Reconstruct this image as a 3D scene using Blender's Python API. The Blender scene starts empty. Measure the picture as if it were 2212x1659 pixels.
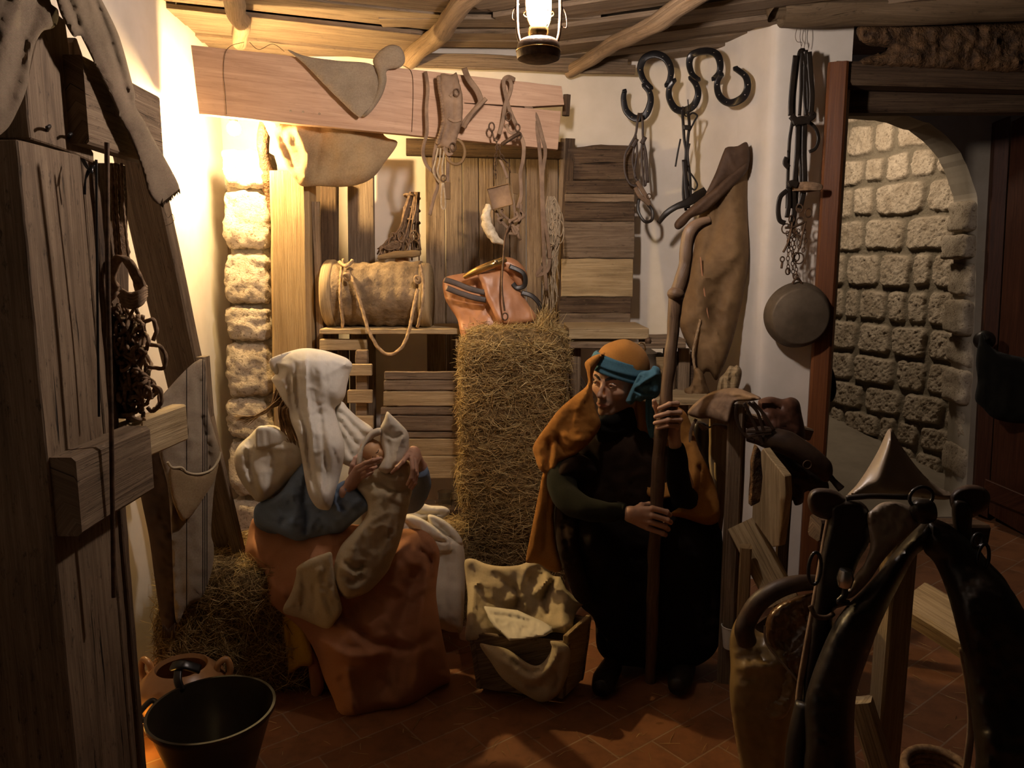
import bpy, bmesh, math, random
import numpy as np
from mathutils import Vector, Matrix, noise as mnoise
random.seed(7); RNG = np.random.default_rng(7)
SC = bpy.context.scene; COL = SC.collection
W, H, F = 2212., 1659., 1660.
TH = math.radians(8.8); CZ = 1.55
CT, ST = math.cos(TH), math.sin(TH)

def P(px, py, Y):
    """point of the place seen at photo pixel (px, py) lying Y metres in front of the camera"""
    u = (px - W/2)/F; v = (H/2 - py)/F
    k = Y/(CT + v*ST)
    return Vector((u*k, Y, CZ + (v*CT - ST)*k))
def PZ(px, py, z):
    u = (px - W/2)/F; v = (H/2 - py)/F
    k = (z - CZ)/(v*CT - ST)
    return Vector((u*k, (CT + v*ST)*k, z))
def Parr(px, py, Y):
    u = (px - W/2)/F; v = (H/2 - py)/F
    k = Y/(CT + v*ST)
    return np.stack([u*k, Y + 0*u, CZ + (v*CT - ST)*k], -1)

cam_d = bpy.data.cameras.new('camera'); cam = bpy.data.objects.new('camera', cam_d); COL.objects.link(cam)
cam.location = (0, 0, CZ); cam.rotation_euler = (math.pi/2 - TH, 0, 0)
cam_d.sensor_fit = 'HORIZONTAL'; cam_d.sensor_width = 36.; cam_d.lens = 36.*F/W
cam_d.clip_start = 0.05; SC.camera = cam

# ------------------------------------------------------------------ objects
ORG = {}
def thing(name, label, cat, loc, group=None):
    o = bpy.data.objects.new(name, None); COL.objects.link(o)
    o.empty_display_size = .05
    o.location = loc; o['label'] = label; o['category'] = cat
    if group: o['group'] = group
    ORG[o.name] = Vector(loc)
    return o
def tag(o, label, cat, group=None, kind=None):
    o['label'] = label; o['category'] = cat
    if group: o['group'] = group
    if kind: o['kind'] = kind
    return o
def mk(name, verts, faces, mat, parent=None, uv=None, smooth=True, luv=None, fmask=None):
    V = np.array([tuple(v) for v in verts], dtype=float) if not isinstance(verts, np.ndarray) else verts.astype(float)
    if parent is not None: org = ORG[parent.name]
    else:
        org = Vector(((V[:,0].min()+V[:,0].max())/2, (V[:,1].min()+V[:,1].max())/2, V[:,2].min()))
    V = V - np.array(org)
    me = bpy.data.meshes.new(name)
    me.from_pydata(V.tolist(), [], [list(map(int, f)) for f in faces])
    if mat is not None: me.materials.append(mat)
    ul = me.uv_layers.new(name='UVMap')
    nl = len(me.loops)
    if nl:
        if luv is not None: ul.data.foreach_set('uv', np.array(luv, dtype=np.float32).ravel())
        else:
            if uv is None: uv = V[:, [0, 2]] + V[:, [1, 1]]*.37
            vi = np.zeros(nl, dtype=np.int32); me.loops.foreach_get('vertex_index', vi)
            ul.data.foreach_set('uv', np.asarray(uv, dtype=np.float32)[vi].ravel())
    if fmask is not None:
        at = me.attributes.new('mask', 'FLOAT', 'POINT'); at.data.foreach_set('value', np.asarray(fmask, dtype=np.float32))
    me.polygons.foreach_set('use_smooth', [bool(smooth)]*len(me.polygons))
    me.validate(); me.update()
    o = bpy.data.objects.new(name, me); COL.objects.link(o)
    if parent is not None: o.parent = parent
    else: o.location = org
    ORG[o.name] = org
    return o
def autosmooth(o, ang=40):
    me = o.data
    bm = bmesh.new(); bm.from_mesh(me)
    bmesh.ops.recalc_face_normals(bm, faces=bm.faces)
    for e in bm.edges:
        e.smooth = len(e.link_faces) == 2 and e.calc_face_angle(0) < math.radians(ang)
    bm.to_mesh(me); bm.free(); return o
class MB:
    def __init__(s): s.v = []; s.f = []; s.uv = []; s.n = 0
    def add(s, v, f, uv=None):
        v = np.asarray([tuple(q) for q in v], dtype=float) if not isinstance(v, np.ndarray) else v
        if uv is None: uv = v[:, [0, 2]]
        s.v.append(v); s.uv.append(np.asarray(uv, dtype=float))
        s.f += [[i + s.n for i in q] for q in f]; s.n += len(v)
        return s
    def build(s, name, mat, parent=None, smooth=True, ang=None):
        o = mk(name, np.concatenate(s.v), s.f, mat, parent, uv=np.concatenate(s.uv), smooth=smooth)
        if ang: autosmooth(o, ang)
        return o

def cr(pts, n=8, closed=False):
    """Catmull-Rom resample"""
    p = [np.array(tuple(q), dtype=float) for q in pts]
    if len(p) < 3 and not closed:
        return np.array([p[0] + (p[1]-p[0])*t for t in np.linspace(0, 1, n+1)])
    m = len(p); out = []
    rng = range(m) if closed else range(m-1)
    for i in rng:
        if closed: a, b, c, d = p[i-1], p[i], p[(i+1) % m], p[(i+2) % m]
        else: a = p[max(i-1, 0)]; b = p[i]; c = p[i+1]; d = p[min(i+2, m-1)]
        for k in range(n):
            t = k/n
            out.append(.5*((2*b) + (c-a)*t + (2*a-5*b+4*c-d)*t*t + (3*b-a-3*c+d)*t**3))
    if not closed: out.append(p[-1])
    return np.array(out)
def nz(p, s=1., seed=0.):
    return mnoise.noise(Vector((p[0]*s + seed*13.7, p[1]*s + seed*7.1, p[2]*s - seed*5.3)))

def sweep(pts, w, t=None, N=None, seg=10, n=6, spline=True, closed=False, caps=True, jit=0., seed=0., js=8., twist=0.):
    """tube (t None) or strap / bar of width w and thickness t whose flat face looks along N"""
    pts = [tuple(q) for q in pts]
    path = cr(pts, n, closed) if spline else np.array(pts, dtype=float)
    m = len(path)
    def rad(a):
        if np.isscalar(a): return np.full(m, float(a))
        a = np.array(a, dtype=float); return np.interp(np.linspace(0, 1, m), np.linspace(0, 1, len(a)), a)
    w = rad(w); tt = w if t is None else rad(t)
    T = np.gradient(path, axis=0)
    if closed: T = np.roll(path, -1, 0) - np.roll(path, 1, 0)
    T /= np.maximum(np.linalg.norm(T, axis=1, keepdims=True), 1e-9)
    V = []; UV = []; L = 0; prev = None
    if N is not None: Nn = [np.array(tuple(N), dtype=float)]*m if np.ndim(N[0]) == 0 else list(cr(N, max(1, (m-1)//(len(N)-1)))[:m])
    for i in range(m):
        tg = T[i]
        if N is not None:
            nn = Nn[min(i, len(Nn)-1)]; s = np.cross(tg, nn)
            if np.linalg.norm(s) < 1e-3: s = prev if prev is not None else np.cross(tg, [.3, .2, .9])
        else:
            if prev is None:
                a = np.array([0, 0, 1.]) if abs(tg[2]) < .9 else np.array([1., 0, 0]); s = np.cross(tg, a)
            else: s = prev - tg*np.dot(prev, tg)
        s = s/max(np.linalg.norm(s), 1e-9)
        if prev is not None and np.dot(s, prev) < 0 and N is not None: s = -s
        prev = s; u = np.cross(s, tg)
        if i: L += np.linalg.norm(path[i]-path[i-1])
        for k in range(seg):
            a = 2*math.pi*k/seg + twist*i
            if t is None:
                c, q = math.cos(a)*w[i], math.sin(a)*w[i]
            else:
                ca, sa = math.cos(a), math.sin(a)
                c = math.copysign(abs(ca)**.45, ca)*w[i]/2; q = math.copysign(abs(sa)**.45, sa)*tt[i]/2
            p = path[i] + s*c + u*q
            if jit:
                j = nz(p, js, seed)*jit; p = p + (s*c+u*q)/max(1e-6, np.linalg.norm(s*c+u*q))*j
            V.append(p); UV.append((L, k/seg*2*math.pi*max(w[i], tt[i])*(1 if t is None else .5)))
    Fc = []
    for i in range(m if closed else m-1):
        for k in range(seg):
            a = i*seg+k; b = i*seg+(k+1) % seg; j = ((i+1) % m)*seg
            Fc.append([a, b, j+(k+1) % seg, j+k])
    if caps and not closed:
        Fc.append(list(range(seg))[::-1]); Fc.append([(m-1)*seg+k for k in range(seg)])
    return np.array(V), Fc, np.array(UV)
def tube(name, pts, r, mat, parent=None, **k):
    v, f, uv = sweep(pts, r, **k); o = mk(name, v, f, mat, parent, uv=uv)
    return autosmooth(o, 50)

def beam(p0, p1, w, t, face=(0, -1, 0), wane=0., seed=0., bend=0., ns=14, bev=.12, taper=1.):
    """sawn board from p0 to p1, broad side (w) facing along `face`, thickness t; slightly uneven edges"""
    p0 = np.array(tuple(p0)); p1 = np.array(tuple(p1)); L = np.linalg.norm(p1-p0); T = (p1-p0)/L
    fn = np.array(tuple(face), dtype=float); fn -= T*np.dot(fn, T); fn /= np.linalg.norm(fn); s = np.cross(T, fn)
    V = []; UV = []; b = min(w, t)*bev
    for i in range(ns+1):
        k = i/ns; c = p0 + T*L*k + s*bend*math.sin(math.pi*k)
        wl = w/2*(1+(taper-1)*k) ; wr = wl
        if wane:
            wl += wane*nz((k*L*4, 0, 1), 1, seed+1); wr += wane*nz((k*L*4, 0, 5), 1, seed+2)
        h = t/2
        cs = [(-wl+b, h), (-wl, h-b), (-wl, -h+b), (-wl+b, -h), (wr-b, -h), (wr, -h+b), (wr, h-b), (wr-b, h)]
        acc = 0; pr = None
        for (x, y) in cs:
            if pr: acc += math.hypot(x-pr[0], y-pr[1])
            pr = (x, y)
            V.append(c + s*x + fn*y); UV.append((L*k + seed*3.1, acc + seed*1.7))
    Fc = []; n = 8
    for i in range(ns):
        for k in range(n):
            a = i*n+k; bb = i*n+(k+1) % n
            Fc.append([a, a+n, bb+n, bb])
    Fc.append(list(range(n))); Fc.append([ns*n+k for k in range(n)][::-1])
    return np.array(V), Fc, np.array(UV)
def board(name, p0, p1, w, t, mat, parent=None, **k):
    v, f, uv = beam(p0, p1, w, t, **k)
    o = mk(name, v, f, mat, parent, uv=uv); autosmooth(o, 35)
    return o

def slab(pts, thick, d=(0, 1, 0), rag=0., seed=0., udir=None, cut=.04, bev=0.):
    """flat piece: outline of 3-D points pushed back along d by thick; edges ragged by rag"""
    p = [np.array(tuple(q), dtype=float) for q in pts]; out = []
    for i in range(len(p)):
        a, b = p[i], p[(i+1) % len(p)]; L = np.linalg.norm(b-a); n = max(1, int(L/cut)) if rag else 1
        nr = np.cross(b-a, np.array(d, dtype=float)); nr /= max(np.linalg.norm(nr), 1e-9)
        for k in range(n):
            q = a + (b-a)*k/n
            if rag and k: q = q + nr*rag*(nz(q*1.0, 14, seed)+.6*nz(q, 45, seed+3))
            out.append(q)
    m = len(out); d = np.array(d, dtype=float); d = d/np.linalg.norm(d)*thick
    V = np.array(out + [q + d for q in out])
    ud = np.array(udir, dtype=float) if udir is not None else (p[1]-p[0]); ud = ud/np.linalg.norm(ud)
    vd = np.cross(ud, d); vd = vd/np.linalg.norm(vd)
    uv = np.stack([V @ ud + seed*2.3, V @ vd + (V @ (d/thick))*1.0], -1)
    Fc = [list(range(m)), [m+k for k in range(m)][::-1]] + [[i, i+m, (i+1) % m + m, (i+1) % m] for i in range(m)]
    return V, Fc, uv
def slabo(name, pts, thick, mat, parent=None, bev=.003, **k):
    v, f, uv = slab(pts, thick, **k); o = mk(name, v, f, mat, parent, uv=uv, smooth=False)
    bm = bmesh.new(); bm.from_mesh(o.data); bmesh.ops.recalc_face_normals(bm, faces=bm.faces)
    if bev:
        es = [e for e in bm.edges if len(e.link_faces) == 2 and e.calc_face_angle(0) > .7]
        try: bmesh.ops.bevel(bm, geom=es, offset=bev, segments=1, affect='EDGES', clamp_overlap=True)
        except Exception: pass
    bm.to_mesh(o.data); bm.free()
    return o
def boxv(c, s, rz=0., rx=0.):
    M = Matrix.Rotation(rz, 3, 'Z') @ Matrix.Rotation(rx, 3, 'X')
    V = []
    for z in (-1, 1):
        for x, y in ((-1, -1), (1, -1), (1, 1), (-1, 1)):
            V.append(tuple(Vector(c) + M @ Vector((x*s[0]/2, y*s[1]/2, z*s[2]/2))))
    Fc = [[0, 3, 2, 1], [4, 5, 6, 7], [0, 1, 5, 4], [1, 2, 6, 5], [2, 3, 7, 6], [3, 0, 4, 7]]
    return np.array(V), Fc

def lathe(prof, c, seg=36, axis=(0, 0, 1), jit=0., seed=0., closed=False):
    """profile of (r, h) turned round the axis at c"""
    ax = Vector(axis).normalized(); R = Vector((0, 0, 1)).rotation_difference(ax).to_matrix(); c = Vector(c)
    V = []; UV = []; L = 0
    for i, (r, h) in enumerate(prof):
        if i: L += math.hypot(r-prof[i-1][0], h-prof[i-1][1])
        for k in range(seg):
            a = 2*math.pi*k/seg; rr = r
            if jit: rr += jit*nz((math.cos(a), math.sin(a), h*4), 1.3, seed)
            V.append(tuple(c + R @ Vector((rr*math.cos(a), rr*math.sin(a), h)))); UV.append((a*max(r, .02), L))
    m = len(prof); Fc = []
    for i in range(m if closed else m-1):
        for k in range(seg):
            j = (i+1) % m
            Fc.append([i*seg+k, i*seg+(k+1) % seg, j*seg+(k+1) % seg, j*seg+k])
    if not closed:
        if prof[0][0] > 1e-4: Fc.append(list(range(seg))[::-1])
        if prof[-1][0] > 1e-4: Fc.append([(m-1)*seg+k for k in range(seg)])
    return np.array(V), Fc, np.array(UV)
def latheo(name, prof, c, mat, parent=None, **k):
    v, f, uv = lathe(prof, c, **k); return autosmooth(mk(name, v, f, mat, parent, uv=uv), 50)
def ring(c, R, r, N=(0, -1, 0), seg=20, sx=1., sy=1., rot=0.):
    N = Vector(N).normalized(); a = Vector((0, 0, 1)) if abs(N.z) < .9 else Vector((1, 0, 0))
    X = a.cross(N).normalized(); Z = N.cross(X); c = Vector(c); pts = []
    for k in range(seg):
        t = 2*math.pi*k/seg; x = math.cos(t)*R*sx; z = math.sin(t)*R*sy
        pts.append(c + X*(x*math.cos(rot)-z*math.sin(rot)) + Z*(x*math.sin(rot)+z*math.cos(rot)))
    return sweep(pts, r, seg=8, spline=False, closed=True)
def chain(mb, pts, link=.016, r=.0022):
    path = cr(pts, 12); d = np.r_[0, np.cumsum(np.linalg.norm(np.diff(path, axis=0), axis=1))]
    n = max(2, int(d[-1]/(link*1.35)))
    for i in range(n):
        s = (i+.5)/n*d[-1]; q = np.array([np.interp(s, d, path[:, j]) for j in range(3)])
        q2 = np.array([np.interp(min(s+.004, d[-1]), d, path[:, j]) for j in range(3)])
        T = Vector(q2-q); T = T.normalized() if T.length > 1e-9 else Vector((0, 0, 1))
        side = T.cross(Vector((0, -1, .01))).normalized(); N = side if i % 2 else T.cross(side)
        N = (N + Vector((random.uniform(-.3, .3),)*3)).normalized()
        up = T; X = up.cross(N).normalized(); pts2 = []
        for k in range(12):
            a = 2*math.pi*k/12
            pts2.append(Vector(q) + X*math.cos(a)*link*.5 + up*math.sin(a)*link*.85)
        v, f, uv = sweep(pts2, r, seg=6, spline=False, closed=True); mb.add(v, f, uv)
def rope(pts, r, n=8, seg=12, strands=3, pitch=9.):
    """twisted rope"""
    path = cr(pts, n); m = len(path); d = np.r_[0, np.cumsum(np.linalg.norm(np.diff(path, axis=0), axis=1))]
    k = max(m, int(d[-1]/(r*1.1))); s = np.linspace(0, d[-1], k)
    path = np.stack([np.interp(s, d, path[:, j]) for j in range(3)], -1)
    v, f, uv = sweep(path, r, seg=seg, spline=False)
    a = np.tile(np.arange(seg), k)/seg*2*math.pi; ss = np.repeat(s, seg)
    c = np.repeat(path, seg, 0)
    off = 1 + .2*np.cos(strands*(a + ss/(r*pitch)*2*math.pi/ strands*1.5))
    return c + (v-c)*off[:, None], f, uv

# ------------------------------------------------------------------ shaped solids from outlines (each has its own distance, size and thickness)
def _seg_dist(X, Y, poly, closed=True):
    A = np.array(poly, dtype=float); B = np.roll(A, -1, 0)
    if not closed: A = A[:-1]; B = B[:-1]
    best = np.full(X.shape, 1e18); bx = np.zeros(X.shape); by = np.zeros(X.shape); bt = np.zeros(X.shape)
    for i, (a, b) in enumerate(zip(A, B)):
        d = b-a; L2 = max(d @ d, 1e-12)
        t = np.clip(((X-a[0])*d[0]+(Y-a[1])*d[1])/L2, 0, 1); qx = a[0]+t*d[0]; qy = a[1]+t*d[1]
        D = (X-qx)**2+(Y-qy)**2; m = D < best
        best = np.where(m, D, best); bx = np.where(m, qx, bx); by = np.where(m, qy, by); bt = np.where(m, (i+t)/len(A), bt)
    return np.sqrt(best), bx, by, bt
def _inside(X, Y, poly):
    A = np.array(poly, dtype=float); B = np.roll(A, -1, 0); c = np.zeros(X.shape, bool)
    for a, b in zip(A, B):
        if a[1] == b[1]: continue
        m = ((a[1] > Y) != (b[1] > Y)) & (X < (b[0]-a[0])*(Y-a[1])/(b[1]-a[1])+a[0]); c ^= m
    return c
def fbm(X, Y, s, seed=0, oct=3):
    rs = np.random.default_rng(int(seed*10)+11); out = np.zeros(X.shape); amp = 1.
    for o in range(oct):
        for _ in range(5):
            an = rs.uniform(0, 2*math.pi); ph = rs.uniform(0, 6.28); fr = s*rs.uniform(.6, 1.4)
            out += amp*np.sin((X*math.cos(an)+Y*math.sin(an))*fr*2*math.pi + ph + 1.3*np.sin((X*math.sin(an)-Y*math.cos(an))*fr*3.1+ph*2))
        s *= 2.1; amp *= .5
    return out/5
def dplane(ctrl):
    """depth field through (px, py, Y) control points: inverse-distance blend"""
    if callable(ctrl): return ctrl
    if np.isscalar(ctrl): return lambda X, Y: np.full(X.shape, float(ctrl))
    C = np.array(ctrl, dtype=float)
    if len(C) == 3 and abs((C[1,0]-C[0,0])*(C[2,1]-C[0,1])-(C[2,0]-C[0,0])*(C[1,1]-C[0,1])) > .35*max(np.ptp(C[:,0]),np.ptp(C[:,1]))**2:
        A = np.c_[C[:, :2], np.ones(3)]; k = np.linalg.solve(A, C[:, 2])
        return lambda X, Y: k[0]*X+k[1]*Y+k[2]
    def f(X, Y):
        w = 0; s = 0
        for c in C:
            q = 1./(((X-c[0])**2+(Y-c[1])**2+900.)**1.25); w = w+q; s = s+q*c[2]
        return s/w
    return f
def relief(outline, depth, front=.05, back=None, R=None, folds=(), wr=0., wrs=.01, step=6., shell=None, sharp=False, seed=0, rag=0., n=5, gp=.5, crump=1.):
    """closed solid with the given outline; bulges `front` metres towards the camera side and `back` away.
    folds: (polyline, height_m, width_px).  shell=t makes a thin sheet of thickness t instead of a filled body."""
    poly = np.array(outline, dtype=float) if sharp else cr(outline, n, closed=True)
    if sharp or rag:
        q = []
        for i in range(len(poly)):
            a, b = poly[i], poly[(i+1) % len(poly)]; k = max(1, int(np.hypot(*(b-a))/(step*.8)))
            q += [a+(b-a)*j/k for j in range(k)]
        poly = np.array(q)
        if rag: poly = poly + RNG.normal(0, rag, poly.shape)
    x0, y0 = poly.min(0)-step; x1, y1 = poly.max(0)+step
    gx = np.arange(x0, x1+step, step); gy = np.arange(y0, y1+step, step)
    X, Y = np.meshgrid(gx, gy); ins = _inside(X, Y, poly); D, bx, by, _ = _seg_dist(X, Y, poly)
    snap = (~ins) | (D < step*.3)
    VX = np.where(snap, bx, X); VY = np.where(snap, by, Y); D = np.where(snap, 0, D)
    ny, nx = X.shape; cx = (X[:-1, :-1]+X[1:, 1:])/2; cy = (Y[:-1, :-1]+Y[1:, 1:])/2
    near = ins[:-1, :-1] | ins[1:, :-1] | ins[:-1, 1:] | ins[1:, 1:]
    cells = np.argwhere(near)
    Yc = dplane(depth)(VX, VY)
    if R is None: R = max(D.max()*.999, 1.)
    t = np.clip(D/R, 0, 1); g = (1-(1-t)**2)**gp
    Fo = front*g; edge = np.clip(D/(step*3), 0, 1)
    for fd in folds:
        pl, amp, wd = fd[:3]
        fd_, _, _, bt = _seg_dist(VX, VY, cr([tuple(p)+(0,) if False else p for p in pl], 6) if len(pl) > 2 else pl, closed=False)
        tp = np.clip(np.minimum(bt, 1-bt)*6+.25, 0, 1)
        Fo = Fo + amp*np.exp(-(fd_/wd)**2)*edge*tp
    if wr:
        nn_ = fbm(VX, VY, wrs, seed); r1 = fbm(VX, VY, wrs*1.1, seed+2, 2); r2 = fbm(VX, VY, wrs*2.3, seed+5, 2)
        Fo = Fo + wr*(.8*nn_ + crump*(np.clip(1-np.abs(r1)*3.2, 0, 1)**2*1.5 - np.clip(1-np.abs(r2)*3., 0, 1)**2*.9))*(edge if shell is None else 1)
    if shell is not None: Bo = -Fo + shell
    else: Bo = (front*.6 if back is None else back)*g
    pf = Parr(VX, VY, Yc-Fo); pb = Parr(VX, VY, Yc+Bo)
    uvx = VX*2.8/F; uvy = VY*2.8/F
    used = {}; V = []; UV = []; Fc = []
    def idx(j, i, side):
        share = snap[j, i] and shell is None
        key = (round(VX[j, i], 2), round(VY[j, i], 2), 0 if share else side)
        if key not in used:
            used[key] = len(V); V.append(pf[j, i] if (side == 0 or share) else pb[j, i]); UV.append((uvx[j, i], uvy[j, i]))
        return used[key]
    ed = {}
    for j, i in cells:
        for side in (0, 1):
            q = [idx(j, i, side), idx(j+1, i, side), idx(j+1, i+1, side), idx(j, i+1, side)]
            if side: q = q[::-1]
            r = []
            for a in q:
                if a not in r: r.append(a)
            if len(r) >= 3:
                Fc.append(r)
                if side == 0 and shell is not None:
                    for a, b in zip(r, r[1:]+r[:1]): ed[(a, b)] = 1
    if shell is not None:
        # stitch rim
        inv = {v: k for k, v in used.items()}
        for (a, b) in list(ed):
            if (b, a) not in ed:
                ka, kb = inv[a], inv[b]
                A = used.get((ka[0], ka[1], 1)); B = used.get((kb[0], kb[1], 1))
                if A is not None and B is not None: Fc.append([b, a, A, B])
    return np.array(V), Fc, np.array(UV)
def reliefo(name, outline, depth, mat, parent=None, sub=0, ang=70, **k):
    v, f, uv = relief(outline, depth, **k); o = mk(name, v, f, mat, parent, uv=uv); autosmooth(o, ang)
    return o

def sheet(grid, n=6, t=.004, wr=0., wrs=6., seed=0, uvs=1.):
    """cloth through a grid (rows of 3-D control points)"""
    G = [cr(r, n) for r in grid]; G = np.array(G); G = np.array([cr(G[:, j], n) for j in range(G.shape[1])]).transpose(1, 0, 2)
    a, b, _ = G.shape
    du = np.gradient(G, axis=1); dv = np.gradient(G, axis=0); Nn = np.cross(du, dv); Nn /= np.maximum(np.linalg.norm(Nn, axis=2, keepdims=True), 1e-9)
    if wr:
        for i in range(a):
            for j in range(b): G[i, j] += Nn[i, j]*wr*(nz(G[i, j], wrs, seed)+.5*nz(G[i, j], wrs*2.3, seed+4))
    u = np.cumsum(np.linalg.norm(du, axis=2), axis=1); vv = np.cumsum(np.linalg.norm(dv, axis=2), axis=0)
    B = G - Nn*t; V = np.concatenate([G.reshape(-1, 3), B.reshape(-1, 3)]); UV = np.stack([u.ravel(), vv.ravel()], -1); UV = np.concatenate([UV, UV])
    Fc = []; o = a*b
    for i in range(a-1):
        for j in range(b-1):
            q = [i*b+j, i*b+j+1, (i+1)*b+j+1, (i+1)*b+j]; Fc.append(q); Fc.append([k+o for k in q[::-1]])
    rim = [j for j in range(b)] + [i*b+b-1 for i in range(1, a)] + [(a-1)*b+j for j in range(b-2, -1, -1)] + [i*b for i in range(a-2, 0, -1)]
    for p, q in zip(rim, rim[1:]+rim[:1]): Fc.append([q, p, p+o, q+o])
    return V, Fc, UV

# ------------------------------------------------------------------ signed-distance sculpting
import openvdb
def s_cap(a, b, r1, r2):
    a = np.array(tuple(a)); b = np.array(tuple(b))
    def f(p):
        d = b-a; t = np.clip(((p-a) @ d)/max(d @ d, 1e-12), 0, 1)
        return np.linalg.norm(p-a-t[..., None]*d, axis=-1)-(r1+(r2-r1)*t)
    f.bb = (np.minimum(a-r1, b-r2), np.maximum(a+r1, b+r2)); return f
def s_ell(c, r, R=None):
    c = np.array(tuple(c)); r = np.array(r, dtype=float)
    M = np.eye(3) if R is None else np.array(R)
    def f(p):
        q = (p-c) @ M
        k0 = np.linalg.norm(q/r, axis=-1); k1 = np.linalg.norm(q/(r*r), axis=-1)
        return k0*(k0-1)/np.maximum(k1, 1e-9)
    m_ = r.max(); f.bb = (c-m_ if R is not None else c-r, c+m_ if R is not None else c+r); return f
def smin(a, b, k):
    h = np.clip(.5+.5*(b-a)/k, 0, 1); return b*(1-h)+a*h-k*h*(1-h)
def sdf_eval(ops, lo, hi, vox):
    """ops: list of (kind, sdf, k); '+' union, '-' carve, 'n' add noise, 'i' intersect; each is only worked out near its own shape"""
    lo = np.array(lo, dtype=float); hi = np.array(hi, dtype=float); n = np.ceil((hi-lo)/vox).astype(int)+1
    ax = [lo[i]+np.arange(n[i])*vox for i in range(3)]; d = np.full(tuple(n), .05)
    for kind, f, k in ops:
        sl = [slice(0, n[i]) for i in range(3)]
        if hasattr(f, 'bb'):
            mg = k+3*vox+.002
            sl = [slice(max(0, int((f.bb[0][i]-mg-lo[i])/vox)), max(0, min(n[i], int((f.bb[1][i]+mg-lo[i])/vox)+2))) for i in range(3)]
            if any(q.stop <= q.start for q in sl): continue
        sl = tuple(sl); g = np.stack(np.meshgrid(*[ax[i][sl[i]] for i in range(3)], indexing='ij'), -1); s = f(g)
        if kind == '+': d[sl] = smin(d[sl], s, k) if k else np.minimum(d[sl], s)
        elif kind == '-': d[sl] = -smin(-d[sl], s, max(k, 1e-4))
        elif kind == 'n': d[sl] = d[sl]+s
        elif kind == 'i': d[sl] = np.maximum(d[sl], s)
    gr = openvdb.FloatGrid(1.); gr.copyFromArray(np.ascontiguousarray(d.astype(np.float32))); v, q = gr.convertToQuads(isovalue=0.)
    return v*vox+lo, q[:, ::-1]

# ------------------------------------------------------------------ loose straw
def straws(base, dirs, L, r, sag=.15):
    n = len(base); dirs = dirs/np.linalg.norm(dirs, axis=1, keepdims=True)
    a = np.cross(dirs, RNG.normal(size=(n, 3))); a /= np.linalg.norm(a, axis=1, keepdims=True); b = np.cross(dirs, a)
    L = L[:, None]; bend = a*L*RNG.uniform(-sag, sag, (n, 1))
    rings = []
    for t, w in ((-.5, .6), (0, 1.), (.5, .45)):
        c = base + dirs*L*t + bend*(1-4*t*t)
        for k in range(3):
            an = k*2*math.pi/3; rings.append(c + (a*math.cos(an)*1.3+b*math.sin(an)*.8)*(r[:, None]*w))
    V = np.stack(rings, 1).reshape(-1, 3)
    f = []
    for s in (0, 3):
        for k in range(3): f.append([s+k, s+(k+1) % 3, s+3+(k+1) % 3, s+3+k])
    f = np.array(f); Fc = (f[None]+9*np.arange(n)[:, None, None]).reshape(-1, 4)
    u = np.tile(np.repeat([0, .5, 1.], 3), n); rv = np.repeat(RNG.uniform(0, 1, n), 9)
    return V, Fc, np.stack([u, rv*7], -1)

# ------------------------------------------------------------------ materials
def nodes(name):
    m = bpy.data.materials.new(name); m.use_nodes = True; nt = m.node_tree; nt.nodes.clear()
    o = nt.nodes.new('ShaderNodeOutputMaterial'); b = nt.nodes.new('ShaderNodeBsdfPrincipled'); nt.links.new(b.outputs[0], o.inputs[0])
    return m, nt, b
def N_(nt, t, **k):
    n = nt.nodes.new(t)
    for a, b in k.items():
        if a.startswith('i_'): n.inputs[a[2:].replace('_', ' ')].default_value = b
        else: setattr(n, a, b)
    return n
def ramp(nt, stops, fac):
    r = nt.nodes.new('ShaderNodeValToRGB'); e = r.color_ramp.elements
    while len(e) < len(stops): e.new(.5)
    for x, (p, c) in zip(e, stops): x.position = p; x.color = (c[0], c[1], c[2], 1)
    nt.links.new(fac, r.inputs[0]); return r.outputs[0]
def coord(nt, kind='Object', scale=(1, 1, 1), rot=(0, 0, 0)):
    tc = nt.nodes.new('ShaderNodeTexCoord'); mp = nt.nodes.new('ShaderNodeMapping'); mp.inputs['Scale'].default_value = scale; mp.inputs['Rotation'].default_value = rot
    nt.links.new(tc.outputs[kind], mp.inputs[0]); return mp.outputs[0]
def noise(nt, vec, scale, detail=5, rough=.6, dist=0.):
    n = nt.nodes.new('ShaderNodeTexNoise'); n.inputs['Scale'].default_value = scale; n.inputs['Detail'].default_value = detail
    n.inputs['Roughness'].default_value = rough; n.inputs['Distortion'].default_value = dist; nt.links.new(vec, n.inputs['Vector']); return n.outputs[0]
def mixc(nt, a, b, fac, mode='MIX'):
    m = nt.nodes.new('ShaderNodeMix'); m.data_type = 'RGBA'; m.blend_type = mode
    for s, v in ((m.inputs[0], fac), (m.inputs[6], a), (m.inputs[7], b)):
        if hasattr(v, 'is_linked'): nt.links.new(v, s)
        elif isinstance(v, (int, float)): s.default_value = v
        else: s.default_value = (*v[:3], 1)
    return m.outputs[2]
def math_(nt, op, a, b=None, c=None):
    m = nt.nodes.new('ShaderNodeMath'); m.operation = op
    for s, v in zip(m.inputs, (a, b, c)):
        if v is None: continue
        if hasattr(v, 'is_linked'): nt.links.new(v, s)
        else: s.default_value = v
    return m.outputs[0]
def bump(nt, b, h, strength=.5, dist=.01):
    n = nt.nodes.new('ShaderNodeBump'); n.inputs['Strength'].default_value = strength; n.inputs['Distance'].default_value = dist
    nt.links.new(h, n.inputs['Height']); nt.links.new(n.outputs[0], b.inputs['Normal'])
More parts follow.
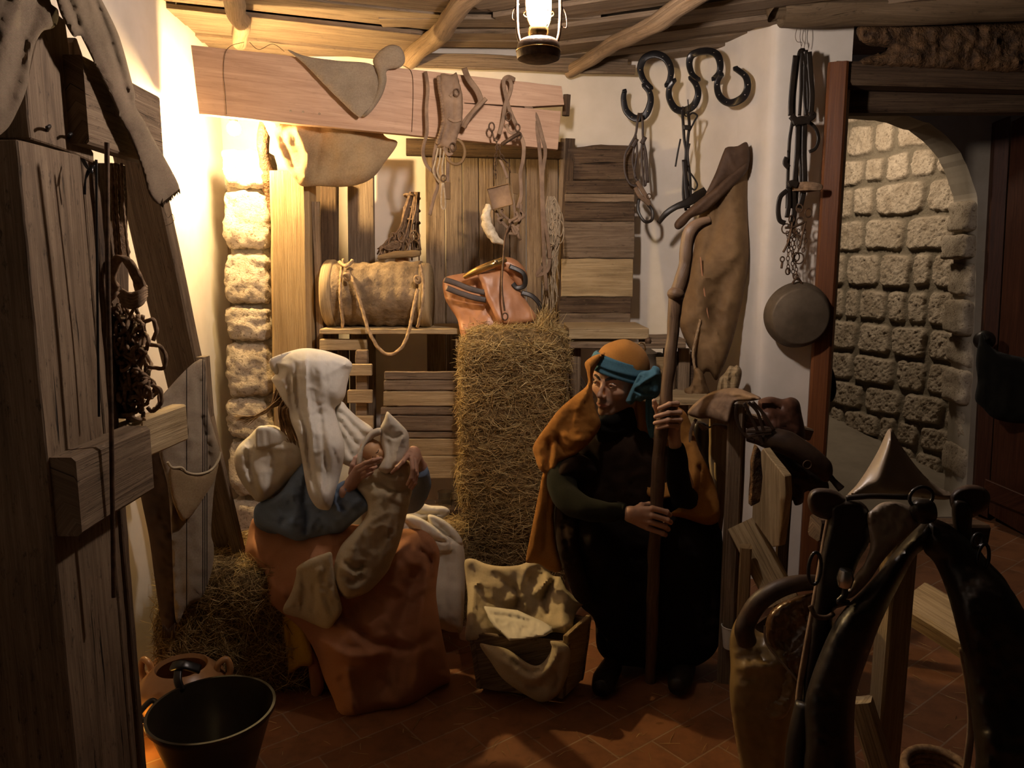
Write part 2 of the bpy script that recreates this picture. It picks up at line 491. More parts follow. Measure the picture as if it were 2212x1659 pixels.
def m_wood(name, dark, mid, light, rough=.75, holes=.3, gs=1., bs=.6):
    """weathered wood, grain runs along U of each board"""
    m, nt, b = nodes(name)
    v = coord(nt, 'UV', (1.2*gs, 26*gs, 1)); g = noise(nt, v, 2.2, 8, .65, .8)
    v2 = coord(nt, 'UV', (3, 90, 1)); fine = noise(nt, v2, 2.5, 4, .6)
    big = noise(nt, coord(nt, 'UV', (1.5, 4, 1)), 1.6, 4, .55, .5)
    f = math_(nt, 'ADD', math_(nt, 'MULTIPLY', g, .55), math_(nt, 'MULTIPLY', fine, .25)); f = math_(nt, 'ADD', f, math_(nt, 'MULTIPLY', big, .3))
    c = ramp(nt, [(.36, dark), (.52, mid), (.68, light)], f)
    st = noise(nt, coord(nt, 'UV', (6, 15, 1)), 3.1, 8, .75)
    c = mixc(nt, c, tuple(x*.35 for x in dark), ramp(nt, [(.56, (0, 0, 0)), (.68, (holes*1.8,)*3)], st))
    c = mixc(nt, c, tuple(min(1, x*1.35) for x in light), ramp(nt, [(.30, (holes*1.3,)*3), (.40, (0, 0, 0))], noise(nt, coord(nt, 'UV', (7, 16, 1)), 4.1, 8, .75)))
    ck = noise(nt, coord(nt, 'UV', (2.6*gs, 60*gs, 1)), 1.5, 4, .6, .6); ckr = ramp(nt, [(.64, (0, 0, 0)), (.70, (1, 1, 1))], ck)
    c = mixc(nt, c, tuple(x*.25 for x in dark), math_(nt, 'MULTIPLY', ckr, min(1., holes*2)))
    nt.links.new(c, b.inputs['Base Color']); b.inputs['Roughness'].default_value = rough; b.inputs['Specular IOR Level'].default_value = .25
    hh = math_(nt, 'ADD', math_(nt, 'MULTIPLY', g, 1.), math_(nt, 'MULTIPLY', fine, .5)); hh = math_(nt, 'SUBTRACT', hh, math_(nt, 'MULTIPLY', ckr, .8*min(1., holes*2)))
    bump(nt, b, hh, bs*1.2, .005); return m
def m_plain(name, c, c2=None, rough=.7, metal=0., ns=12., bs=.15, bd=.002, spec=.3, kind='Object', detail=5):
    m, nt, b = nodes(name); v = coord(nt, kind); n = noise(nt, v, ns, detail, .6)
    c2 = c2 or tuple(x*.6 for x in c)
    nt.links.new(ramp(nt, [(.35, c2), (.65, c)], n), b.inputs['Base Color'])
    b.inputs['Roughness'].default_value = rough; b.inputs['Metallic'].default_value = metal; b.inputs['Specular IOR Level'].default_value = spec
    n2 = noise(nt, v, ns*5, 3); bump(nt, b, math_(nt, 'ADD', n, math_(nt, 'MULTIPLY', n2, .4)), bs, bd); return m
def m_weave(name, c, c2, freq=420., bs=.5, bd=.0015, rough=.95, stripes=None, sheen=.04, trans=0., ns=5., rotz=0., coarse=1.):
    """woven cloth; thread pattern in metres of the cloth's own surface"""
    m, nt, b = nodes(name); uv = coord(nt, 'UV', (1, 1, 1), (0, 0, rotz))
    sx = N_(nt, 'ShaderNodeSeparateXYZ'); nt.links.new(uv, sx.inputs[0])
    a = math_(nt, 'SINE', math_(nt, 'MULTIPLY', sx.outputs[0], freq)); d = math_(nt, 'SINE', math_(nt, 'MULTIPLY', sx.outputs[1], freq))
    w = math_(nt, 'MULTIPLY', a, d); big = noise(nt, uv, ns, 5, .6); fine = noise(nt, uv, 160, 3)
    f = math_(nt, 'ADD', math_(nt, 'MULTIPLY', big, .7), math_(nt, 'MULTIPLY', fine, .3)); f = math_(nt, 'ADD', f, math_(nt, 'MULTIPLY', w, .05*coarse))
    col = ramp(nt, [(.36, c2), (.62, c)], f)
    if stripes:
        for (axis, per, off, wid, sc) in stripes:
            x = math_(nt, 'ABSOLUTE', math_(nt, 'SUBTRACT', math_(nt, 'FRACT', math_(nt, 'DIVIDE', math_(nt, 'ADD', sx.outputs[axis], off), per)), .5))
            col = mixc(nt, col, sc, math_(nt, 'LESS_THAN', x, wid/per/2))
    nt.links.new(col, b.inputs['Base Color']); b.inputs['Roughness'].default_value = rough; b.inputs['Specular IOR Level'].default_value = .1
    b.inputs['Sheen Weight'].default_value = sheen
    bump(nt, b, math_(nt, 'ADD', w, math_(nt, 'MULTIPLY', fine, 1.2)), bs, bd)
    if trans:
        tr = N_(nt, 'ShaderNodeBsdfTranslucent'); nt.links.new(col, tr.inputs[0]); mx = N_(nt, 'ShaderNodeMixShader'); mx.inputs[0].default_value = trans
        nt.links.new(b.outputs[0], mx.inputs[1]); nt.links.new(tr.outputs[0], mx.inputs[2])
        out = [n for n in nt.nodes if n.type == 'OUTPUT_MATERIAL'][0]; nt.links.new(mx.outputs[0], out.inputs[0])
    return m
def m_emit(name, c, s):
    m = bpy.data.materials.new(name); m.use_nodes = True; nt = m.node_tree; nt.nodes.clear()
    o = nt.nodes.new('ShaderNodeOutputMaterial'); e = nt.nodes.new('ShaderNodeEmission'); e.inputs[0].default_value = (*c, 1); e.inputs[1].default_value = s
    nt.links.new(e.outputs[0], o.inputs[0]); return m
def m_straw():
    m, nt, b = nodes('straw'); uv = coord(nt, 'UV'); sx = N_(nt, 'ShaderNodeSeparateXYZ'); nt.links.new(uv, sx.inputs[0])
    r = math_(nt, 'FRACT', math_(nt, 'MULTIPLY', sx.outputs[1], 1.37))
    nt.links.new(ramp(nt, [(0, (.16, .09, .03)), (.35, (.36, .24, .09)), (.7, (.55, .40, .17)), (1., (.72, .58, .30))], r), b.inputs['Base Color'])
    b.inputs['Roughness'].default_value = .55; b.inputs['Specular IOR Level'].default_value = .35; return m

M = {}
M['old'] = m_wood('weathered_timber', (.045, .028, .016), (.17, .115, .07), (.33, .24, .155))
M['grey'] = m_wood('grey_weathered_boards', (.05, .034, .02), (.15, .105, .068), (.25, .185, .125))
M['darkw'] = m_wood('dark_boards', (.018, .011, .006), (.07, .042, .024), (.15, .10, .06), holes=.5)
M['plank'] = m_wood('sawn_plank', (.30, .175, .11), (.42, .26, .17), (.52, .345, .23), holes=.1, bs=.25)
M['post'] = m_wood('hewn_post', (.13, .08, .035), (.27, .18, .085), (.40, .285, .15), holes=.15)
M['pale'] = m_wood('pale_boards', (.16, .11, .055), (.34, .245, .13), (.50, .38, .22), holes=.2)
M['red'] = m_wood('varnished_frame', (.055, .018, .007), (.11, .038, .013), (.16, .058, .02), rough=.45, holes=.1, bs=.2)
M['door'] = m_wood('dark_door_wood', (.02, .006, .003), (.055, .018, .008), (.085, .03, .014), rough=.5, holes=.2, bs=.2)
M['pole'] = m_wood('bark_pole', (.10, .065, .035), (.22, .15, .09), (.35, .25, .16), holes=.35, gs=.6)
M['bark'] = m_plain('cracked_bark', (.26, .185, .11), (.12, .08, .045), ns=16, bs=.9, bd=.012)
M['rot'] = m_plain('rotten_wood', (.14, .075, .032), (.03, .016, .008), ns=18, bs=1., bd=.02)
M['plaster'] = m_plain('painted_plaster', (.68, .625, .56), (.61, .56, .49), rough=.9, ns=5, bs=.25, bd=.003)
M['stone'] = None
M['burlap'] = m_weave('burlap', (.50, .36, .20), (.30, .20, .10), 1700., bs=.8, bd=.0012, trans=.12, coarse=2)
M['burlapb'] = m_weave('pale_burlap', (.36, .28, .19), (.22, .165, .11), 1500., bs=.8, bd=.0012, coarse=1.5)
M['cream'] = m_weave('cream_wool', (.66, .56, .38), (.54, .45, .29), 2600., bs=.5, coarse=1.)
M['white'] = m_weave('white_cotton', (.78, .73, .62), (.66, .60, .50), 4200., bs=.25, bd=.001, ns=3)
M['veil'] = m_weave('fine_white_veil', (.80, .76, .68), (.70, .65, .57), 5200., bs=.15, bd=.0006, trans=.18, ns=3)
M['blue'] = m_weave('pale_blue_cotton', (.22, .30, .44), (.17, .235, .35), 4600., bs=.2, bd=.0008, ns=3)
M['teal'] = m_weave('teal_cloth', (.085, .20, .26), (.05, .125, .18), 4200., bs=.25, bd=.0008, ns=5)
M['skirt'] = m_weave('salmon_cloth', (.50, .245, .135), (.42, .20, .105), 4300., bs=.2, bd=.001, ns=2)
M['yellow'] = m_weave('yellow_cloth', (.62, .38, .05), (.45, .26, .03), 4300., bs=.2, bd=.001, ns=2)
M['cloak'] = m_weave('ochre_wool', (.40, .185, .045), (.29, .125, .028), 3600., bs=.35, bd=.0012, ns=4)
M['tunic'] = m_weave('dark_brown_tunic', (.034, .019, .011), (.020, .011, .007), 3600., bs=.3, ns=4)
M['black'] = m_weave('black_knit', (.013, .012, .009), (.008, .007, .0055), 3600., bs=.3, ns=4)
M['robe'] = m_weave('black_robe', (.013, .008, .005), (.008, .005, .0035), 3600., bs=.3, ns=4)
M['sleeve'] = m_weave('dark_green_knit', (.026, .027, .018), (.014, .015, .010), 3000., bs=.3, ns=6)
M['skin'] = m_plain('skin', (.52, .29, .20), (.43, .22, .145), rough=.5, ns=30, bs=.12, bd=.0006, spec=.35)
M['skin2'] = m_plain('fair_skin', (.60, .33, .24), (.50, .26, .19), rough=.5, ns=30, bs=.1, bd=.0006, spec=.35)
M['doll'] = m_plain('doll_skin', (.72, .44, .24), (.64, .38, .20), rough=.4, ns=20, bs=.05, spec=.4)
M['lips'] = m_plain('lips', (.42, .15, .11), rough=.4)
M['hair'] = m_plain('brown_hair', (.10, .055, .025), (.03, .016, .008), rough=.5, ns=60, bs=.6)
M['blond'] = m_plain('light_brown_hair', (.34, .21, .09), (.17, .095, .04), rough=.45, ns=50, bs=.6)
M['brow'] = m_plain('dark_eyebrow_hair', (.03, .016, .009), rough=.8)
M['eyew'] = m_plain('eye_white', (.62, .58, .52), (.55, .5, .45), rough=.25, spec=.5)
M['iris'] = m_plain('dark_iris', (.03, .02, .012), rough=.1, spec=.6)
M['leather'] = m_plain('tan_leather', (.44, .205, .095), (.33, .145, .065), rough=.42, ns=10, bs=.3, bd=.003, spec=.5)
M['oldleather'] = m_plain('dusty_leather', (.24, .155, .095), (.13, .08, .048), rough=.7, ns=14, bs=.5, bd=.003)
M['darkleather'] = m_plain('dark_leather', (.060, .034, .020), (.022, .012, .008), rough=.5, ns=14, bs=.4, bd=.003, spec=.45)
M['blackleather'] = m_plain('black_leather', (.022, .015, .010), (.010, .007, .005), rough=.42, ns=14, bs=.4, bd=.003, spec=.45)
M['hide'] = m_plain('brown_hide', (.215, .130, .058), (.135, .078, .034), rough=.75, ns=7, bs=.6, bd=.006)
M['hidedark'] = m_plain('dark_hide', (.10, .056, .032), (.06, .033, .019), rough=.7, ns=7, bs=.5, bd=.005)
M['iron'] = m_plain('black_iron', (.022, .02, .02), (.012, .011, .012), rough=.3, metal=.3, ns=20, bs=.2, spec=.6)
M['rust'] = m_plain('rusty_iron', (.12, .07, .04), (.05, .03, .018), rough=.6, metal=.5, ns=40, bs=.5)
M['steel'] = m_plain('bright_steel', (.6, .58, .55), (.5, .48, .45), rough=.25, metal=1.)
M['brass'] = m_plain('brass', (.55, .36, .13), (.35, .22, .08), rough=.25, metal=.9, ns=9, bs=.15)
M['panm'] = m_plain('sooty_pan', (.15, .115, .08), (.09, .068, .045), rough=.6, metal=.4, ns=9, bs=.4)
M['clay'] = m_plain('glazed_clay', (.42, .22, .09), (.30, .15, .06), rough=.35, ns=6, bs=.2, spec=.5)
M['darkglaze'] = m_plain('dark_glazed_bowl', (.035, .026, .015), (.018, .013, .008), rough=.3, ns=6, bs=.1, spec=.5)
M['rope'] = m_plain('hemp_rope', (.46, .32, .18), (.26, .17, .09), rough=.9, ns=60, bs=.6)
M['rope2'] = m_plain('dark_cord', (.27, .175, .105), (.13, .08, .045), rough=.9, ns=60, bs=.6)
M['twine'] = m_plain('pale_twine', (.42, .33, .22), (.26, .19, .12), rough=.9, ns=60, bs=.6)
M['wool'] = m_plain('sheep_wool', (.66, .57, .42), (.46, .37, .25), rough=1., ns=50, bs=1., bd=.006)
M['paper'] = m_plain('white_paper', (.80, .76, .66), (.72, .68, .58), rough=.7, ns=5, bs=.2)
M['horn'] = m_plain('polished_grey_leather', (.30, .235, .17), (.20, .15, .105), rough=.38, ns=6, bs=.2, spec=.5)
M['straw'] = m_straw()
M['haybase'] = m_plain('packed_hay', (.27, .18, .08), (.08, .05, .02), rough=1., ns=45, bs=1., bd=.01)
M['floorp'] = m_plain('passage_paving', (.26, .225, .175), (.20, .17, .13), rough=.85, ns=4, bs=.2)
def m_stone():
    m, nt, b = nodes('rough_stone'); v = coord(nt, 'Object'); n = noise(nt, v, 7, 6, .65); n2 = noise(nt, v, 60, 6, .7); n3 = noise(nt, v, 130, 4, .7)
    c = ramp(nt, [(.35, (.38, .31, .225)), (.6, (.57, .485, .375))], n); c = mixc(nt, c, (.20, .15, .10), ramp(nt, [(.34, (1, 1, 1)), (.46, (0, 0, 0))], n2))
    at = N_(nt, 'ShaderNodeAttribute', attribute_name='mask'); mort = ramp(nt, [(.3, (.25, .215, .16)), (.7, (.19, .16, .115))], n2)
    c = mixc(nt, mort, c, at.outputs['Fac']); nt.links.new(c, b.inputs['Base Color']); b.inputs['Roughness'].default_value = .95; b.inputs['Specular IOR Level'].default_value = .1
    bump(nt, b, math_(nt, 'ADD', n2, math_(nt, 'MULTIPLY', n3, .6)), 1., .012); return m
M['stone'] = m_stone()
def m_tiles():
    m, nt, b = nodes('terracotta_tiles'); v = coord(nt, 'Object', (1, 1, 1), (0, 0, math.radians(-38)))
    br = N_(nt, 'ShaderNodeTexBrick', offset=.5, i_Scale=1.); nt.links.new(v, br.inputs['Vector'])
    br.inputs['Brick Width'].default_value = .30; br.inputs['Row Height'].default_value = .15; br.inputs['Mortar Size'].default_value = .0035; br.inputs['Mortar Smooth'].default_value = .3
    br.inputs['Color1'].default_value = (.27, .115, .05, 1); br.inputs['Color2'].default_value = (.21, .088, .038, 1); br.inputs['Mortar'].default_value = (.30, .19, .12, 1)
    n = noise(nt, coord(nt, 'Object'), 9, 6, .65); c = mixc(nt, br.outputs[0], (.09, .04, .02), ramp(nt, [(.45, (0, 0, 0)), (.75, (.7, .7, .7))], n))
    nt.links.new(c, b.inputs['Base Color']); b.inputs['Roughness'].default_value = .5; b.inputs['Specular IOR Level'].default_value = .3
    bump(nt, b, math_(nt, 'ADD', math_(nt, 'MULTIPLY', br.outputs['Fac'], -1.), math_(nt, 'MULTIPLY', n, .3)), .5, .004); return m
M['tiles'] = m_tiles()
M['striped'] = m_weave('striped_sacking', (.40, .32, .23), (.28, .21, .14), 1300., bs=.8, bd=.0014, coarse=2, stripes=[(0, .42, -.124, .0035, (.03, .02, .015)), (0, .42, -.1165, .0035, (.03, .02, .015)), (0, .42, -.109, .0035, (.03, .02, .015)), (0, .42, -.050, .004, (.05, .035, .025))])
# ================================================================== the room
def struct(o): o['kind'] = 'structure'; return o
# floor
v = np.array([(-3, -.8, 0), (4.6, -.8, 0), (4.6, 7.5, 0), (-3, 7.5, 0)], dtype=float)
struct(mk('floor', v, [[0, 1, 2, 3]], M['tiles'], smooth=False))
def wallpath(name, path, z0, z1, mat, t=.12, und=.006):
    """plastered wall along a plan path, thickness t on the far side"""
    p = cr([(a, b, 0) for a, b in path], 6) if len(path) > 2 else cr([(a, b, 0) for a, b in path], 24)
    T = np.gradient(p, axis=0); T /= np.linalg.norm(T, axis=1, keepdims=True); Nn = np.stack([-T[:, 1], T[:, 0], T[:, 2]], -1)
    nzv = 30; V = []; n = len(p)
    for s in (0, 1):
        for i in range(n):
            for k in range(nzv+1):
                z = z0+(z1-z0)*k/nzv; q = p[i].copy(); q[2] = z
                q = q + Nn[i]*(und*nz(q, 1.7, 3) if s == 0 else t)
                V.append(q)
    Fc = []; m = nzv+1; o = n*m
    for i in range(n-1):
        for k in range(nzv):
            q = [i*m+k, (i+1)*m+k, (i+1)*m+k+1, i*m+k+1]; Fc.append(q); Fc.append([a+o for a in q[::-1]])
    for i in range(n-1):
        Fc.append([i*m, i*m+o, (i+1)*m+o, (i+1)*m]); Fc.append([i*m+nzv, (i+1)*m+nzv, (i+1)*m+nzv+o, i*m+nzv+o])
    for i in (0, n-1):
        for k in range(nzv): Fc.append([i*m+k, i*m+k+1, i*m+k+1+o, i*m+k+o])
    o_ = mk(name, np.array(V), Fc, mat); autosmooth(o_, 50); return struct(o_)
wallpath('wall_left', [(-1.36, -.6), (-1.375, 1.), (-1.40, 2.4), (-1.46, 3.4), (-1.55, 4.25)], 0, 2.9, M['plaster'])
wallpath('wall_back', [(-1.6, 4.27), (-.8, 4.27), (0, 4.29), (.55, 4.31), (.80, 4.29), (.93, 4.22), (1.03, 4.08), (1.10, 3.9)], 0, 2.9, M['plaster'])
wallpath('wall_right', [(1.10, 3.9), (1.145, 3.78), (1.165, 3.70), (1.178, 3.665), (1.20, 3.645), (1.26, 3.64), (1.36, 3.64), (1.53, 3.64)], 0, 2.9, M['plaster'], t=.3)

# ceiling boards (one boarded ceiling)
cb = MB(); sd = 0
def cboards(org, ang, offs, length, wd=.125, z=2.655):
    global sd
    d = np.array([math.cos(ang), math.sin(ang)]); pr = np.array([-d[1], d[0]])
    for k in offs:
        sd += 1; w = wd*random.uniform(.88, .98); zz = z+random.uniform(-.02, .014)
        a = np.array(org)+pr*k*wd; b = a + d*length
        v, f, uv = beam((a[0], a[1], zz), (b[0], b[1], zz+random.uniform(-.01, .01)), w, .022, face=(0, 0, -1), wane=.003, seed=sd, bev=.08); cb.add(v, f, uv)
a0 = PZ(385, 38, 2.65)
cboards((-1.62, a0.y-.06), math.radians(20), range(-9, 5), 1.28)
a1 = PZ(1010, 60, 2.65)
cboards((-.60, a1.y-.1), math.radians(1), range(-9, 4), 1.0, z=2.67)
cboards((.10, PZ(1240, 85, 2.65).y-.02), math.radians(-25), range(-7, 6), 1.75, z=2.65)
for px, py, w in ((1262, 141, .055), (1290, 151, .045)):
    sd += 1; p1 = P(1372 if py > 145 else 1355, py, 4.17); p0 = P(880, py-16, 4.2)
    v, f, uv = beam(p0, p1, w, .03, face=(0, -1, 0), wane=.006, seed=sd); cb.add(v, f, uv)
v, f, uv = beam((-1.6, 1.9, 2.75), (4.5, 1.9, 2.75), 5.9, .03, face=(0, 0, -1), seed=77); cb.add(v + np.array([0, 1.4, 0]), f, uv)
struct(cb.build('ceiling', M['grey'], ang=35))
# rafter poles
def pole(px0, py0, px1, py1, z, r, lab, seed, r2=None):
    p0 = PZ(px0, py0, z-.075); p1 = PZ(px1, py1, z-.075)
    if p1.y > 4.22: p1 = p0 + (p1-p0)*((4.22-p0.y)/(p1.y-p0.y))
    d = p0-p1; p0 = p1 + d*1.0 + d.normalized()*.5
    pts = [p1 + (p0-p1)*t + Vector((nz((t*4, seed, 0), 1, 1), 0, nz((t*4, seed, 3), 1, 2)))*.03 for t in np.linspace(0, 1, 9)]
    o = tube('rafter_pole', pts, [r2 or r, r, r*1.08], M['pole'], seg=16, jit=.006, js=9, seed=seed)
    tag(o, lab, 'pole', 'round rafter poles under the ceiling boards'); return o
pole(500, -40, 522, 98, 2.66, .040, 'round wooden rafter pole under the ceiling, leftmost, lit yellow at its lower end', 1, .034)
pole(1030, -20, 887, 138, 2.66, .043, 'round wooden rafter pole slanting down to the left of the hanging lantern', 2, .047)
pole(1530, -20, 1192, 172, 2.64, .040, 'long round wooden rafter pole slanting down behind and right of the hanging lantern', 3, .034)

# thick log and broken beam over the doorway
v, f, uv = sweep([P(1684, 22, 3.5), P(1700, 18, 3.5), P(1850, 16, 3.47), P(2050, 8, 3.4), P(2350, -8, 3.3)], [.055, .078, .078, .072, .075, .08, .08], seg=22, jit=.008, js=5)
o = mk('ceiling_log', v, f, m_wood('dark_log', (.05, .033, .018), (.11, .075, .042), (.18, .125, .075), gs=.6, holes=.4), uv=uv); autosmooth(o, 60); tag(o, 'thick dark round log under the ceiling above the doorway, at the top right', 'log')
ol = [(1868, 50), (1852, 58), (1849, 72), (1858, 88), (1878, 99), (1905, 102), (1922, 103), (1912, 112), (1885, 118), (1862, 128), (1846, 138), (1880, 144), (1935, 147), (2010, 150), (2100, 154), (2212, 158), (2330, 160), (2330, 40), (2200, 40), (2000, 46), (1920, 50)]
o = reliefo('broken_beam', ol, 3.56, M['rot'], front=.05, back=.08, R=30, wr=.012, wrs=.012, step=6, sharp=True, rag=1.3)
tag(o, 'crumbling worm-eaten dark beam with a broken hollow end above the door frame', 'beam')

# stones
def block(mb, c, s, rough=.012, seed=0, n=14, pw=7., mats=None):
    bm = bmesh.new(); bmesh.ops.create_cube(bm, size=2.); bmesh.ops.subdivide_edges(bm, edges=bm.edges, cuts=n, use_grid_fill=True)
    V = []
    for q in bm.verts:
        p = np.array(q.co); nrm = (np.abs(p)**pw).sum()**(1/pw); p = p/nrm if nrm > 1 else p
        w = np.array(c)+p*np.array(s)/2; k = nz(w, 9, seed)*1.0 + nz(w, 28, seed)*.7 + nz(w, 70, seed)*.4
        nn = np.sign(p)*np.abs(p)**5; nn /= max(np.linalg.norm(nn), 1e-6); V.append(w+nn*rough*k)
    f = [[v.index for v in fc.verts] for fc in bm.faces]; bm.free(); mb.add(np.array(V), f)
sp = MB(); masks = []
rows = [(322, 402, 474, 572), (410, 540, 474, 580), (547, 655, 478, 584), (664, 738, 482, 588), (746, 858, 484, 590), (866, 948, 486, 592), (956, 1075, 488, 594), (1083, 1230, 490, 600), (1238, 1420, 492, 604)]
for i, (y0, y1, x0, x1) in enumerate(rows):
    a = P(x0, y0, 3.74); b = P(x1, y1, 3.74); n0 = sum(len(q) for q in sp.v)
    block(sp, ((a.x+b.x)/2, 3.74+.11, (a.z+b.z)/2), (b.x-a.x+random.uniform(-.006, .006), .22, a.z-b.z), .02, i)
    masks += [1.]*(sum(len(q) for q in sp.v)-n0)
a = P(482, 322, 3.78); b = P(578, 400, 3.78); n0 = sum(len(q) for q in sp.v)
block(sp, ((a.x+b.x)/2+.006, 3.87, a.z/2), (b.x-a.x-.004, .19, a.z), .006, 44, pw=14); masks += [0.]*(sum(len(q) for q in sp.v)-n0)
o = mk('stone_pillar', np.concatenate(sp.v), sp.f, M['stone'], fmask=masks)
tag(o, 'rough stone pillar in the left corner, glaring yellow at its top', 'pillar')

def stonewall(name, O, U, Z, wid, hei, nx, ny, rowh, seed, z0=0., amp=.035):
    rs = random.Random(seed); O = np.array(O); U = np.array(U)/np.linalg.norm(U); Nn = np.cross(U, [0, 0, 1.]); Nn /= np.linalg.norm(Nn)
    st = []; z = 0
    while z < hei:
        h = rowh*rs.uniform(.78, 1.15); x = -rs.uniform(0, .3)
        while x < wid:
            w = rs.choice([.16, .24, .32, .40])*rs.uniform(.85, 1.15); st.append((x+w/2, z+h/2, w/2-.009, h/2-.008+rs.uniform(-.006, .0), rs.uniform(-.1, .1), rs.random())); x += w
        z += h
    X, Yv = np.meshgrid(np.linspace(0, wid, nx), np.linspace(0, hei, ny)); Hh = np.zeros(X.shape); Mk = np.zeros(X.shape)
    wx = X + .012*fbm(X, Yv, 3, seed); wy = Yv + .012*fbm(X, Yv, 3, seed+1)
    for (cx, cy, a, b, r, q) in st:
        dx = (wx-cx)*math.cos(r*.3)+(wy-cy)*math.sin(r*.3); dy = -(wx-cx)*math.sin(r*.3)+(wy-cy)*math.cos(r*.3)
        k = (np.abs(dx/a)**6+np.abs(dy/b)**6)**(1/6.); dd = (1-k)*min(a, b); s = np.clip(dd/.016, 0, 1); s = s*s*(3-2*s)
        Hh = np.maximum(Hh, s*(amp*(.7+.5*q))); Mk = np.maximum(Mk, s)
    Hh += Mk*(.009*fbm(X, Yv, 12, seed+2)+.007*fbm(X, Yv, 34, seed+3)) + .003*fbm(X, Yv, 20, seed+4)
    V = O + X[..., None]*U + Yv[..., None]*np.array([0, 0, 1.]) + Hh[..., None]*Nn; V = V.reshape(-1, 3)
    Fc = [[j*nx+i, j*nx+i+1, (j+1)*nx+i+1, (j+1)*nx+i] for j in range(ny-1) for i in range(nx-1)]
    # thickness
    n = len(V); B = V - Nn*.25 - (Hh.reshape(-1, 1))*Nn; bi = [0, nx-1, nx*ny-1, nx*(ny-1)]
    rim = list(range(nx)) + [j*nx+nx-1 for j in range(1, ny)] + [(ny-1)*nx+i for i in range(nx-2, -1, -1)] + [j*nx for j in range(ny-2, 0, -1)]
    V = np.concatenate([V, B[rim]]); m = len(rim)
    Fc += [[rim[(k+1) % m], rim[k], n+k, n+(k+1) % m] for k in range(m)] + [[n+k for k in range(m)]]
    o = mk(name, V, Fc, M['stone'], fmask=np.r_[Mk.ravel(), np.zeros(m)]); return o
A = P(1735, 600, 6.55); B = P(2140, 600, 5.05)
struct(stonewall('wall_passage', (A.x, A.y, 0), (B.x-A.x, B.y-A.y, 0), 0, math.hypot(B.x-A.x, B.y-A.y), 3.0, 230, 330, .235, 5))
# passage floor, a paved ramp rising away
a, b = P(2120, 1062, 5.0), P(1760, 868, 6.5); c = P(1560, 900, 6.2); d = P(1640, 1150, 4.5); e = P(2090, 1150, 4.55)
slabo('floor_passage', [tuple(a), tuple(b), tuple(c), (d.x, d.y, .02), (e.x, e.y, .02)], .3, M['floorp'], d=(0, 0, -1), bev=0)
struct(bpy.data.objects['floor_passage'])
# plastered wall with the round arch
crv = cr([(1700, 246), (1800, 240), (1900, 242), (1970, 254), (2030, 282), (2075, 332), (2100, 390), (2112, 445), (2108, 600), (2102, 800), (2090, 1010), (2084, 1100)], 5)
outer = []
for i, (x, y) in enumerate(crv):
    outer.append((x, 60) if i < len(crv)*.5 else (2230, y if i > len(crv)*.6 else 60))
V = []; m = len(crv); yo = 4.62
for th in (0, .24):
    for (x, y) in crv:
        p = P(x, y, yo); V.append((p.x, p.y+th, p.z + (0.01*nz((x*.05, y*.05, 0))) ))
    for (x, y) in outer:
        p = P(x, y, yo); V.append((p.x, p.y+th, p.z))
Fc = []
for i in range(m-1):
    Fc.append([i, i+1, m+i+1, m+i]); Fc.append([2*m+i+1, 2*m+i, 3*m+i, 3*m+i+1]); Fc.append([i+1, i, 2*m+i, 2*m+i+1]); Fc.append([m+i, m+i+1, 3*m+i+1, 3*m+i])
struct(mk('wall_arch', V, Fc, m_plain('dimmed_plaster', (.40, .355, .29), (.30, .26, .20), rough=.95, ns=3, bs=.4, bd=.004), smooth=False))  # plaster colour darkened to stand in for dimmer light on this wall
# stone quoins of the jamb below the arch spring
q = MB(); y = 440; k = 0; mk_ = []
for y0, y1 in ((432, 500), (505, 560), (566, 640), (646, 722), (728, 790), (796, 870), (876, 950), (956, 1030), (1036, 1078)):
    a = P(2100 if k % 2 else 2108, y0, 4.75); b = P(2100, y1, 4.75); k += 1
    block(q, (a.x-.03+.012*(k % 2), 4.76, (a.z+b.z)/2), (.16, .26, a.z-b.z-.008), .014, 60+k, n=9)
o = mk('jamb_stones', np.concatenate(q.v), q.f, M['stone'], fmask=[1.]*sum(len(x) for x in q.v)); o.name = 'trim_4'; struct(o)
# upper part of passage dark: underside of arch is closed above by ceiling
# door frame in the right wall
board('trim_1', P(1810, 139, 3.58), P(1764, 940, 3.58)+Vector((0, 0, -.75)), .085, .11, M['red'], face=(-.35, -1, 0), seed=5)
board('trim_2', P(1796, 163, 3.60), P(2300, 176, 3.62), .10, .12, M['darkw'], face=(0, -1, 0), seed=6)
board('trim_3', P(1822, 216, 3.72), P(2330, 214, 3.74), .13, .10, M['darkw'], face=(0, -1, 0), seed=8)
for k in (1, 2, 3): struct(bpy.data.objects['trim_%d' % k])
# right door, ajar
dr = thing('door_1', 'dark varnished wooden door standing ajar at the right edge', 'door', (2.85, 4.4, 0)); del dr['category']; del dr['label']; struct(dr)
slabo('door_frame', [P(2150, 262, 4.56), P(2184, 250, 4.5), P(2134, 1120, 4.5), P(2104, 1105, 4.56)], .09, M['door'], dr, d=(.3, 1, 0), udir=(0, 0, 1))
slabo('door_leaf', [P(2186, 262, 4.46), P(2420, 150, 3.9), P(2340, 1230, 3.9), P(2136, 1110, 4.46)], .045, M['door'], dr, d=(.5, .8, 0), udir=(0, 0, 1))
slabo('door_rail', [P(2128, 1035, 4.44), P(2330, 1120, 3.88), P(2330, 1160, 3.88), P(2125, 1075, 4.44)], .03, M['door'], dr, d=(.5, .8, 0), udir=(1, -1, 0))
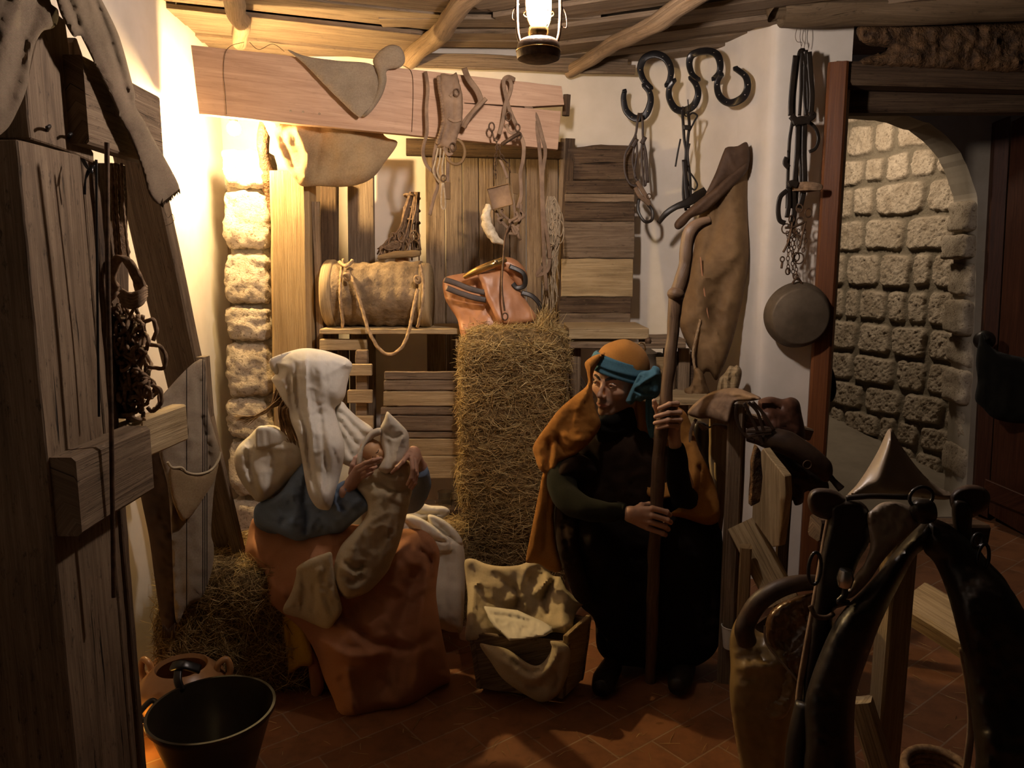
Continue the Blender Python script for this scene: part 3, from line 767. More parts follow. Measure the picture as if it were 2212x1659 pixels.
# dark coat and things hanging on the door
ct_ = relief([(2120, 718), (2138, 745), (2160, 760), (2212, 772), (2300, 780), (2300, 905), (2212, 915), (2150, 905), (2122, 880), (2106, 862), (2112, 820), (2108, 780)], 4.2, front=.06, back=.05, R=30, wr=.012, wrs=.03, step=8, folds=[([(2180, 790), (2175, 900)], .02, 8), ([(2140, 780), (2140, 890)], -.02, 8)])
o = mk('hanging_coat', ct_[0], ct_[1], M['black'], uv=ct_[2]); tag(o, 'black coat hanging on the dark door at the right edge', 'coat')
o = latheo('round_hat', [(.0, .03), (.035, .026), (.055, .0), (.055, -.02), (.04, -.03), (0, -.03)], P(2126, 735, 4.3), M['blackleather'], axis=(-.6, -.8, .1)); tag(o, 'small round black hat hanging above the black coat', 'hat')
o = reliefo('coat_on_passage_hook', [(1793, 792), (1800, 800), (1806, 825), (1806, 850), (1796, 868), (1776, 862), (1774, 810)], 3.74, M['black'], front=.03, back=.03, R=15, step=4)
o.name = 'black_bag'; tag(o, 'black bag edge hanging just behind the right door frame', 'bag')
# ================================================================== back of the room
def PV(px, py, A, B):
    """point seen at (px, py) on the upright plane through A and B"""
    n = Vector((B[1]-A[1], A[0]-B[0], 0)); q = P(px, py, 1.) - Vector((0, 0, CZ)); o = Vector((0, 0, CZ))
    return o + q*((Vector(A)-o).dot(n)/q.dot(n))
# --- sawn plank beam
BA, BB = P(412, 170, 3.42), P(1213, 250, 3.72)
ol = [(412, 97), (812, 141), (1213, 186), (1219, 226), (1150, 230), (1004, 222), (1002, 223.2), (1150, 234.5), (1212, 240), (1205, 323), (820, 285), (430, 246)]
bd = thing('plank_beam', 'broad light sawn plank hung under the ceiling, cracked at its right end', 'plank', PV(800, 285, BA, BB))
slabo('plank', [PV(x, y, BA, BB) for x, y in ol], .045, M['plank'], bd, d=(-.1, 1, 0), udir=(1, .3, 0), rag=.0015, cut=.05)
wm = MB()
for pts in ([(528, 92), (500, 100), (487, 118), (484, 160), (488, 205), (490, 248)], [(870, 142), (889, 156), (893, 200), (890, 285)], [(540, 92), (560, 108), (590, 96), (615, 112)]):
    v, f, uv = sweep([PV(x, y, BA, BB)+Vector((0, -.006, 0)) for x, y in pts], .0012, seg=5); wm.add(v, f, uv)
wm.build('tie_wire', M['rust'], bd)
for x, y in ((628, 240), (655, 242), (690, 246)):
    v, f, uv = ring(PV(x, y, BA, BB)+Vector((0, -.002, 0)), .004, .0012, N=(-.3, -1, 0)); mk('hook', v, f, M['steel'], bd, uv=uv)
tube('beam_bracket', [P(1225, 205, 3.9), P(1222, 250, 3.9)], .02, M['darkw'], bd, seg=6)
# --- burlap hung over the plank
bt = thing('burlap_drape', 'golden burlap cloth draped over the light plank, hanging below it in the lamp glow', 'cloth', P(715, 400, 3.6))
dz = lambda x: 3.42+(x-412)/801*.3
reliefo('cloth_flap', [(621, 107), (660, 121), (730, 131), (798, 137), (812, 158), (824, 182), (822, 205), (806, 228), (786, 246), (777, 254), (762, 243), (735, 217), (700, 182), (655, 136)], [(621, 107, dz(621)-.03), (800, 137, dz(800)-.03), (780, 240, dz(780)-.05)], M['burlapb'], bt, front=.01, shell=.005, step=5, wr=.004, wrs=.02, R=20)
reliefo('cloth_roll', [(808, 142), (806, 128), (822, 108), (842, 97), (862, 100), (873, 116), (874, 135), (862, 147), (836, 152), (835, 175), (826, 205), (808, 234), (790, 252), (782, 248), (800, 222), (812, 195), (816, 165)], dz(830)-.045, M['burlapb'], bt, front=.025, back=.03, R=16, step=4, wr=.003, wrs=.03)
reliefo('hanging_fold', [(570, 240), (574, 275), (592, 312), (612, 352), (634, 384), (652, 402), (690, 402), (730, 404), (770, 400), (805, 384), (832, 350), (859, 308), (830, 293), (800, 240), (690, 225)], [(580, 280, 3.60), (700, 300, 3.66), (850, 310, 3.74), (650, 400, 3.58), (760, 400, 3.66)], M['burlap'], bt, front=.045, shell=.006, R=60, step=6, wr=.006, wrs=.014,
        folds=[([(640, 270), (662, 330), (658, 398)], .04, 12), ([(600, 280), (625, 340), (648, 396)], -.02, 10), ([(700, 270), (684, 330), (672, 395)], -.025, 12), ([(790, 300), (800, 350), (780, 395)], .02, 24), ([(740, 290), (735, 350), (725, 400)], .015, 22)])
# --- hewn post and bark slat
board('hewn_post', P(634, 372, 3.72), P(626, 775, 3.72)+Vector((0, 0, -.9)), .196, .12, M['post'], face=(-.15, -1, 0), seed=11, wane=.01, bev=.15)
tag(bpy.data.objects['hewn_post'], 'thick pale hewn upright post right beside the stone pillar', 'post')
board('bark_slat', P(683, 436, 3.70), P(688, 790, 3.72)+Vector((0, 0, -.95)), .034, .03, M['pole'], face=(0, -1, 0), seed=12, wane=.006)
tag(bpy.data.objects['bark_slat'], 'narrow barky slat standing against the right side of the hewn post', 'slat')
tube('dark_stump_root', [P(572, 262, 3.78), P(570, 330, 3.76), P(580, 400, 3.78), P(586, 480, 3.8), P(588, 560, 3.8)], [.03, .036, .028, .022, .012], M['rot'], seg=14, jit=.02, js=9)
tag(bpy.data.objects['dark_stump_root'], 'gnarled dark root strip between the stone pillar and the hewn post', 'root')
# --- boards standing at the back wall
board('knotty_board', P(779, 330, 4.1), P(776, 640, 4.1)+Vector((0, 0, -.8)), .136, .03, M['grey'], face=(0, -1, 0), seed=21)
tag(bpy.data.objects['knotty_board'], 'knotty grey upright board standing behind the log barrel', 'board')
board('dark_upright', P(712, 385, 4.0), P(700, 600, 4.0)+Vector((0, 0, -.8)), .085, .05, M['darkw'], face=(0, -1, 0), seed=22)
tag(bpy.data.objects['dark_upright'], 'dark upright batten behind the log barrel near the hewn post', 'batten')
pn = thing('plank_panel', 'tall panel of upright grey-brown boards on the back wall behind the harness', 'panel', P(1060, 640, 4.15))
xs = [918, 961, 999, 1034, 1067, 1101, 1137, 1171, 1206]
for i, (a, b) in enumerate(zip(xs, xs[1:])):
    board('board', P((a+b)/2, 312+4*(i % 2), 4.14), P((a+b)/2+1, 646, 4.14)+Vector((0, 0, -.45)), (b-a-2.5)/F*4.1, .022, M['grey'] if i % 3 else M['old'], pn, face=(0, -1, 0), seed=30+i, ns=6)
board('header_rail', P(878, 318, 4.10), P(1216, 326, 4.12), .085, .04, M['darkw'], pn, face=(0, -1, 0), seed=41)
board('side_rail', P(1216, 300, 4.13), P(1206, 700, 4.13), .03, .03, M['old'], pn, face=(0, -1, 0), seed=42)
hp = thing('horizontal_plank_panel', 'old panel of horizontal dark planks with one pale plank, leaning at the back wall', 'panel', P(1290, 705, 4.0))
ys = [(314, 388, M['darkw'], 1371), (390, 418, M['darkw'], 1371), (419, 436, M['old'], 1371), (438, 477, M['darkw'], 1372), (479, 557, M['grey'], 1371), (559, 641, M['pale'], 1368), (643, 676, M['darkw'], 1364), (677, 712, M['grey'], 1362)]
for i, (a, b, mm, xr) in enumerate(ys):
    xl = 1226-(a-314)/400*22; ya = 4.12-(a-314)/400*.16
    slabo('board', [P(xl, a+(6 if i == 0 else 0), ya), P((xl+xr)/2, a-(2 if i == 0 else 0), ya), P(xr, a+1, ya), P(xr-1, b, ya), P(xl, b, ya)], .022, mm, hp, rag=.0035, seed=50+i, udir=(1, 0, 0))
board('batten', P(1232, 300, 4.14), P(1212, 700, 4.02), .05, .02, M['darkw'], hp, face=(0, -1, 0), seed=60)

# --- shelf bench
sh = thing('shelf_bench', 'long rough shelf carrying the log barrel and the tan pack saddle', 'shelf', P(850, 760, 3.75))
def boardf(name, x0, x1, y0, y1, Y, dep, mat, par, seed=0, x0b=None, x1b=None):
    a, b, c, d = P(x0, y0, Y), P(x1, y0, Y), P(x1b or x1, y1, Y), P(x0b or x0, y1, Y)
    return slabo(name, [a, b, c, d], dep, mat, par, rag=.002, seed=seed, udir=(1, 0, 0))
boardf('shelf_board', 690, 1003, 711, 722, 3.58, .34, M['pale'], sh, 1)
boardf('front_rail', 690, 792, 733, 757, 3.62, .03, M['pale'], sh, 2)
boardf('bracket', 984, 1002, 732, 748, 3.60, .06, M['pale'], sh, 3)
for x in (700, 1000): board('leg', P(x, 722, 3.82), P(x, 722, 3.82)+Vector((0, 0, -1.2)), .06, .05, M['old'], sh, seed=x)
tb = thing('bench_table', 'rough bench of stacked boards behind the seated man', 'table', P(1330, 760, 3.7))
boardf('top_board', 1229, 1402, 709, 733, 3.60, .40, M['pale'], tb, 4)
boardf('middle_board', 1230, 1364, 735, 742, 3.62, .30, M['pale'], tb, 5)
boardf('long_board', 1229, 1482, 740, 753, 3.58, .04, M['old'], tb, 6)
boardf('rear_board', 1400, 1482, 733, 752, 3.62, .28, M['old'], tb, 7)
for x, y in ((1242, 3.66), (1446, 3.70), (1478, 3.70)): board('leg', P(x, 753, y), P(x, 753, y)+Vector((0, 0, -.95 if x < 1300 else -.62)), .055, .045, M['old'], tb, seed=x)
board('brace', P(1236, 792, 3.68), P(1278, 862, 3.66), .03, .03, M['darkw'], tb, seed=3)
boardf('lower_shelf', 1400, 1545, 862, 876, 3.42, .35, M['pale'], tb, 8)
boardf('side_panel', 1462, 1512, 760, 862, 3.7, .02, M['darkw'], tb, 9)
boardf('back_panel', 1404, 1432, 800, 860, 3.6, .02, M['post'], tb, 10)
# dim green box behind the head cloth
bx = boardf('green_box', 1376, 1448, 772, 846, 3.62, .22, M['post'], None, 11); tag(bx, 'dull wooden box on the lower shelf behind the blue headband knot', 'box')

# --- log barrel
lb = thing('log_barrel', 'hollow log barrel with pale end discs and a rope sling on the shelf', 'barrel', P(818, 711, 3.75))
c0 = P(717, 635, 3.76); c1 = P(921, 640, 3.76); r0 = .152
prof = [(r0*.3, .02), (r0, .02)] + [(r0+.004*math.sin(i*1.7), .02+i/24*(c1.x-c0.x-.04)) for i in range(25)] + [(r0*.3, c1.x-c0.x-.02)]
v, f, uv = lathe(prof, c0, seg=64, axis=(1, 0, .0), jit=.012, seed=2)
g = np.array([nz((q[0]*3, q[1]*22, q[2]*22), 1, 3)*.006+nz((q[0]*8, q[1]*60, q[2]*60), 1, 5)*.003 for q in v]); v[:, 2] += g; v[:, 1] += g
mbk = M['bark']; o = mk('log_body', v, f, mbk, lb, uv=uv)
for c, s in ((c0, -1), (c1, 1)):
    latheo('end_disc', [(.0, -.026), (.154, -.026), (.163, -.016), (.163, .016), (.154, .026), (0, .026)], c, M['pale'], lb, seg=48, axis=(1, 0, 0), jit=.01, seed=3+s)
rp = MB()
def RP(mb, pts, r, **k): v, f, uv = rope(pts, r, **k); mb.add(v, f, uv)
yf = 3.57
RP(rp, [P(742, 560, 3.66), P(737, 590, 3.62), P(735, 640, 3.58), P(740, 690, 3.60), P(740, 712, 3.62)], .007)
RP(rp, [P(752, 585, 3.62), P(768, 620, 3.57), P(783, 670, 3.55), P(797, 715, 3.53), P(818, 752, 3.52), P(842, 766, 3.52), P(868, 750, 3.52), P(884, 712, 3.53), P(893, 665, 3.55), P(902, 625, 3.59)], .0078)
RP(rp, [P(908, 573, 3.68), P(914, 610, 3.60), P(913, 650, 3.57), P(906, 690, 3.58), P(902, 706, 3.60)], .007)
for a, b, rr in ((750, 600, .02), (902, 606, .018)):
    c = P(a, b, yf)
    for k in range(3):
        v, f, uv = ring(c+Vector((0, -.004*k, .004*k)), rr*.62, .0075, N=(random.uniform(-.7, .7), -1, random.uniform(-.7, .7))); rp.add(v, f, uv)
RP(rp, [P(733, 566, 3.64), P(748, 575, 3.60), P(762, 562, 3.62)], .008)
rp.build('rope_sling', M['rope'], lb)
# --- dark cord bundle with spindle
cbn = thing('cord_bundle', 'dark brown bundle of knotted cord hanging behind the log barrel with a turned spindle', 'cord', P(865, 560, 3.95))
mb = MB()
for k in range(34):
    y = 3.95+random.uniform(-.035, .035); s = random.uniform(-1, 1)
    p = [P(896+s*10, 415, y), P(888+s*16, 455, y-.02), P(880+s*20+random.uniform(-5, 5), 495, y), P(866+s*42, 530+random.uniform(-10, 10), y-.02), P(862+s*48, 545+random.uniform(-12, 18), y)]
    v, f, uv = sweep(p, .0045, seg=6, n=5); mb.add(v, f, uv)
for k in range(16):
    x = random.uniform(838, 905); y = random.uniform(508, 545)
    v, f, uv = ring(P(x, y, 3.90), random.uniform(.012, .03), .004, N=(random.uniform(-1, 1), -1, random.uniform(-.6, .6)), sx=random.uniform(.5, 1)); mb.add(v, f, uv)
for yy in (425, 452, 478):
    v, f, uv = ring(P(890, yy, 3.95), .04, .005, N=(.2, .2, 1), sx=1.); mb.add(v, f, uv)
for k in range(5):
    v, f, uv = sweep([P(868, 520+k*3, 3.9), P(840, 528+k*3, 3.88), P(822, 540-k*2, 3.88), P(826, 550, 3.88), P(846, 552, 3.89)], .0035, seg=6); mb.add(v, f, uv)
mb.build('cord', M['rope2'], cbn)
tube('spindle', [P(817, 557, 3.84), P(850, 551, 3.84), P(880, 549, 3.84), P(908, 547, 3.84)], [.012, .014, .019, .016, .02, .012], M['post'], cbn, seg=14)
o = latheo('small_jar', [(.0, 0), (.028, 0), (.034, .02), (.03, .045), (.02, .055), (0, .056)], P(868, 572, 3.9), M['clay']); tag(o, 'tiny pale jar just behind the top of the log barrel', 'jar')

# --- tan pack saddle
sd_ = thing('pack_saddle', 'tan leather pack saddle with dark straps lying on the shelf behind the hay', 'saddle', P(1060, 735, 3.62))
reliefo('rear_flap', [(958, 603), (990, 592), (1030, 590), (1055, 610), (1090, 660), (1098, 700), (1060, 735), (1025, 742), (1003, 742), (994, 718), (988, 690), (972, 665), (960, 640)], [(960, 620, 3.62), (1080, 640, 3.55), (1010, 740, 3.50)], M['leather'], sd_, front=.02, shell=.008, R=14, step=5, wr=.004, wrs=.012,
        folds=[([(970, 655), (992, 680), (1003, 735)], .006, 5), ([(1030, 600), (1060, 660), (1070, 720)], -.012, 14)])
reliefo('front_flap', [(1032, 592), (1050, 586), (1086, 584), (1104, 600), (1122, 625), (1140, 655), (1160, 690), (1120, 700), (1080, 698), (1062, 668), (1048, 640), (1040, 612)], [(1040, 600, 3.50), (1140, 650, 3.52), (1090, 690, 3.46)], M['leather'], sd_, front=.022, shell=.008, R=14, step=5, wr=.003, wrs=.012)
tube('saddle_bar', [P(1004, 598, 3.54), P(1030, 585, 3.50), P(1062, 572, 3.48), P(1092, 560, 3.50)], [.012, .018, .018, .014], M['brass'], sd_, seg=12)
reliefo('pommel', [(1060, 575), (1088, 556), (1112, 560), (1132, 578), (1140, 600), (1128, 625), (1112, 618), (1098, 592), (1075, 585)], 3.58, M['leather'], sd_, front=.05, back=.05, step=4, R=14)
for a in ([(960, 604), (985, 612), (1015, 624), (1048, 632)], [(965, 622), (990, 632), (1020, 642), (1050, 648)]):
    v, f, uv = sweep([P(x, y, 3.49-.0002*(x-960)) for x, y in a], .026, .006, N=(0, -1, .2)); mk('strap', v, f, M['darkleather'], sd_, uv=uv)
for a in ([(1100, 575), (1130, 590), (1134, 615), (1118, 622), (1108, 612)], [(1126, 632), (1150, 640), (1168, 662), (1172, 690)]):
    v, f, uv = sweep([P(x, y, 3.50) for x, y in a], .022, .006, N=(.3, -1, .2)); mk('strap', v, f, M['blackleather'], sd_, uv=uv)
o = latheo('stud', [(0, .006), (.006, .004), (.008, 0)], P(1072, 565, 3.455), M['steel'], sd_, axis=(0, -1, 0), seg=12)

# --- harness hanging on the plank
def straps(mb, lst, Y, w, t=.006, N=(0, -1, .05)):
    for a in lst:
        ww = w; YY = Y
        if isinstance(a, tuple) and not isinstance(a[0], (int, float)) and len(a) == 2 and isinstance(a[1], dict): a, kw = a; ww = kw.get('w', w); YY = kw.get('Y', Y)
        pts = [P(q[0], q[1], YY + (q[2] if len(q) > 2 else 0)) for q in a]
        v, f, uv = sweep(pts, ww, t, N=N, seg=10); mb.add(v, f, uv)
h1 = thing('padded_harness', 'grey leather harness pad with scalloped edge hanging on the light plank', 'harness', P(965, 340, 3.6))
sc = [(950, 160)]
for i in range(13): sc += [(946+(6 if i % 2 else 0)+i*.9, 166+i*10)]
ol = [(953, 158), (975, 162), (986, 156), (992, 175), (999, 205), (1000, 240), (998, 262), (992, 285), (985, 308), (978, 326), (966, 322), (955, 318), (945, 316), (950, 300), (955, 280), (958, 262), (955, 235), (952, 205), (948, 180)]
reliefo('pad', ol, 3.545, M['oldleather'], h1, front=.014, back=.01, R=8, step=4, sharp=True, rag=.6, folds=[([(975, 170), (978, 240), (962, 310)], -.005, 4)])
mb = MB(); hn = [(948, 168), (950, 190), (954, 212), (957, 238), (958, 262), (953, 285), (946, 308)]
for q in cr([(a, b, 0) for a, b in hn], 4):
    v, f, uv = lathe([(0, -.009), (.008, -.006), (.011, 0), (.008, .006), (0, .009)], P(q[0], q[1], 3.54), seg=8, axis=(0, -1, 0)); mb.add(v, f, uv)
mb.build('scalloped_edge', M['oldleather'], h1)
mb = MB()
straps(mb, [[(919, 155, .02), (924, 190), (921, 235), (922, 285), (915, 315), (914, 335), (922, 358), (936, 372)], [(945, 300), (938, 335), (937, 365), (945, 400), (938, 425), (928, 465)], [(975, 320), (968, 350), (967, 390), (970, 415)]], 3.55, .016)
straps(mb, [[(1003, 148, .03), (1012, 170), (1030, 195), (1038, 215), (1036, 225), (1020, 245), (1006, 262), (1002, 275)]], 3.55, .026)
straps(mb, [[(1050, 213), (1036, 228), (1018, 248), (1002, 276)]], 3.53, .018, .018)
straps(mb, [[(972, 208), (980, 200), (990, 205)], [(968, 255), (982, 262), (996, 258)], [(958, 318), (968, 334), (978, 330)]], 3.53, .014, .008)
mb.build('strap', M['oldleather'], h1)
v, f, uv = ring(P(984, 328, 3.55), .042, .007, N=(.2, -1, 0), sy=1.3); mk('horn_ring', v, f, M['hide'], h1, uv=uv)
for c, r in (((986, 200), .012), ((978, 318), .014), ((958, 385), .011)):
    v, f, uv = ring(P(c[0], c[1], 3.52), r, .003, sy=1.3); mk('iron_ring', v, f, M['rust'], h1, uv=uv)
mb = MB(); straps(mb, [[(946, 320), (940, 350), (936, 372), (950, 395)], [(952, 320), (950, 345), (945, 372), (955, 392)], [(960, 325), (955, 360), (957, 385)], [(955, 395), (953, 440), (958, 452), (962, 440), (958, 395)]], 3.53, .008, .004)
mb.build('thong', M['twine'], h1)
slabo('buckle_tab', [P(960, 393, 3.53), P(973, 393, 3.53), P(973, 432, 3.53), P(960, 430, 3.53)], .008, M['hide'], h1)

h2 = thing('bridle_with_blinkers', 'driving bridle with square blinkers and chains hanging on the plank right end', 'bridle', P(1095, 510, 3.6))
mb = MB()
straps(mb, [[(1112, 172, .03), (1098, 166), (1088, 175), (1092, 205), (1102, 240), (1114, 268)], [(1086, 172, .03), (1100, 172), (1104, 190), (1092, 225), (1086, 262), (1078, 290)], [(1122, 288), (1131, 312), (1130, 345), (1124, 375), (1126, 420), (1118, 450)]], 3.57, .018)
straps(mb, [[(1080, 345), (1088, 362), (1096, 385)], [(1094, 268, -.01), (1100, 285), (1115, 288)], [(1070, 455), (1085, 480), (1105, 500)], [(1108, 430), (1112, 470), (1098, 490)], [(1126, 440), (1122, 480), (1108, 505)]], 3.55, .013)
mb.build('strap', M['oldleather'], h2)
mb = MB()
for c, r in (((1062, 274), .012), ((1098, 252), .012), ((1118, 276), .010), ((1121, 293), .010)):
    v, f, uv = ring(P(c[0], c[1], 3.55), r, .0035, sy=1.5); mb.add(v, f, uv)
v, f, uv = sweep([P(1063, 285, 3.55), P(1068, 305, 3.55)], .004, seg=8); mb.add(v, f, uv)
v, f, uv = sweep([P(1084, 312, 3.54), P(1102, 300, 3.53), P(1122, 288, 3.55)], .0085, seg=10); mb.add(v, f, uv)
mb.build('bit', M['rust'], h2)
mb = MB(); chain(mb, [P(1072, 298, 3.54), P(1073, 320, 3.53), P(1070, 350, 3.54), P(1071, 385, 3.54)], .013, .0022); chain(mb, [P(1076, 312, 3.53), P(1082, 335, 3.53), P(1095, 352, 3.54), P(1102, 372, 3.54)], .015, .0024); mb.build('chain', M['rust'], h2)
slabo('blinker', [P(1052, 408, 3.52), P(1099, 396, 3.49), P(1108, 441, 3.49), P(1064, 453, 3.52)], .007, M['oldleather'], h2, bev=.002)
v, f, uv = sweep([P(1052, 408, 3.515), P(1099, 396, 3.485), P(1108, 441, 3.485), P(1064, 453, 3.515)], .0035, seg=6, spline=False, closed=True); mk('blinker_edge', v, f, M['hide'], h2, uv=uv)
slabo('blinker', [P(1104, 373, 3.55), P(1121, 375, 3.57), P(1122, 400, 3.57), P(1119, 420, 3.56), P(1108, 418, 3.54)], .006, M['hide'], h2, bev=.002)
cw = [P(1056, 442, 3.53), P(1050, 468, 3.52), P(1056, 495, 3.52), P(1068, 515, 3.52), P(1088, 527, 3.53)]
v, f, uv = sweep(cw, [.012, .022, .024, .02, .008], seg=16, n=10, jit=.008, js=45); mk('wool_pad', v, f, M['wool'], h2, uv=uv)
mb = MB()
for k in range(12):
    x = random.uniform(1085, 1126); y = random.uniform(445, 505)
    v, f, uv = sweep([P(x, y, 3.53), P(x+random.uniform(-14, 14), y+random.uniform(5, 18), 3.52), P(x+random.uniform(-18, 18), y+random.uniform(10, 30), 3.53)], .012, .004, N=(random.uniform(-.5, .5), -1, 0), seg=8); mb.add(v, f, uv)
mb.build('knotted_thongs', M['oldleather'], h2)
tube('lead_rod', [P(1104, 482, 3.50), P(1092, 510, 3.48), P(1087, 560, 3.42), P(1084, 620, 3.38), P(1090, 672, 3.36)], .0045, M['rust'], h2, seg=8)
v, f, uv = ring(P(1091, 684, 3.36), .012, .003, sy=1.3); mk('hook', v, f, M['rust'], h2, uv=uv)

h3 = thing('long_reins', 'pair of long grey leather reins hanging from the plank right end', 'reins', P(1172, 600, 3.75))
mb = MB(); straps(mb, [[(1128, 222, 0), (1145, 240), (1158, 275), (1166, 330), (1170, 420), (1173, 500), (1176, 570), (1181, 628)], [(1140, 226, 0), (1158, 250), (1172, 300), (1178, 330), (1172, 380), (1175, 460), (1184, 520), (1188, 560)], [(1188, 560), (1182, 585), (1160, 595), (1172, 575)]], 3.70, .018); mb.build('strap', M['oldleather'], h3)
tw = thing('twine_hank', 'pale frayed hank of twine hanging beside the horizontal plank panel', 'twine', P(1185, 680, 3.8))
mb = MB()
for k in range(46):
    y = 3.78+random.uniform(-.03, .03); s = random.uniform(-1, 1)
    e = random.uniform(560, 700); p = [P(1190+s*7, 424, y), P(1194+s*16, 455, y-.01), P(1192+s*17, 520+random.uniform(-15, 15), y)]
    p += [P(1188+s*15+random.uniform(-6, 6), 520+(e-520)*t, y+random.uniform(-.01, .01)) for t in (.4, .8, 1.)]
    v, f, uv = sweep(p, .0026, seg=5, n=4); mb.add(v, f, uv)
for k in range(12):
    v, f, uv = ring(P(1196+random.uniform(-8, 14), random.uniform(450, 520), 3.75), random.uniform(.02, .05), .0028, N=(random.uniform(-1, 1), -1, 0), sx=.45, sy=1.2); mb.add(v, f, uv)
mb.build('strands', M['twine'], tw)

# --- linked horseshoes
hs = thing('horseshoe_rack', 'black rack of five welded horseshoes hanging in an S chain by the back wall', 'horseshoes', P(1480, 240, 3.98))
shoes = [[(1349, 197), (1347, 215), (1353, 240), (1373, 256), (1394, 248), (1405, 222), (1403, 200), (1391, 184)],
         [(1406, 190), (1390, 172), (1383, 148), (1392, 126), (1415, 117), (1438, 127), (1449, 150), (1447, 172), (1440, 184)],
         [(1456, 174), (1446, 190), (1446, 212), (1458, 234), (1477, 239), (1498, 228), (1508, 205), (1504, 184), (1492, 168)],
         [(1508, 172), (1495, 160), (1489, 138), (1494, 120), (1512, 112), (1534, 111), (1550, 120), (1556, 140), (1553, 158), (1542, 170)],
         [(1558, 162), (1549, 180), (1553, 205), (1568, 220), (1586, 221), (1606, 209), (1615, 188), (1610, 165), (1589, 148)]]
for si, s in enumerate(shoes):
    Yd = lambda x: float(np.interp(x, [1349, 1450, 1510, 1560, 1620], [4.12, 4.08, 3.98, 3.86, 3.72]))
    v, f, uv = sweep([P(x, y, Yd(x)) for x, y in s], [.024, .031, .036, .038, .036, .031, .026], .011, N=(0, -1, .1), seg=12, n=8)
    o = mk('horseshoe', v, f, M['iron'], hs, uv=uv)
    path = cr([(a, b, 0) for a, b in s], 8); d = np.r_[0, np.cumsum(np.linalg.norm(np.diff(path, axis=0), axis=1))]
    for k in range(1, 8):
        if k == 4: continue
        t = d[-1]*k/8; x = np.interp(t, d, path[:, 0]); y = np.interp(t, d, path[:, 1])
        vv, ff, uu = lathe([(0, .003), (.0028, .002), (.0035, 0)], P(x, y, Yd(x)-.006), seg=8, axis=(0, -1, 0)); mk('nail_head', vv, ff, M['steel'], o, uv=uu)
    for e in (s[0], s[-1]):
        latheo('calkin', [(0, -.012), (.010, -.01), (.011, 0), (.010, .01), (0, .012)], P(e[0], e[1], Yd(e[0])), M['iron'], hs, seg=10, axis=(1, 0, .3))
v, f, uv = sweep([P(1475, 190+40, 4.0), P(1480, 250, 3.97), P(1487, 246, 3.96), P(1486, 215, 3.99)], .003, seg=6); mk('hook', v, f, M['iron'], hs, uv=uv)
bA = thing('short_bridle', 'small dark bridle with a thick noseband hanging from the leftmost horseshoe', 'bridle', P(1385, 480, 4.03))
mb = MB()
straps(mb, [[(1380, 244, -.02), (1377, 262), (1373, 290), (1362, 312), (1350, 335), (1350, 372), (1362, 398), (1382, 402)], [(1384, 244, -.01), (1388, 262), (1389, 300), (1396, 335), (1400, 395)], [(1373, 292), (1376, 330), (1370, 375), (1378, 392)], [(1388, 300), (1386, 340), (1392, 400), (1396, 380), (1390, 320)], [(1374, 300), (1366, 345), (1374, 385)]], 4.03, .012, .006)
straps(mb, [[(1366, 318), (1376, 300)], [(1386, 310), (1394, 296)]], 4.02, .022, .010)
mb.build('strap', M['darkleather'], bA)
mb = MB(); straps(mb, [[(1376, 392), (1384, 405), (1396, 425), (1402, 438)], [(1372, 405), (1384, 425), (1404, 442)]], 4.0, .022, .016); mb.build('cheek_pad', M['oldleather'], bA)
v, f, uv = sweep([P(1380, 430, 4.0), P(1378, 455, 3.99), P(1392, 478, 3.98), P(1408, 475, 3.99), P(1409, 455, 4.0), P(1400, 442, 4.0)], .016, .012, N=(-.3, -1, 0), seg=12); mk('noseband', v, f, M['blackleather'], bA, uv=uv)
v, f, uv = ring(P(1402, 424, 3.99), .012, .0028); mk('ring', v, f, M['rust'], bA, uv=uv)
bB = thing('hames_strap', 'dark strap with a curved crossbar hanging from the middle horseshoe', 'strap', P(1480, 480, 3.95))
mb = MB()
straps(mb, [[(1474, 236, -.02), (1476, 270), (1478, 300), (1482, 330), (1478, 370), (1476, 420), (1482, 455)], [(1486, 240, -.02), (1489, 270), (1486, 300), (1484, 335), (1490, 380), (1492, 430)]], 3.93, .015, .007)
straps(mb, [[(1490, 282), (1500, 262), (1506, 250), (1496, 244), (1486, 252)], [(1470, 300), (1464, 330), (1459, 360)], [(1490, 310), (1486, 330), (1488, 360)], [(1484, 366), (1496, 380), (1506, 398), (1500, 410), (1488, 400), (1484, 385)]], 3.92, .009, .004)
straps(mb, [[(1476, 275), (1492, 276)], [(1478, 345), (1482, 400), (1486, 450)]], 3.91, .024, .010)
mb.build('strap', M['blackleather'], bB)
v, f, uv = sweep([P(1423, 481, 3.92), P(1438, 462, 3.9), P(1460, 447, 3.89), P(1484, 438, 3.89), P(1505, 425, 3.9), P(1524, 414, 3.92)], [.022, .03, .03, .04, .05, .05], .02, N=(0, -1, .2), seg=12); mk('crossbar', v, f, M['blackleather'], bB, uv=uv)

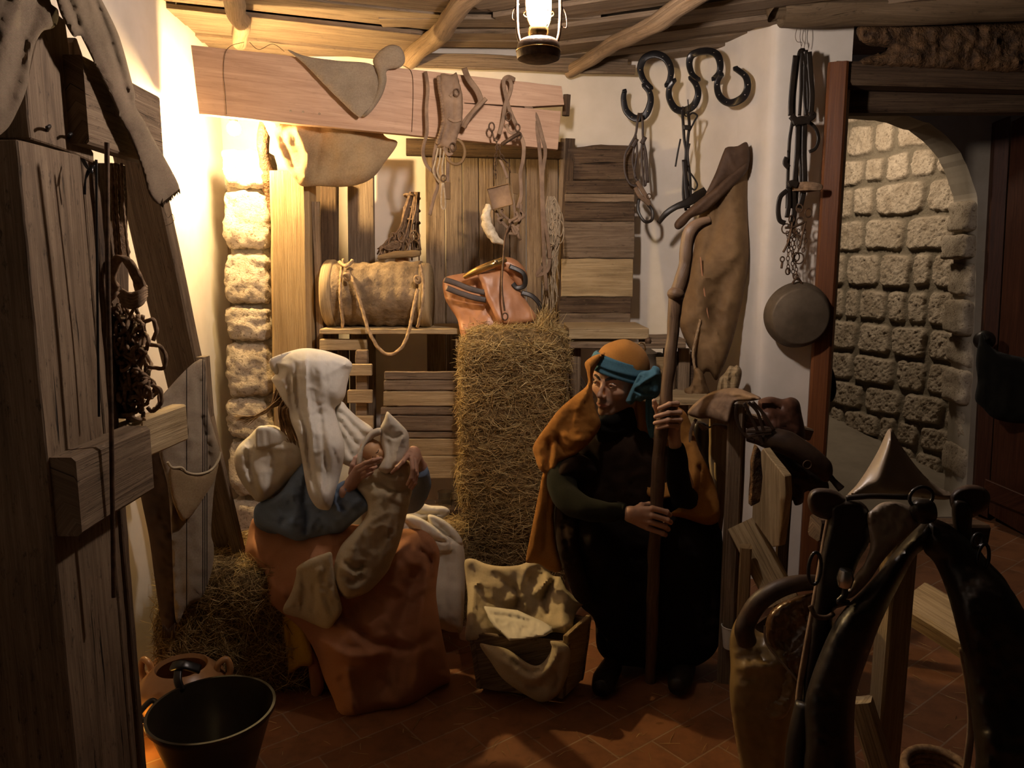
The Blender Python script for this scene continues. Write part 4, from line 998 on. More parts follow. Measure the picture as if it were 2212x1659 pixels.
# --- hide sack leaning at the wall
sk = thing('hide_sack', 'tall tan hide sack with a tied neck leaning in the corner behind the staff', 'sack', P(1540, 850, 3.8))
dpt = [(1600, 320, 3.82), (1480, 480, 3.84), (1610, 600, 3.72), (1500, 650, 3.76), (1560, 800, 3.66), (1480, 720, 3.74)]
reliefo('sack_body', [(1562, 335), (1570, 318), (1592, 316), (1614, 308), (1619, 350), (1614, 440), (1617, 545), (1609, 620), (1592, 700), (1574, 762), (1556, 806), (1546, 822), (1530, 800), (1516, 812), (1508, 800), (1498, 765), (1484, 745), (1470, 710), (1466, 690), (1476, 640), (1488, 590), (1498, 540), (1505, 490), (1520, 430), (1545, 380)], dpt, M['hide'], sk, front=.07, back=.04, R=45, step=6, wr=.008, wrs=.008,
        folds=[([(1562, 335), (1548, 480), (1510, 600)], -.02, 10), ([(1590, 560), (1560, 620), (1545, 700)], -.03, 18), ([(1520, 560), (1510, 640), (1530, 720)], .02, 14), ([(1600, 420), (1590, 520), (1570, 600)], .018, 16), ([(1508, 690), (1500, 740), (1508, 790)], -.015, 7)])
reliefo('top_fold', [(1457, 490), (1462, 475), (1500, 440), (1545, 405), (1566, 385), (1600, 355), (1617, 350), (1612, 372), (1580, 405), (1545, 440), (1520, 460), (1495, 470), (1480, 486), (1466, 496)], [(1460, 485, 3.76), (1545, 420, 3.72), (1612, 360, 3.74)], M['hidedark'], sk, front=.03, back=.02, R=12, step=4, wr=.003, wrs=.02, folds=[([(1470, 488), (1530, 440), (1605, 368)], -.012, 4)])
reliefo('upper_hide', [(1562, 330), (1570, 318), (1592, 316), (1614, 308), (1619, 350), (1600, 375), (1560, 395), (1530, 430), (1522, 425), (1545, 375)], 3.735, M['hidedark'], sk, front=.02, back=.02, R=20, step=5, wr=.004, wrs=.02)
mb = MB(); RP(mb, [P(1513, 690, 3.66), P(1506, 720, 3.65), P(1497, 760, 3.64), P(1500, 790, 3.63), P(1505, 812, 3.62)], .006); mb.build('seam_cord', M['rope'], sk)
reliefo('sack_neck', [(1500, 795), (1516, 800), (1526, 830), (1534, 852), (1520, 862), (1500, 872), (1488, 868), (1478, 842), (1490, 835), (1498, 815)], 3.60, M['hide'], sk, front=.04, back=.03, R=14, step=4, wr=.006, wrs=.04, folds=[([(1505, 800), (1500, 850)], -.014, 5), ([(1515, 805), (1518, 850)], .012, 5)])
for a in ([(1513, 555), (1520, 620), (1532, 700)], [(1515, 735), (1530, 722), (1540, 712)], [(1513, 742), (1530, 729), (1541, 719)]):
    v, f, uv = sweep([P(x, y, 3.675) for x, y in a], .006, .002, N=(0, -1, 0)); mk('red_stripe', v, f, M['skirt'], sk, uv=uv)
o = reliefo('split_log', [(1548, 850), (1553, 820), (1566, 805), (1576, 790), (1586, 792), (1592, 788), (1602, 800), (1600, 822), (1590, 850), (1570, 870), (1552, 868)], 3.60, M['pale'], front=.05, back=.05, R=16, step=2.2, wr=.004, wrs=.02, folds=[([(1567, 806), (1561, 850)], -.018, 4.5), ([(1580, 795), (1578, 850)], -.018, 4.5)])
tag(o, 'short pale split log standing beside the foot of the hide sack', 'log')
# small brass lantern on the bench
bl = thing('small_lantern', 'small old brass lamp standing on the bench behind the man', 'lamp', P(1392, 800, 3.45))
latheo('lamp_body', [(0, -.09), (.062, -.09), (.062, -.075), (.048, -.065), (.044, -.02), (.05, .0), (.03, .012), (.018, .02), (0, .022)], P(1396, 762, 3.45), M['panm'], bl, seg=24)
v, f, uv = ring(P(1385, 752, 3.42), .018, .0025, sy=1.3); mk('lamp_handle', v, f, M['brass'], bl, uv=uv)
latheo('burner', [(.012, 0), (.016, .01), (.012, .022), (.004, .026), (0, .026)], P(1400, 742, 3.45), M['rust'], bl, seg=14)

# --- bridle, chain and pan on the right wall
wr_ = thing('wall_bridle', 'long dark bridle with bits and chains hanging on wires beside the door frame', 'bridle', P(1722, 590, 3.56))
mb = MB()
for a in ([(1722, 60), (1718, 78), (1722, 90), (1732, 92), (1730, 104)], [(1730, 60), (1728, 80), (1731, 100)], [(1739, 60), (1740, 82), (1737, 104)]):
    v, f, uv = sweep([P(x, y, 3.58) for x, y in a], .0012, seg=5); mb.add(v, f, uv)
mb.build('hanging_wire', M['rust'], wr_)
mb = MB()
straps(mb, [[(1738, 108, .01), (1727, 112), (1722, 150), (1716, 205), (1715, 250)], [(1733, 106), (1731, 150), (1730, 200), (1727, 250)], [(1742, 108), (1739, 150), (1738, 210), (1742, 250)], [(1730, 110), (1737, 130), (1745, 190), (1746, 240)],
            [(1712, 262), (1706, 300), (1704, 330)], [(1704, 325), (1702, 380), (1701, 420), (1700, 450)], [(1732, 268), (1731, 330), (1730, 410)], [(1742, 260), (1760, 275), (1768, 298), (1762, 320), (1748, 328)], [(1718, 350), (1722, 400), (1720, 440)]], 3.52, .015, .007)
straps(mb, [[(1709, 250), (1722, 262), (1740, 260), (1756, 250), (1750, 245)], [(1712, 266), (1730, 258), (1750, 262)]], 3.50, .03, .012)
straps(mb, [[(1700, 412), (1686, 425), (1681, 450), (1684, 475), (1696, 482)], [(1703, 405), (1704, 440), (1700, 470)]], 3.50, .022, .008)
straps(mb, [[(1703, 400), (1712, 396), (1722, 400)]], 3.48, .03, .02)
straps(mb, [[(1719, 120), (1713, 170), (1709, 215), (1708, 250)], [(1748, 112), (1751, 160), (1754, 205), (1752, 245)], [(1724, 270), (1722, 330), (1716, 400), (1712, 450)], [(1738, 268), (1737, 330), (1738, 400), (1728, 450)], [(1700, 340), (1696, 352), (1704, 362)], [(1706, 405), (1716, 440), (1712, 480), (1704, 492)]], 3.51, .024, .006)
mb.build('strap', M['blackleather'], wr_)
mb = MB()
for k in range(7):
    v, f, uv = sweep([P(1712, 396+k*2.6, 3.50), P(1745, 394+k*2.6, 3.46), P(1770, 398+k*2, 3.46), P(1776, 404, 3.47), P(1768, 410-k*.5, 3.49), P(1740, 414-k, 3.5), P(1715, 410, 3.51)], .0035, seg=6); mb.add(v, f, uv)
mb.build('cord_hank', M['rope2'], wr_)
mb = MB()
for c, r in (((1727, 450), .014), ((1746, 460), .016), ((1698, 494), .018), ((1710, 474), .014), ((1728, 478), .014), ((1720, 555), .016), ((1726, 558), .020), ((1690, 560), .009), ((1702, 586), .012), ((1719, 598), .010)):
    v, f, uv = ring(P(c[0], c[1], 3.50), r, .0032, N=(random.uniform(-.4, .4), -1, 0), sy=1.2); mb.add(v, f, uv)
for a in ([(1696, 492), (1715, 490), (1738, 480)], [(1740, 478), (1733, 510), (1728, 535)], [(1712, 480), (1704, 520), (1692, 545)], [(1690, 566), (1688, 580)]):
    v, f, uv = sweep([P(x, y, 3.49) for x, y in a], .0055, seg=8); mb.add(v, f, uv)
mb.build('bit', M['rust'], wr_)
mb = MB()
for a in ([(1700, 500), (1704, 530), (1702, 560), (1704, 590)], [(1714, 495), (1716, 530), (1712, 560), (1714, 600)], [(1724, 495), (1728, 520), (1724, 545)], [(1738, 495), (1740, 520), (1734, 545)], [(1722, 500), (1708, 520), (1712, 550)], [(1716, 560), (1720, 580), (1722, 604)]):
    chain(mb, [P(x, y, 3.5+random.uniform(-.015, .015)) for x, y in a], .013, .0021)
mb.build('chain', M['rust'], wr_)
pan = thing('hanging_pan', 'sooty round flat pan hanging bottom outwards from the chains on the wall', 'pan', P(1722, 755, 3.5))
latheo('pan_body', [(0, .045), (.118, .045), (.128, .040), (.146, -.02), (.150, -.024), (.146, -.027), (.140, -.022), (.122, .034), (0, .036)], P(1725, 682, 3.50), M['panm'], pan, seg=56, axis=(-.10, -1, -.05), jit=.003)
tube('pan_lug', [P(1712, 612, 3.5), P(1722, 600, 3.49), P(1732, 612, 3.5)], .005, M['rust'], pan, seg=8)

# --- slatted crates at the back
cr1 = thing('slatted_crate', 'large grey slatted crate standing behind the woman and child', 'crate', P(910, 1035, 3.4))
for i, (x0, a, b) in enumerate([(830, 803, 820), (829, 822, 843), (828, 846, 877), (822, 880, 896), (822, 899, 931), (824, 934, 946), (826, 948, 984)]):
    boardf('slat', x0, 1001, a, b, 3.46, .018, M['grey'] if i not in (2, 6) else M['pale'], cr1, 70+i)
boardf('bottom_beam', 836, 999, 987, 1034, 3.44, .10, M['pale'], cr1, 80)
for x in (846, 990): board('corner_post', P(x, 805, 3.50), P(x, 1030, 3.5), .05, .04, M['old'], cr1, seed=x)
boardf('end_board', 838, 990, 806, 984, 3.80, .02, M['darkw'], cr1, 81)
cr2 = thing('small_rack', 'narrow slatted rack end just right of the woman’s veil', 'rack', P(775, 925, 3.45)); cr2['label'] = 'narrow wooden rack with short cross slats just right of the white veil'
boardf('post', 768, 793, 757, 925, 3.50, .04, M['old'], cr2, 85)
for i, (x0, x1, a, b) in enumerate([(742, 803, 787, 812), (750, 804, 843, 871), (752, 806, 899, 927)]): boardf('slat', x0, x1, a, b, 3.46, .022, M['pale'], cr2, 86+i)
board('rear_post', P(742, 745, 3.7), P(742, 925, 3.7), .05, .04, M['darkw'], cr2, seed=3)
gl = latheo('drinking_glass', [(0, 0), (.03, 0), (.034, .08), (.032, .08), (.028, .006), (0, .006)], P(962, 1098, 3.38), M['eyew'], seg=24)
mg, nt, b = nodes('clear_glass'); b.inputs['Transmission Weight'].default_value = 1.; b.inputs['Roughness'].default_value = .02; b.inputs['IOR'].default_value = 1.45
gl.data.materials[0] = mg; tag(gl, 'clear drinking glass in the dark gap beneath the crate beam', 'glass')
boardf('plinth', 846, 1000, 1099, 1112, 3.34, .14, M['darkw'], None, 4); tag(bpy.data.objects['plinth'], 'dark low board under the drinking glass', 'board')

# --- hay bales
def bale(name, lab, c, s, n, rz=0., seed=0, Lm=(.03, .11), front=(1, 1, 1), horiz=.55, topn=1.):
    t = thing(name, lab, 'hay bale', (c[0], c[1], c[2]-s[2]/2))
    bm = bmesh.new(); bmesh.ops.create_cube(bm, size=1.); bmesh.ops.subdivide_edges(bm, edges=bm.edges, cuts=22, use_grid_fill=True)
    V = []; R = Matrix.Rotation(rz, 3, 'Z')
    def surf(p):
        p = np.array(p)*2; nrm = (np.abs(p)**9).sum()**(1/9.); p = p/max(nrm, 1e-6)*min(1, nrm)/2; w = p*np.array(s)
        k = nz(w+np.array(c), 4, seed)*.028+nz(w+np.array(c), 14, seed)*.016+nz(w+np.array(c), 40, seed)*.007
        return w, k
    for q in bm.verts:
        w, k = surf(q.co); nn = np.sign(w)*np.abs(w/np.array(s)*2)**6; nn /= max(np.linalg.norm(nn), 1e-6); V.append(tuple(Vector(c)+R@Vector(w+nn*k)))
    f = [[v.index for v in fc.verts] for fc in bm.faces]; bm.free(); mk('packed_hay', V, f, M['haybase'], t)
    B = []; D = []
    areas = {'f': s[0]*s[2]*front[0], 'l': s[1]*s[2]*front[1], 'r': s[1]*s[2]*front[1], 't': s[0]*s[1]*front[2]*topn}
    tot = sum(areas.values())
    for fc, a in areas.items():
        m = int(n*a/tot)
        for _ in range(m):
            x, y, z = RNG.uniform(-.5, .5, 3)
            if fc == 'f': y = -.5
            if fc == 'l': x = -.5
            if fc == 'r': x = .5
            if fc == 't': z = .5
            w, k = surf((x, y, z)); nn = {'f': (0, -1, 0), 'l': (-1, 0, 0), 'r': (1, 0, 0), 't': (0, 0, 1)}[fc]
            d = RNG.normal(size=3); d = d*(1-abs(np.array(nn))*.72)
            if fc != 't': d[2] *= (1-horiz)
            B.append(tuple(Vector(c)+R@Vector(w+np.array(nn)*(k+RNG.uniform(-.004, .012))))); D.append(tuple(R@Vector(d)))
    n_ = len(B); v, f, uv = straws(np.array(B), np.array(D), RNG.uniform(Lm[0], Lm[1], n_), RNG.uniform(.0005, .0015, n_), .2)
    mk('straw', v, f, M['straw'], t, uv=uv)['kind'] = 'stuff'
    return t
a, b = P(999, 900, 3.32), P(1224, 900, 3.32)
bale('standing_hay_bale', 'tall standing bale of hay in the middle between the woman and the man', ((a.x+b.x)/2, 3.52, .635), (b.x-a.x, .40, 1.27), 20000, rz=math.radians(-4), seed=1)
mb = MB()
c = P(1178, 690, 3.42); n = 130; B = np.array([c+Vector((RNG.normal(0, .02), RNG.normal(0, .03), RNG.uniform(-.03, .02))) for _ in range(n)]); D = RNG.normal(size=(n, 3))*np.array([.5, .5, .3])+np.array([.1, 0, 1.])
v, f, uv = straws(B, D, RNG.uniform(.05, .14, n), RNG.uniform(.0008, .0018, n)); o = mk('straw_tuft', v, f, M['straw'], uv=uv); tag(o, 'upright tuft of straw sticking up on the right of the tall bale top', 'straw', kind='stuff')
bale('low_hay_bale', 'low hay heap at the left foot of the tall bale, behind the white covered seat', (P(985, 1150, 3.3).x-.09, 3.36, .215), (.25, .46, .43), 4500, seed=3, Lm=(.05, .14), horiz=.2)
bale('seat_hay_bale', 'hay bale on the floor that the woman sits on, at the left', (P(520, 1300, 2.85).x+.07, 2.86, .22), (.60, .50, .44), 10000, rz=math.radians(8), seed=5, Lm=(.05, .16), horiz=.1)
# --- white covered seat
ws = thing('covered_seat', 'low stool covered by a long white cloth right of the woman’s knees', 'stool', (P(935, 1300, 3.0).x, 3.0, 0)); ws['label'] = 'low stool covered with a long white cloth between the woman and the tall bale'
reliefo('white_cover', [(858, 1120), (905, 1135), (950, 1145), (985, 1160), (1001, 1180), (1005, 1230), (1003, 1300), (998, 1362), (985, 1366), (968, 1364), (930, 1350), (870, 1330), (850, 1220)], [(870, 1130, 3.08), (1000, 1180, 3.02), (985, 1360, 2.93), (880, 1330, 2.93)], M['white'], ws, front=.07, back=.10, R=30, step=6, wr=.004, wrs=.01, folds=[([(990, 1190), (992, 1350)], .008, 6), ([(960, 1200), (964, 1350)], -.01, 8)])
fc = [('folded white cloth lying on the covered stool, nearest the hay', [(885, 1100), (905, 1086), (930, 1092), (960, 1094), (972, 1106), (955, 1120), (930, 1118), (905, 1128), (880, 1118)], 3.04),
      ('ribbed white cloth spread over the top of the covered stool', [(862, 1118), (890, 1112), (925, 1128), (955, 1150), (975, 1168), (980, 1190), (966, 1197), (940, 1196), (920, 1176), (900, 1160), (866, 1148)], 2.97),
      ('small rolled white cloth on the right edge of the covered stool', [(925, 1112), (950, 1118), (978, 1138), (998, 1165), (996, 1180), (978, 1176), (955, 1152), (930, 1134)], 3.00)]
for i, (l, ol, y) in enumerate(fc):
    o = reliefo('folded_cloth', ol, y, M['white'], front=.03, back=.03, R=12, step=3.5, wr=.003, wrs=.03, seed=i, folds=[([(ol[0][0]+8, ol[0][1]+6), (sum(q[0] for q in ol)/len(ol), sum(q[1] for q in ol)/len(ol)+4), (ol[4][0]-8, ol[4][1]+3)], -.012, 4), ([(870, 1138), (910, 1150), (945, 1180)], -.008, 3)])
    tag(o, l, 'cloth', 'white cloths on the covered stool')
# ================================================================== left foreground
LA, LB = (-.99, 0, 0), (-.99, 1, 0)
M['oldboard'] = m_wood('worm_eaten_boards', (.05, .032, .018), (.135, .09, .054), (.22, .155, .098), holes=.55, gs=.8)
st = thing('stall_partition', 'tall old rotten timber partition at the left edge, with boards and stub rails', 'partition', (-1.05, 1.8, 0))
def LV(x, y, off=0.): return PV(x, y, (LA[0]+off, 0, 0), (LB[0]+off, 1, 0))
def lslab(name, pts, th, mat, off=0., par=st, seed=0, rag=.003, u=(0, 0, 1)):
    return slabo(name, [LV(x, y, off) for x, y in pts], th, mat, par, d=(-1, 0, 0), rag=rag, seed=seed, udir=u)
a, b = LV(65, 600), LV(205, 600)
def lbox(name, x0, x1, ytop, mat, th, off=0., z0=0., seed=0, par=st):
    p, q = LV(x0, 600, off), LV(x1, 600, off); zt = LV((x0+x1)/2, ytop, off).z
    return slabo(name, [(p.x, p.y, zt), (q.x, q.y, zt), (q.x, q.y, z0), (p.x, p.y, z0)], th, mat, par, d=(-1, 0, 0), rag=.003, seed=seed, udir=(0, 0, 1))
lbox('broad_post', 65, 196, 325, M['oldboard'], .30, seed=3)
lbox('narrow_board', 199, 212, 345, M['oldboard'], .12, off=-.006, seed=4)
lbox('rear_board', 221, 233, 352, M['darkw'], .05, off=-.03, seed=5)
lslab('hanging_board', [(233, 352), (272, 356), (277, 560), (288, 905), (240, 905)], .03, M['darkw'], off=-.035, seed=15)
lslab('worn_post_head', [(66, 300), (60, 250), (57, 180), (74, 105), (86, 50), (100, 34), (126, 30), (142, 44), (150, 105), (153, 200), (152, 292), (186, 302), (203, 330), (204, 352), (135, 322)], .10, M['oldboard'], seed=6, rag=.004)
lslab('side_lath', [(158, 92), (166, 80), (190, 150), (192, 290), (160, 278)], .03, M['oldboard'], off=-.02, seed=7)
# block board, its end towards us
v, f, uv = beam(LV(163, 215, .02), LV(163, 215, .02)+Vector((-.02, .42, 0)), .19, .045, face=(1, 0, 0), seed=8, wane=.003)
o = mk('cross_board', v, f, M['oldboard'], st, uv=uv); autosmooth(o, 35)
for x, y in ((102, 282), (148, 298)):
    v, f, uv = sweep([LV(x, y), LV(x, y)+Vector((.018, -.02, .006)), LV(x, y)+Vector((.02, -.035, .0))], .0035, seg=8); mk('iron_peg', v, f, M['iron'], st, uv=uv)
lslab('rotten_piece', [(256, 352), (270, 356), (276, 420), (276, 520), (284, 545), (278, 560), (262, 556)], .04, M['rot'], off=-.02, seed=9)
# stub rails
v, f, uv = beam(P(133, 1075, 1.60), P(133, 1075, 1.60)+Vector((0, .34, .0)), .175, .075, face=(1, 0, 0), seed=10, wane=.004); o = mk('stub_rail', v, f, M['oldboard'], st, uv=uv); autosmooth(o, 35)
v, f, uv = beam(P(257, 962, 1.95), P(257, 962, 1.95)+Vector((.03, .30, .0)), .11, .045, face=(1, 0, 0), seed=11, wane=.003); o = mk('stub_rail', v, f, M['pale'], st, uv=uv); autosmooth(o, 35)
tube('iron_rod', [P(231, 308, 1.72), P(233, 600, 1.72), P(240, 900, 1.71), P(246, 1290, 1.70)], .0055, M['rust'], st, seg=8)
tube('thin_rod', [P(208, 345, 1.75), P(211, 700, 1.75), P(214, 900, 1.74)], .003, M['iron'], st, seg=8)
mb = MB()
for i in range(4):
    v, f, uv = sweep([P(176+i*2, 345, 1.76), P(190+i*3, 365+i*3, 1.75), P(205-i*3, 358, 1.76), P(186, 385-i*2, 1.75), P(181+i, 420, 1.75)], .002, seg=6); mb.add(v, f, uv)
mb.build('wire_tangle', M['iron'], st)
o = board('prop_beam', P(292, 325, 2.42), P(484, 1190, 2.90), .130, .05, M['oldboard'], face=(-.1, -1, 0), seed=13, wane=.004); tag(o, 'long sloping prop beam running down behind the striped cloth, left of the woman', 'beam')
# rope hank
rk = thing('rope_hank', 'large tangled brown rope hank hanging on the left partition', 'rope', P(290, 900, 2.02))
mb = MB()
for x0, x1 in ((241, 252), (249, 262), (262, 278)):
    v, f, uv = rope([P(x0, 352, 1.98), P((x0+x1)/2-3, 450, 1.99), P(x1, 560, 2.0)], .0035, strands=2); mb.add(v, f, uv)
for k in range(13):
    t = k/12.; pts = [P(246+t*10, 640-t*20, 1.98), P(232+t*14, 600, 1.97), P(240+t*22, 565-t*4, 1.96), P(262+t*20, 556+t*8, 1.95), P(284+t*22, 590+t*14, 1.95), P(296+t*16, 630, 1.96), P(292+t*8, 665-t*6, 1.98)]
    v, f, uv = rope(pts, .0052, strands=3); mb.add(v, f, uv)
for k in range(5):
    v, f, uv = rope([P(262, 628+k*6, 1.93), P(285, 636+k*7, 1.92), P(308, 628+k*6, 1.93), P(314, 618+k*5, 1.98)], .0055); mb.add(v, f, uv)
rr = random.Random(4)
for k in range(62):
    cy = rr.uniform(680, 880); cx = 262+ (cy-680)/200*34 + rr.uniform(-26, 26); n = 6; R1, R2 = rr.uniform(10, 34), rr.uniform(18, 60); ph = rr.uniform(0, 6.3); tl = rr.uniform(-.5, .5); pts = []
    for j in range(n):
        an = ph+j/(n-1)*rr.uniform(3.2, 6.)
        x = cx+R1*math.cos(an); y = cy+R2*math.sin(an); pts.append(P(x+tl*(y-cy)*.5, min(y, 905), 2.0+.05*math.sin(an*1.7+k)))
    v, f, uv = rope(pts, rr.choice([.0042, .005]), n=6, seg=9); mb.add(v, f, uv)
for pts in ([(318, 745), (345, 748), (358, 770), (352, 795), (320, 792)], [(305, 700), (330, 690), (338, 715), (330, 735)], [(322, 830), (346, 842), (348, 870), (330, 888), (318, 880)], [(296, 680), (308, 720), (300, 780), (290, 840), (286, 900)], [(268, 700), (262, 780), (270, 860), (280, 925)]):
    v, f, uv = rope([P(x, y, 1.99) for x, y in pts], .005); mb.add(v, f, uv)
mb.build('rope_loops', M['rope2'], rk)

# burlap at the top left
M['oldburlap'] = m_weave('dusty_burlap', (.235, .175, .115), (.15, .11, .072), 1700., bs=.8, bd=.0012, coarse=2)
def side_plane(Xc):
    return lambda X_, Y_: Xc*(CT+(H/2-Y_)/F*ST)/((X_-W/2)/F)
bu = thing('burlap_curtain', 'worn burlap hanging over the left partition at the top left corner', 'cloth', P(150, 60, 1.75))
reliefo('near_fold', [(-90, -70), (60, -80), (132, -60), (108, 0), (126, 22), (124, 50), (112, 62), (92, 68), (74, 100), (64, 150), (58, 190), (40, 235), (12, 282), (-40, 310), (-100, 300)], side_plane(-.95), M['oldburlap'], bu, front=.03, shell=.02, R=40, step=6, wr=.004, wrs=.006, rag=.0,
        folds=[([(100, -60), (60, 60), (0, 250)], -.03, 22), ([(60, -60), (20, 80), (-20, 240)], .03, 26)])
reliefo('long_fold', [(112, -70), (182, -70), (215, -10), (250, 60), (266, 105), (282, 165), (292, 205), (292, 228), (312, 262), (336, 308), (362, 352), (388, 408), (366, 426), (346, 442), (324, 424), (312, 385), (300, 345), (282, 300), (262, 262), (238, 205), (215, 160), (196, 120), (178, 84), (172, 74), (160, 80), (146, 60), (126, 15)], side_plane(-.925), M['oldburlap'], bu, front=.022, shell=.016, R=18, step=4.5, wr=.003, wrs=.008,
        folds=[([(135, -40), (172, 60), (236, 200), (296, 340)], -.016, 8), ([(192, -40), (240, 90), (268, 180), (292, 240)], -.018, 7)])
mb = MB()
for k in range(26):
    t = k/25; x = 346+t*42; y = 442-t*34
    v, f, uv = sweep([P(x, y, 2.075), P(x+1, y+4+random.uniform(0, 7), 2.07)], .0011, seg=4, n=2); mb.add(v, f, uv)
v, f, uv = sweep([P(350, 440, 2.07), P(362, 470, 2.07), P(372, 462, 2.07), P(374, 480, 2.07), P(345, 492, 2.07)], .0007, seg=4); mb.add(v, f, uv)
mb.build('fringe', M['oldburlap'], bu)

# striped sack cloth
slope = lambda off: (lambda X_, Y_: 2.38+(X_-340)*.0018+off)
sc_ = thing('striped_cloth', 'striped brown sackcloth with a cream trimmed pocket hanging left of the woman', 'cloth', P(390, 1350, 2.45))
reliefo('dark_back', [(330, 880), (300, 1000), (302, 1060), (322, 1160), (334, 1250), (346, 1330), (352, 1358), (362, 1372), (378, 1350), (384, 1320), (382, 1100), (370, 930)], 2.50, M['hidedark'], sc_, front=.02, shell=.006, R=20, step=6, wr=.004, wrs=.02)
reliefo('front_cloth', [(330, 900), (345, 862), (370, 832), (400, 800), (424, 780), (440, 776), (444, 800), (450, 880), (462, 930), (476, 980), (470, 1010), (462, 1060), (456, 1150), (462, 1180), (458, 1230), (436, 1290), (404, 1310), (386, 1345), (378, 1330), (374, 1250), (370, 1150), (362, 1050), (345, 985)], slope(0), M['striped'], sc_, front=.02, shell=.006, R=22, step=6, wr=.005, wrs=.01,
        folds=[([(430, 790), (436, 900), (452, 990), (448, 1200)], -.02, 8), ([(395, 820), (398, 960), (402, 1000)], -.008, 5), ([(420, 1100), (425, 1180), (405, 1290)], .012, 12), ([(385, 1080), (384, 1200), (392, 1300)], -.012, 8)])
reliefo('pocket', [(366, 1012), (385, 1010), (402, 1020), (430, 1024), (455, 1016), (472, 1000), (462, 1040), (440, 1075), (420, 1105), (402, 1122), (392, 1124), (380, 1100), (368, 1060)], slope(-.045), M['burlap'], sc_, front=.014, shell=.005, R=14, step=5, wr=.002, wrs=.02)
tube('pocket_trim', [P(x, y, 2.38+(x-340)*.0018-.055) for x, y in ((362, 998), (372, 1010), (392, 1010), (405, 1021), (430, 1024), (456, 1015), (471, 995), (476, 976))], .004, M['cream'], sc_, seg=8)
mb = MB()
for k in range(14):
    x = 352+k*2; v, f, uv = sweep([P(x, 1360-abs(k-6)*2, 2.44), P(x+random.uniform(-3, 3), 1378, 2.44)], .0015, seg=4, n=2); mb.add(v, f, uv)
mb.build('fringe', M['hidedark'], sc_)
o = board('hanging_rail', P(438, 770, 2.60), P(448, 900, 2.60), .03, .05, M['old'], face=(0, -1, 0), seed=15); tag(o, 'short upright rail end poking out above the striped cloth', 'rail')
o = board('leaning_lath', P(446, 900, 2.7), P(516, 1190, 2.78), .05, .02, M['old'], face=(-.3, -1, 0), seed=16); tag(o, 'thin leaning lath between the striped cloth and the woman', 'lath')

# pots
c = P(457, 1528, 2.13); r = 133/F*2.13/(CT+(H/2-1528)/F*ST); zz = c.z
bw = thing('deep_bowl', 'large dark glazed bowl in the left foreground', 'bowl', (c.x, c.y, 0))
latheo('bowl_body', [(0, .0), (r*.55, 0), (r*.62, .02), (r*.78, zz*.5), (r*.93, zz-.03), (r*1.0, zz-.012), (r*1.0, zz), (r*.955, zz), (r*.93, zz-.02), (r*.74, zz*.5), (r*.55, .03), (0, .025)], (c.x, c.y, 0), M['darkglaze'], bw, seg=64)
tube('bowl_handle', [Vector((c.x-r*.96, c.y-.03, zz-.02)), Vector((c.x-r*1.12, c.y-.05, zz-.01)), Vector((c.x-r*1.12, c.y+.05, zz-.01)), Vector((c.x-r*.96, c.y+.04, zz-.02))], .009, M['darkglaze'], bw)
c = P(392, 1440, 2.42); r = 92/F*2.42*1.04
jg = thing('clay_jar', 'round clay jar with a dark mouth behind the large bowl, glowing amber', 'jar', (c.x, c.y, 0)); zz = c.z
latheo('jar_body', [(0, 0), (r*.6, 0), (r*.85, zz*.25), (r*1.02, zz*.55), (r*.98, zz*.78), (r*.80, zz-.02), (r*.66, zz), (r*.60, zz+.004), (r*.56, zz-.01), (r*.7, zz-.04), (r*.9, zz*.6), (r*.7, zz*.2), (0, .02)], (c.x, c.y, 0), M['clay'], jg, seg=56)
for s, y in ((-1, 1422), (1, 1424)):
    p = Vector((c.x+s*r*.78, c.y+.02, zz-.035)); q = Vector((c.x+s*r*1.02, c.y+.03, zz-.03))
    tube('jar_handle', [p, p+Vector((s*.01, 0, .035)), q+Vector((0, 0, .04)), q+Vector((s*.01, 0, 0)), p+Vector((s*.02, 0, -.04))], .011, M['clay'], jg)
mb = MB()
v, f, uv = sweep([P(386, 1445, 2.28), P(384, 1470, 2.25), P(392, 1492, 2.24)], .026, .012, N=(0, -1, .3)); mb.add(v, f, uv)
v, f, uv = sweep([P(372, 1440, 2.29), P(395, 1436, 2.28), P(432, 1446, 2.30)], .03, .014, N=(0, -.6, 1)); mb.add(v, f, uv)
o = mb.build('iron_trivet_handle', M['iron']); o.name = 'iron_ladle'; tag(o, 'flat black iron ladle lying across the clay jar mouth', 'ladle')
v, f, uv = sweep([P(-60, 1632, 1.75), P(0, 1632, 1.75), P(74, 1633, 1.75), P(80, 1665, 1.72)], .004, seg=6, spline=False); o = mk('wire_frame', v, f, M['rust'], uv=uv); tag(o, 'thin bent wire frame on the floor in the bottom left corner', 'wire')
# ================================================================== people
def m_face(name, c, c2, stub=(.16, .10, .07), lips=(.36, .12, .09)):
    m, nt, b = nodes(name); v = coord(nt, 'Object'); n = noise(nt, v, 35, 5, .6)
    col = ramp(nt, [(.35, c2), (.65, c)], n)
    a = N_(nt, 'ShaderNodeAttribute', attribute_name='mask'); l = N_(nt, 'ShaderNodeAttribute', attribute_name='lips')
    dots = noise(nt, v, 420, 3, .7)
    col = mixc(nt, col, stub, math_(nt, 'MULTIPLY', a.outputs['Fac'], math_(nt, 'ADD', .45, math_(nt, 'MULTIPLY', dots, .7))))
    col = mixc(nt, col, lips, l.outputs['Fac'])
    nt.links.new(col, b.inputs['Base Color']); b.inputs['Roughness'].default_value = .48; b.inputs['Specular IOR Level'].default_value = .35
    b.inputs['Subsurface Weight'].default_value = .08; b.inputs['Subsurface Radius'].default_value = (.01, .004, .002); b.inputs['Subsurface Scale'].default_value = .5
    bump(nt, b, noise(nt, v, 260, 3), .12, .0006); return m
M['face_m'] = m_face('man_skin', (.58, .36, .25), (.50, .295, .195))
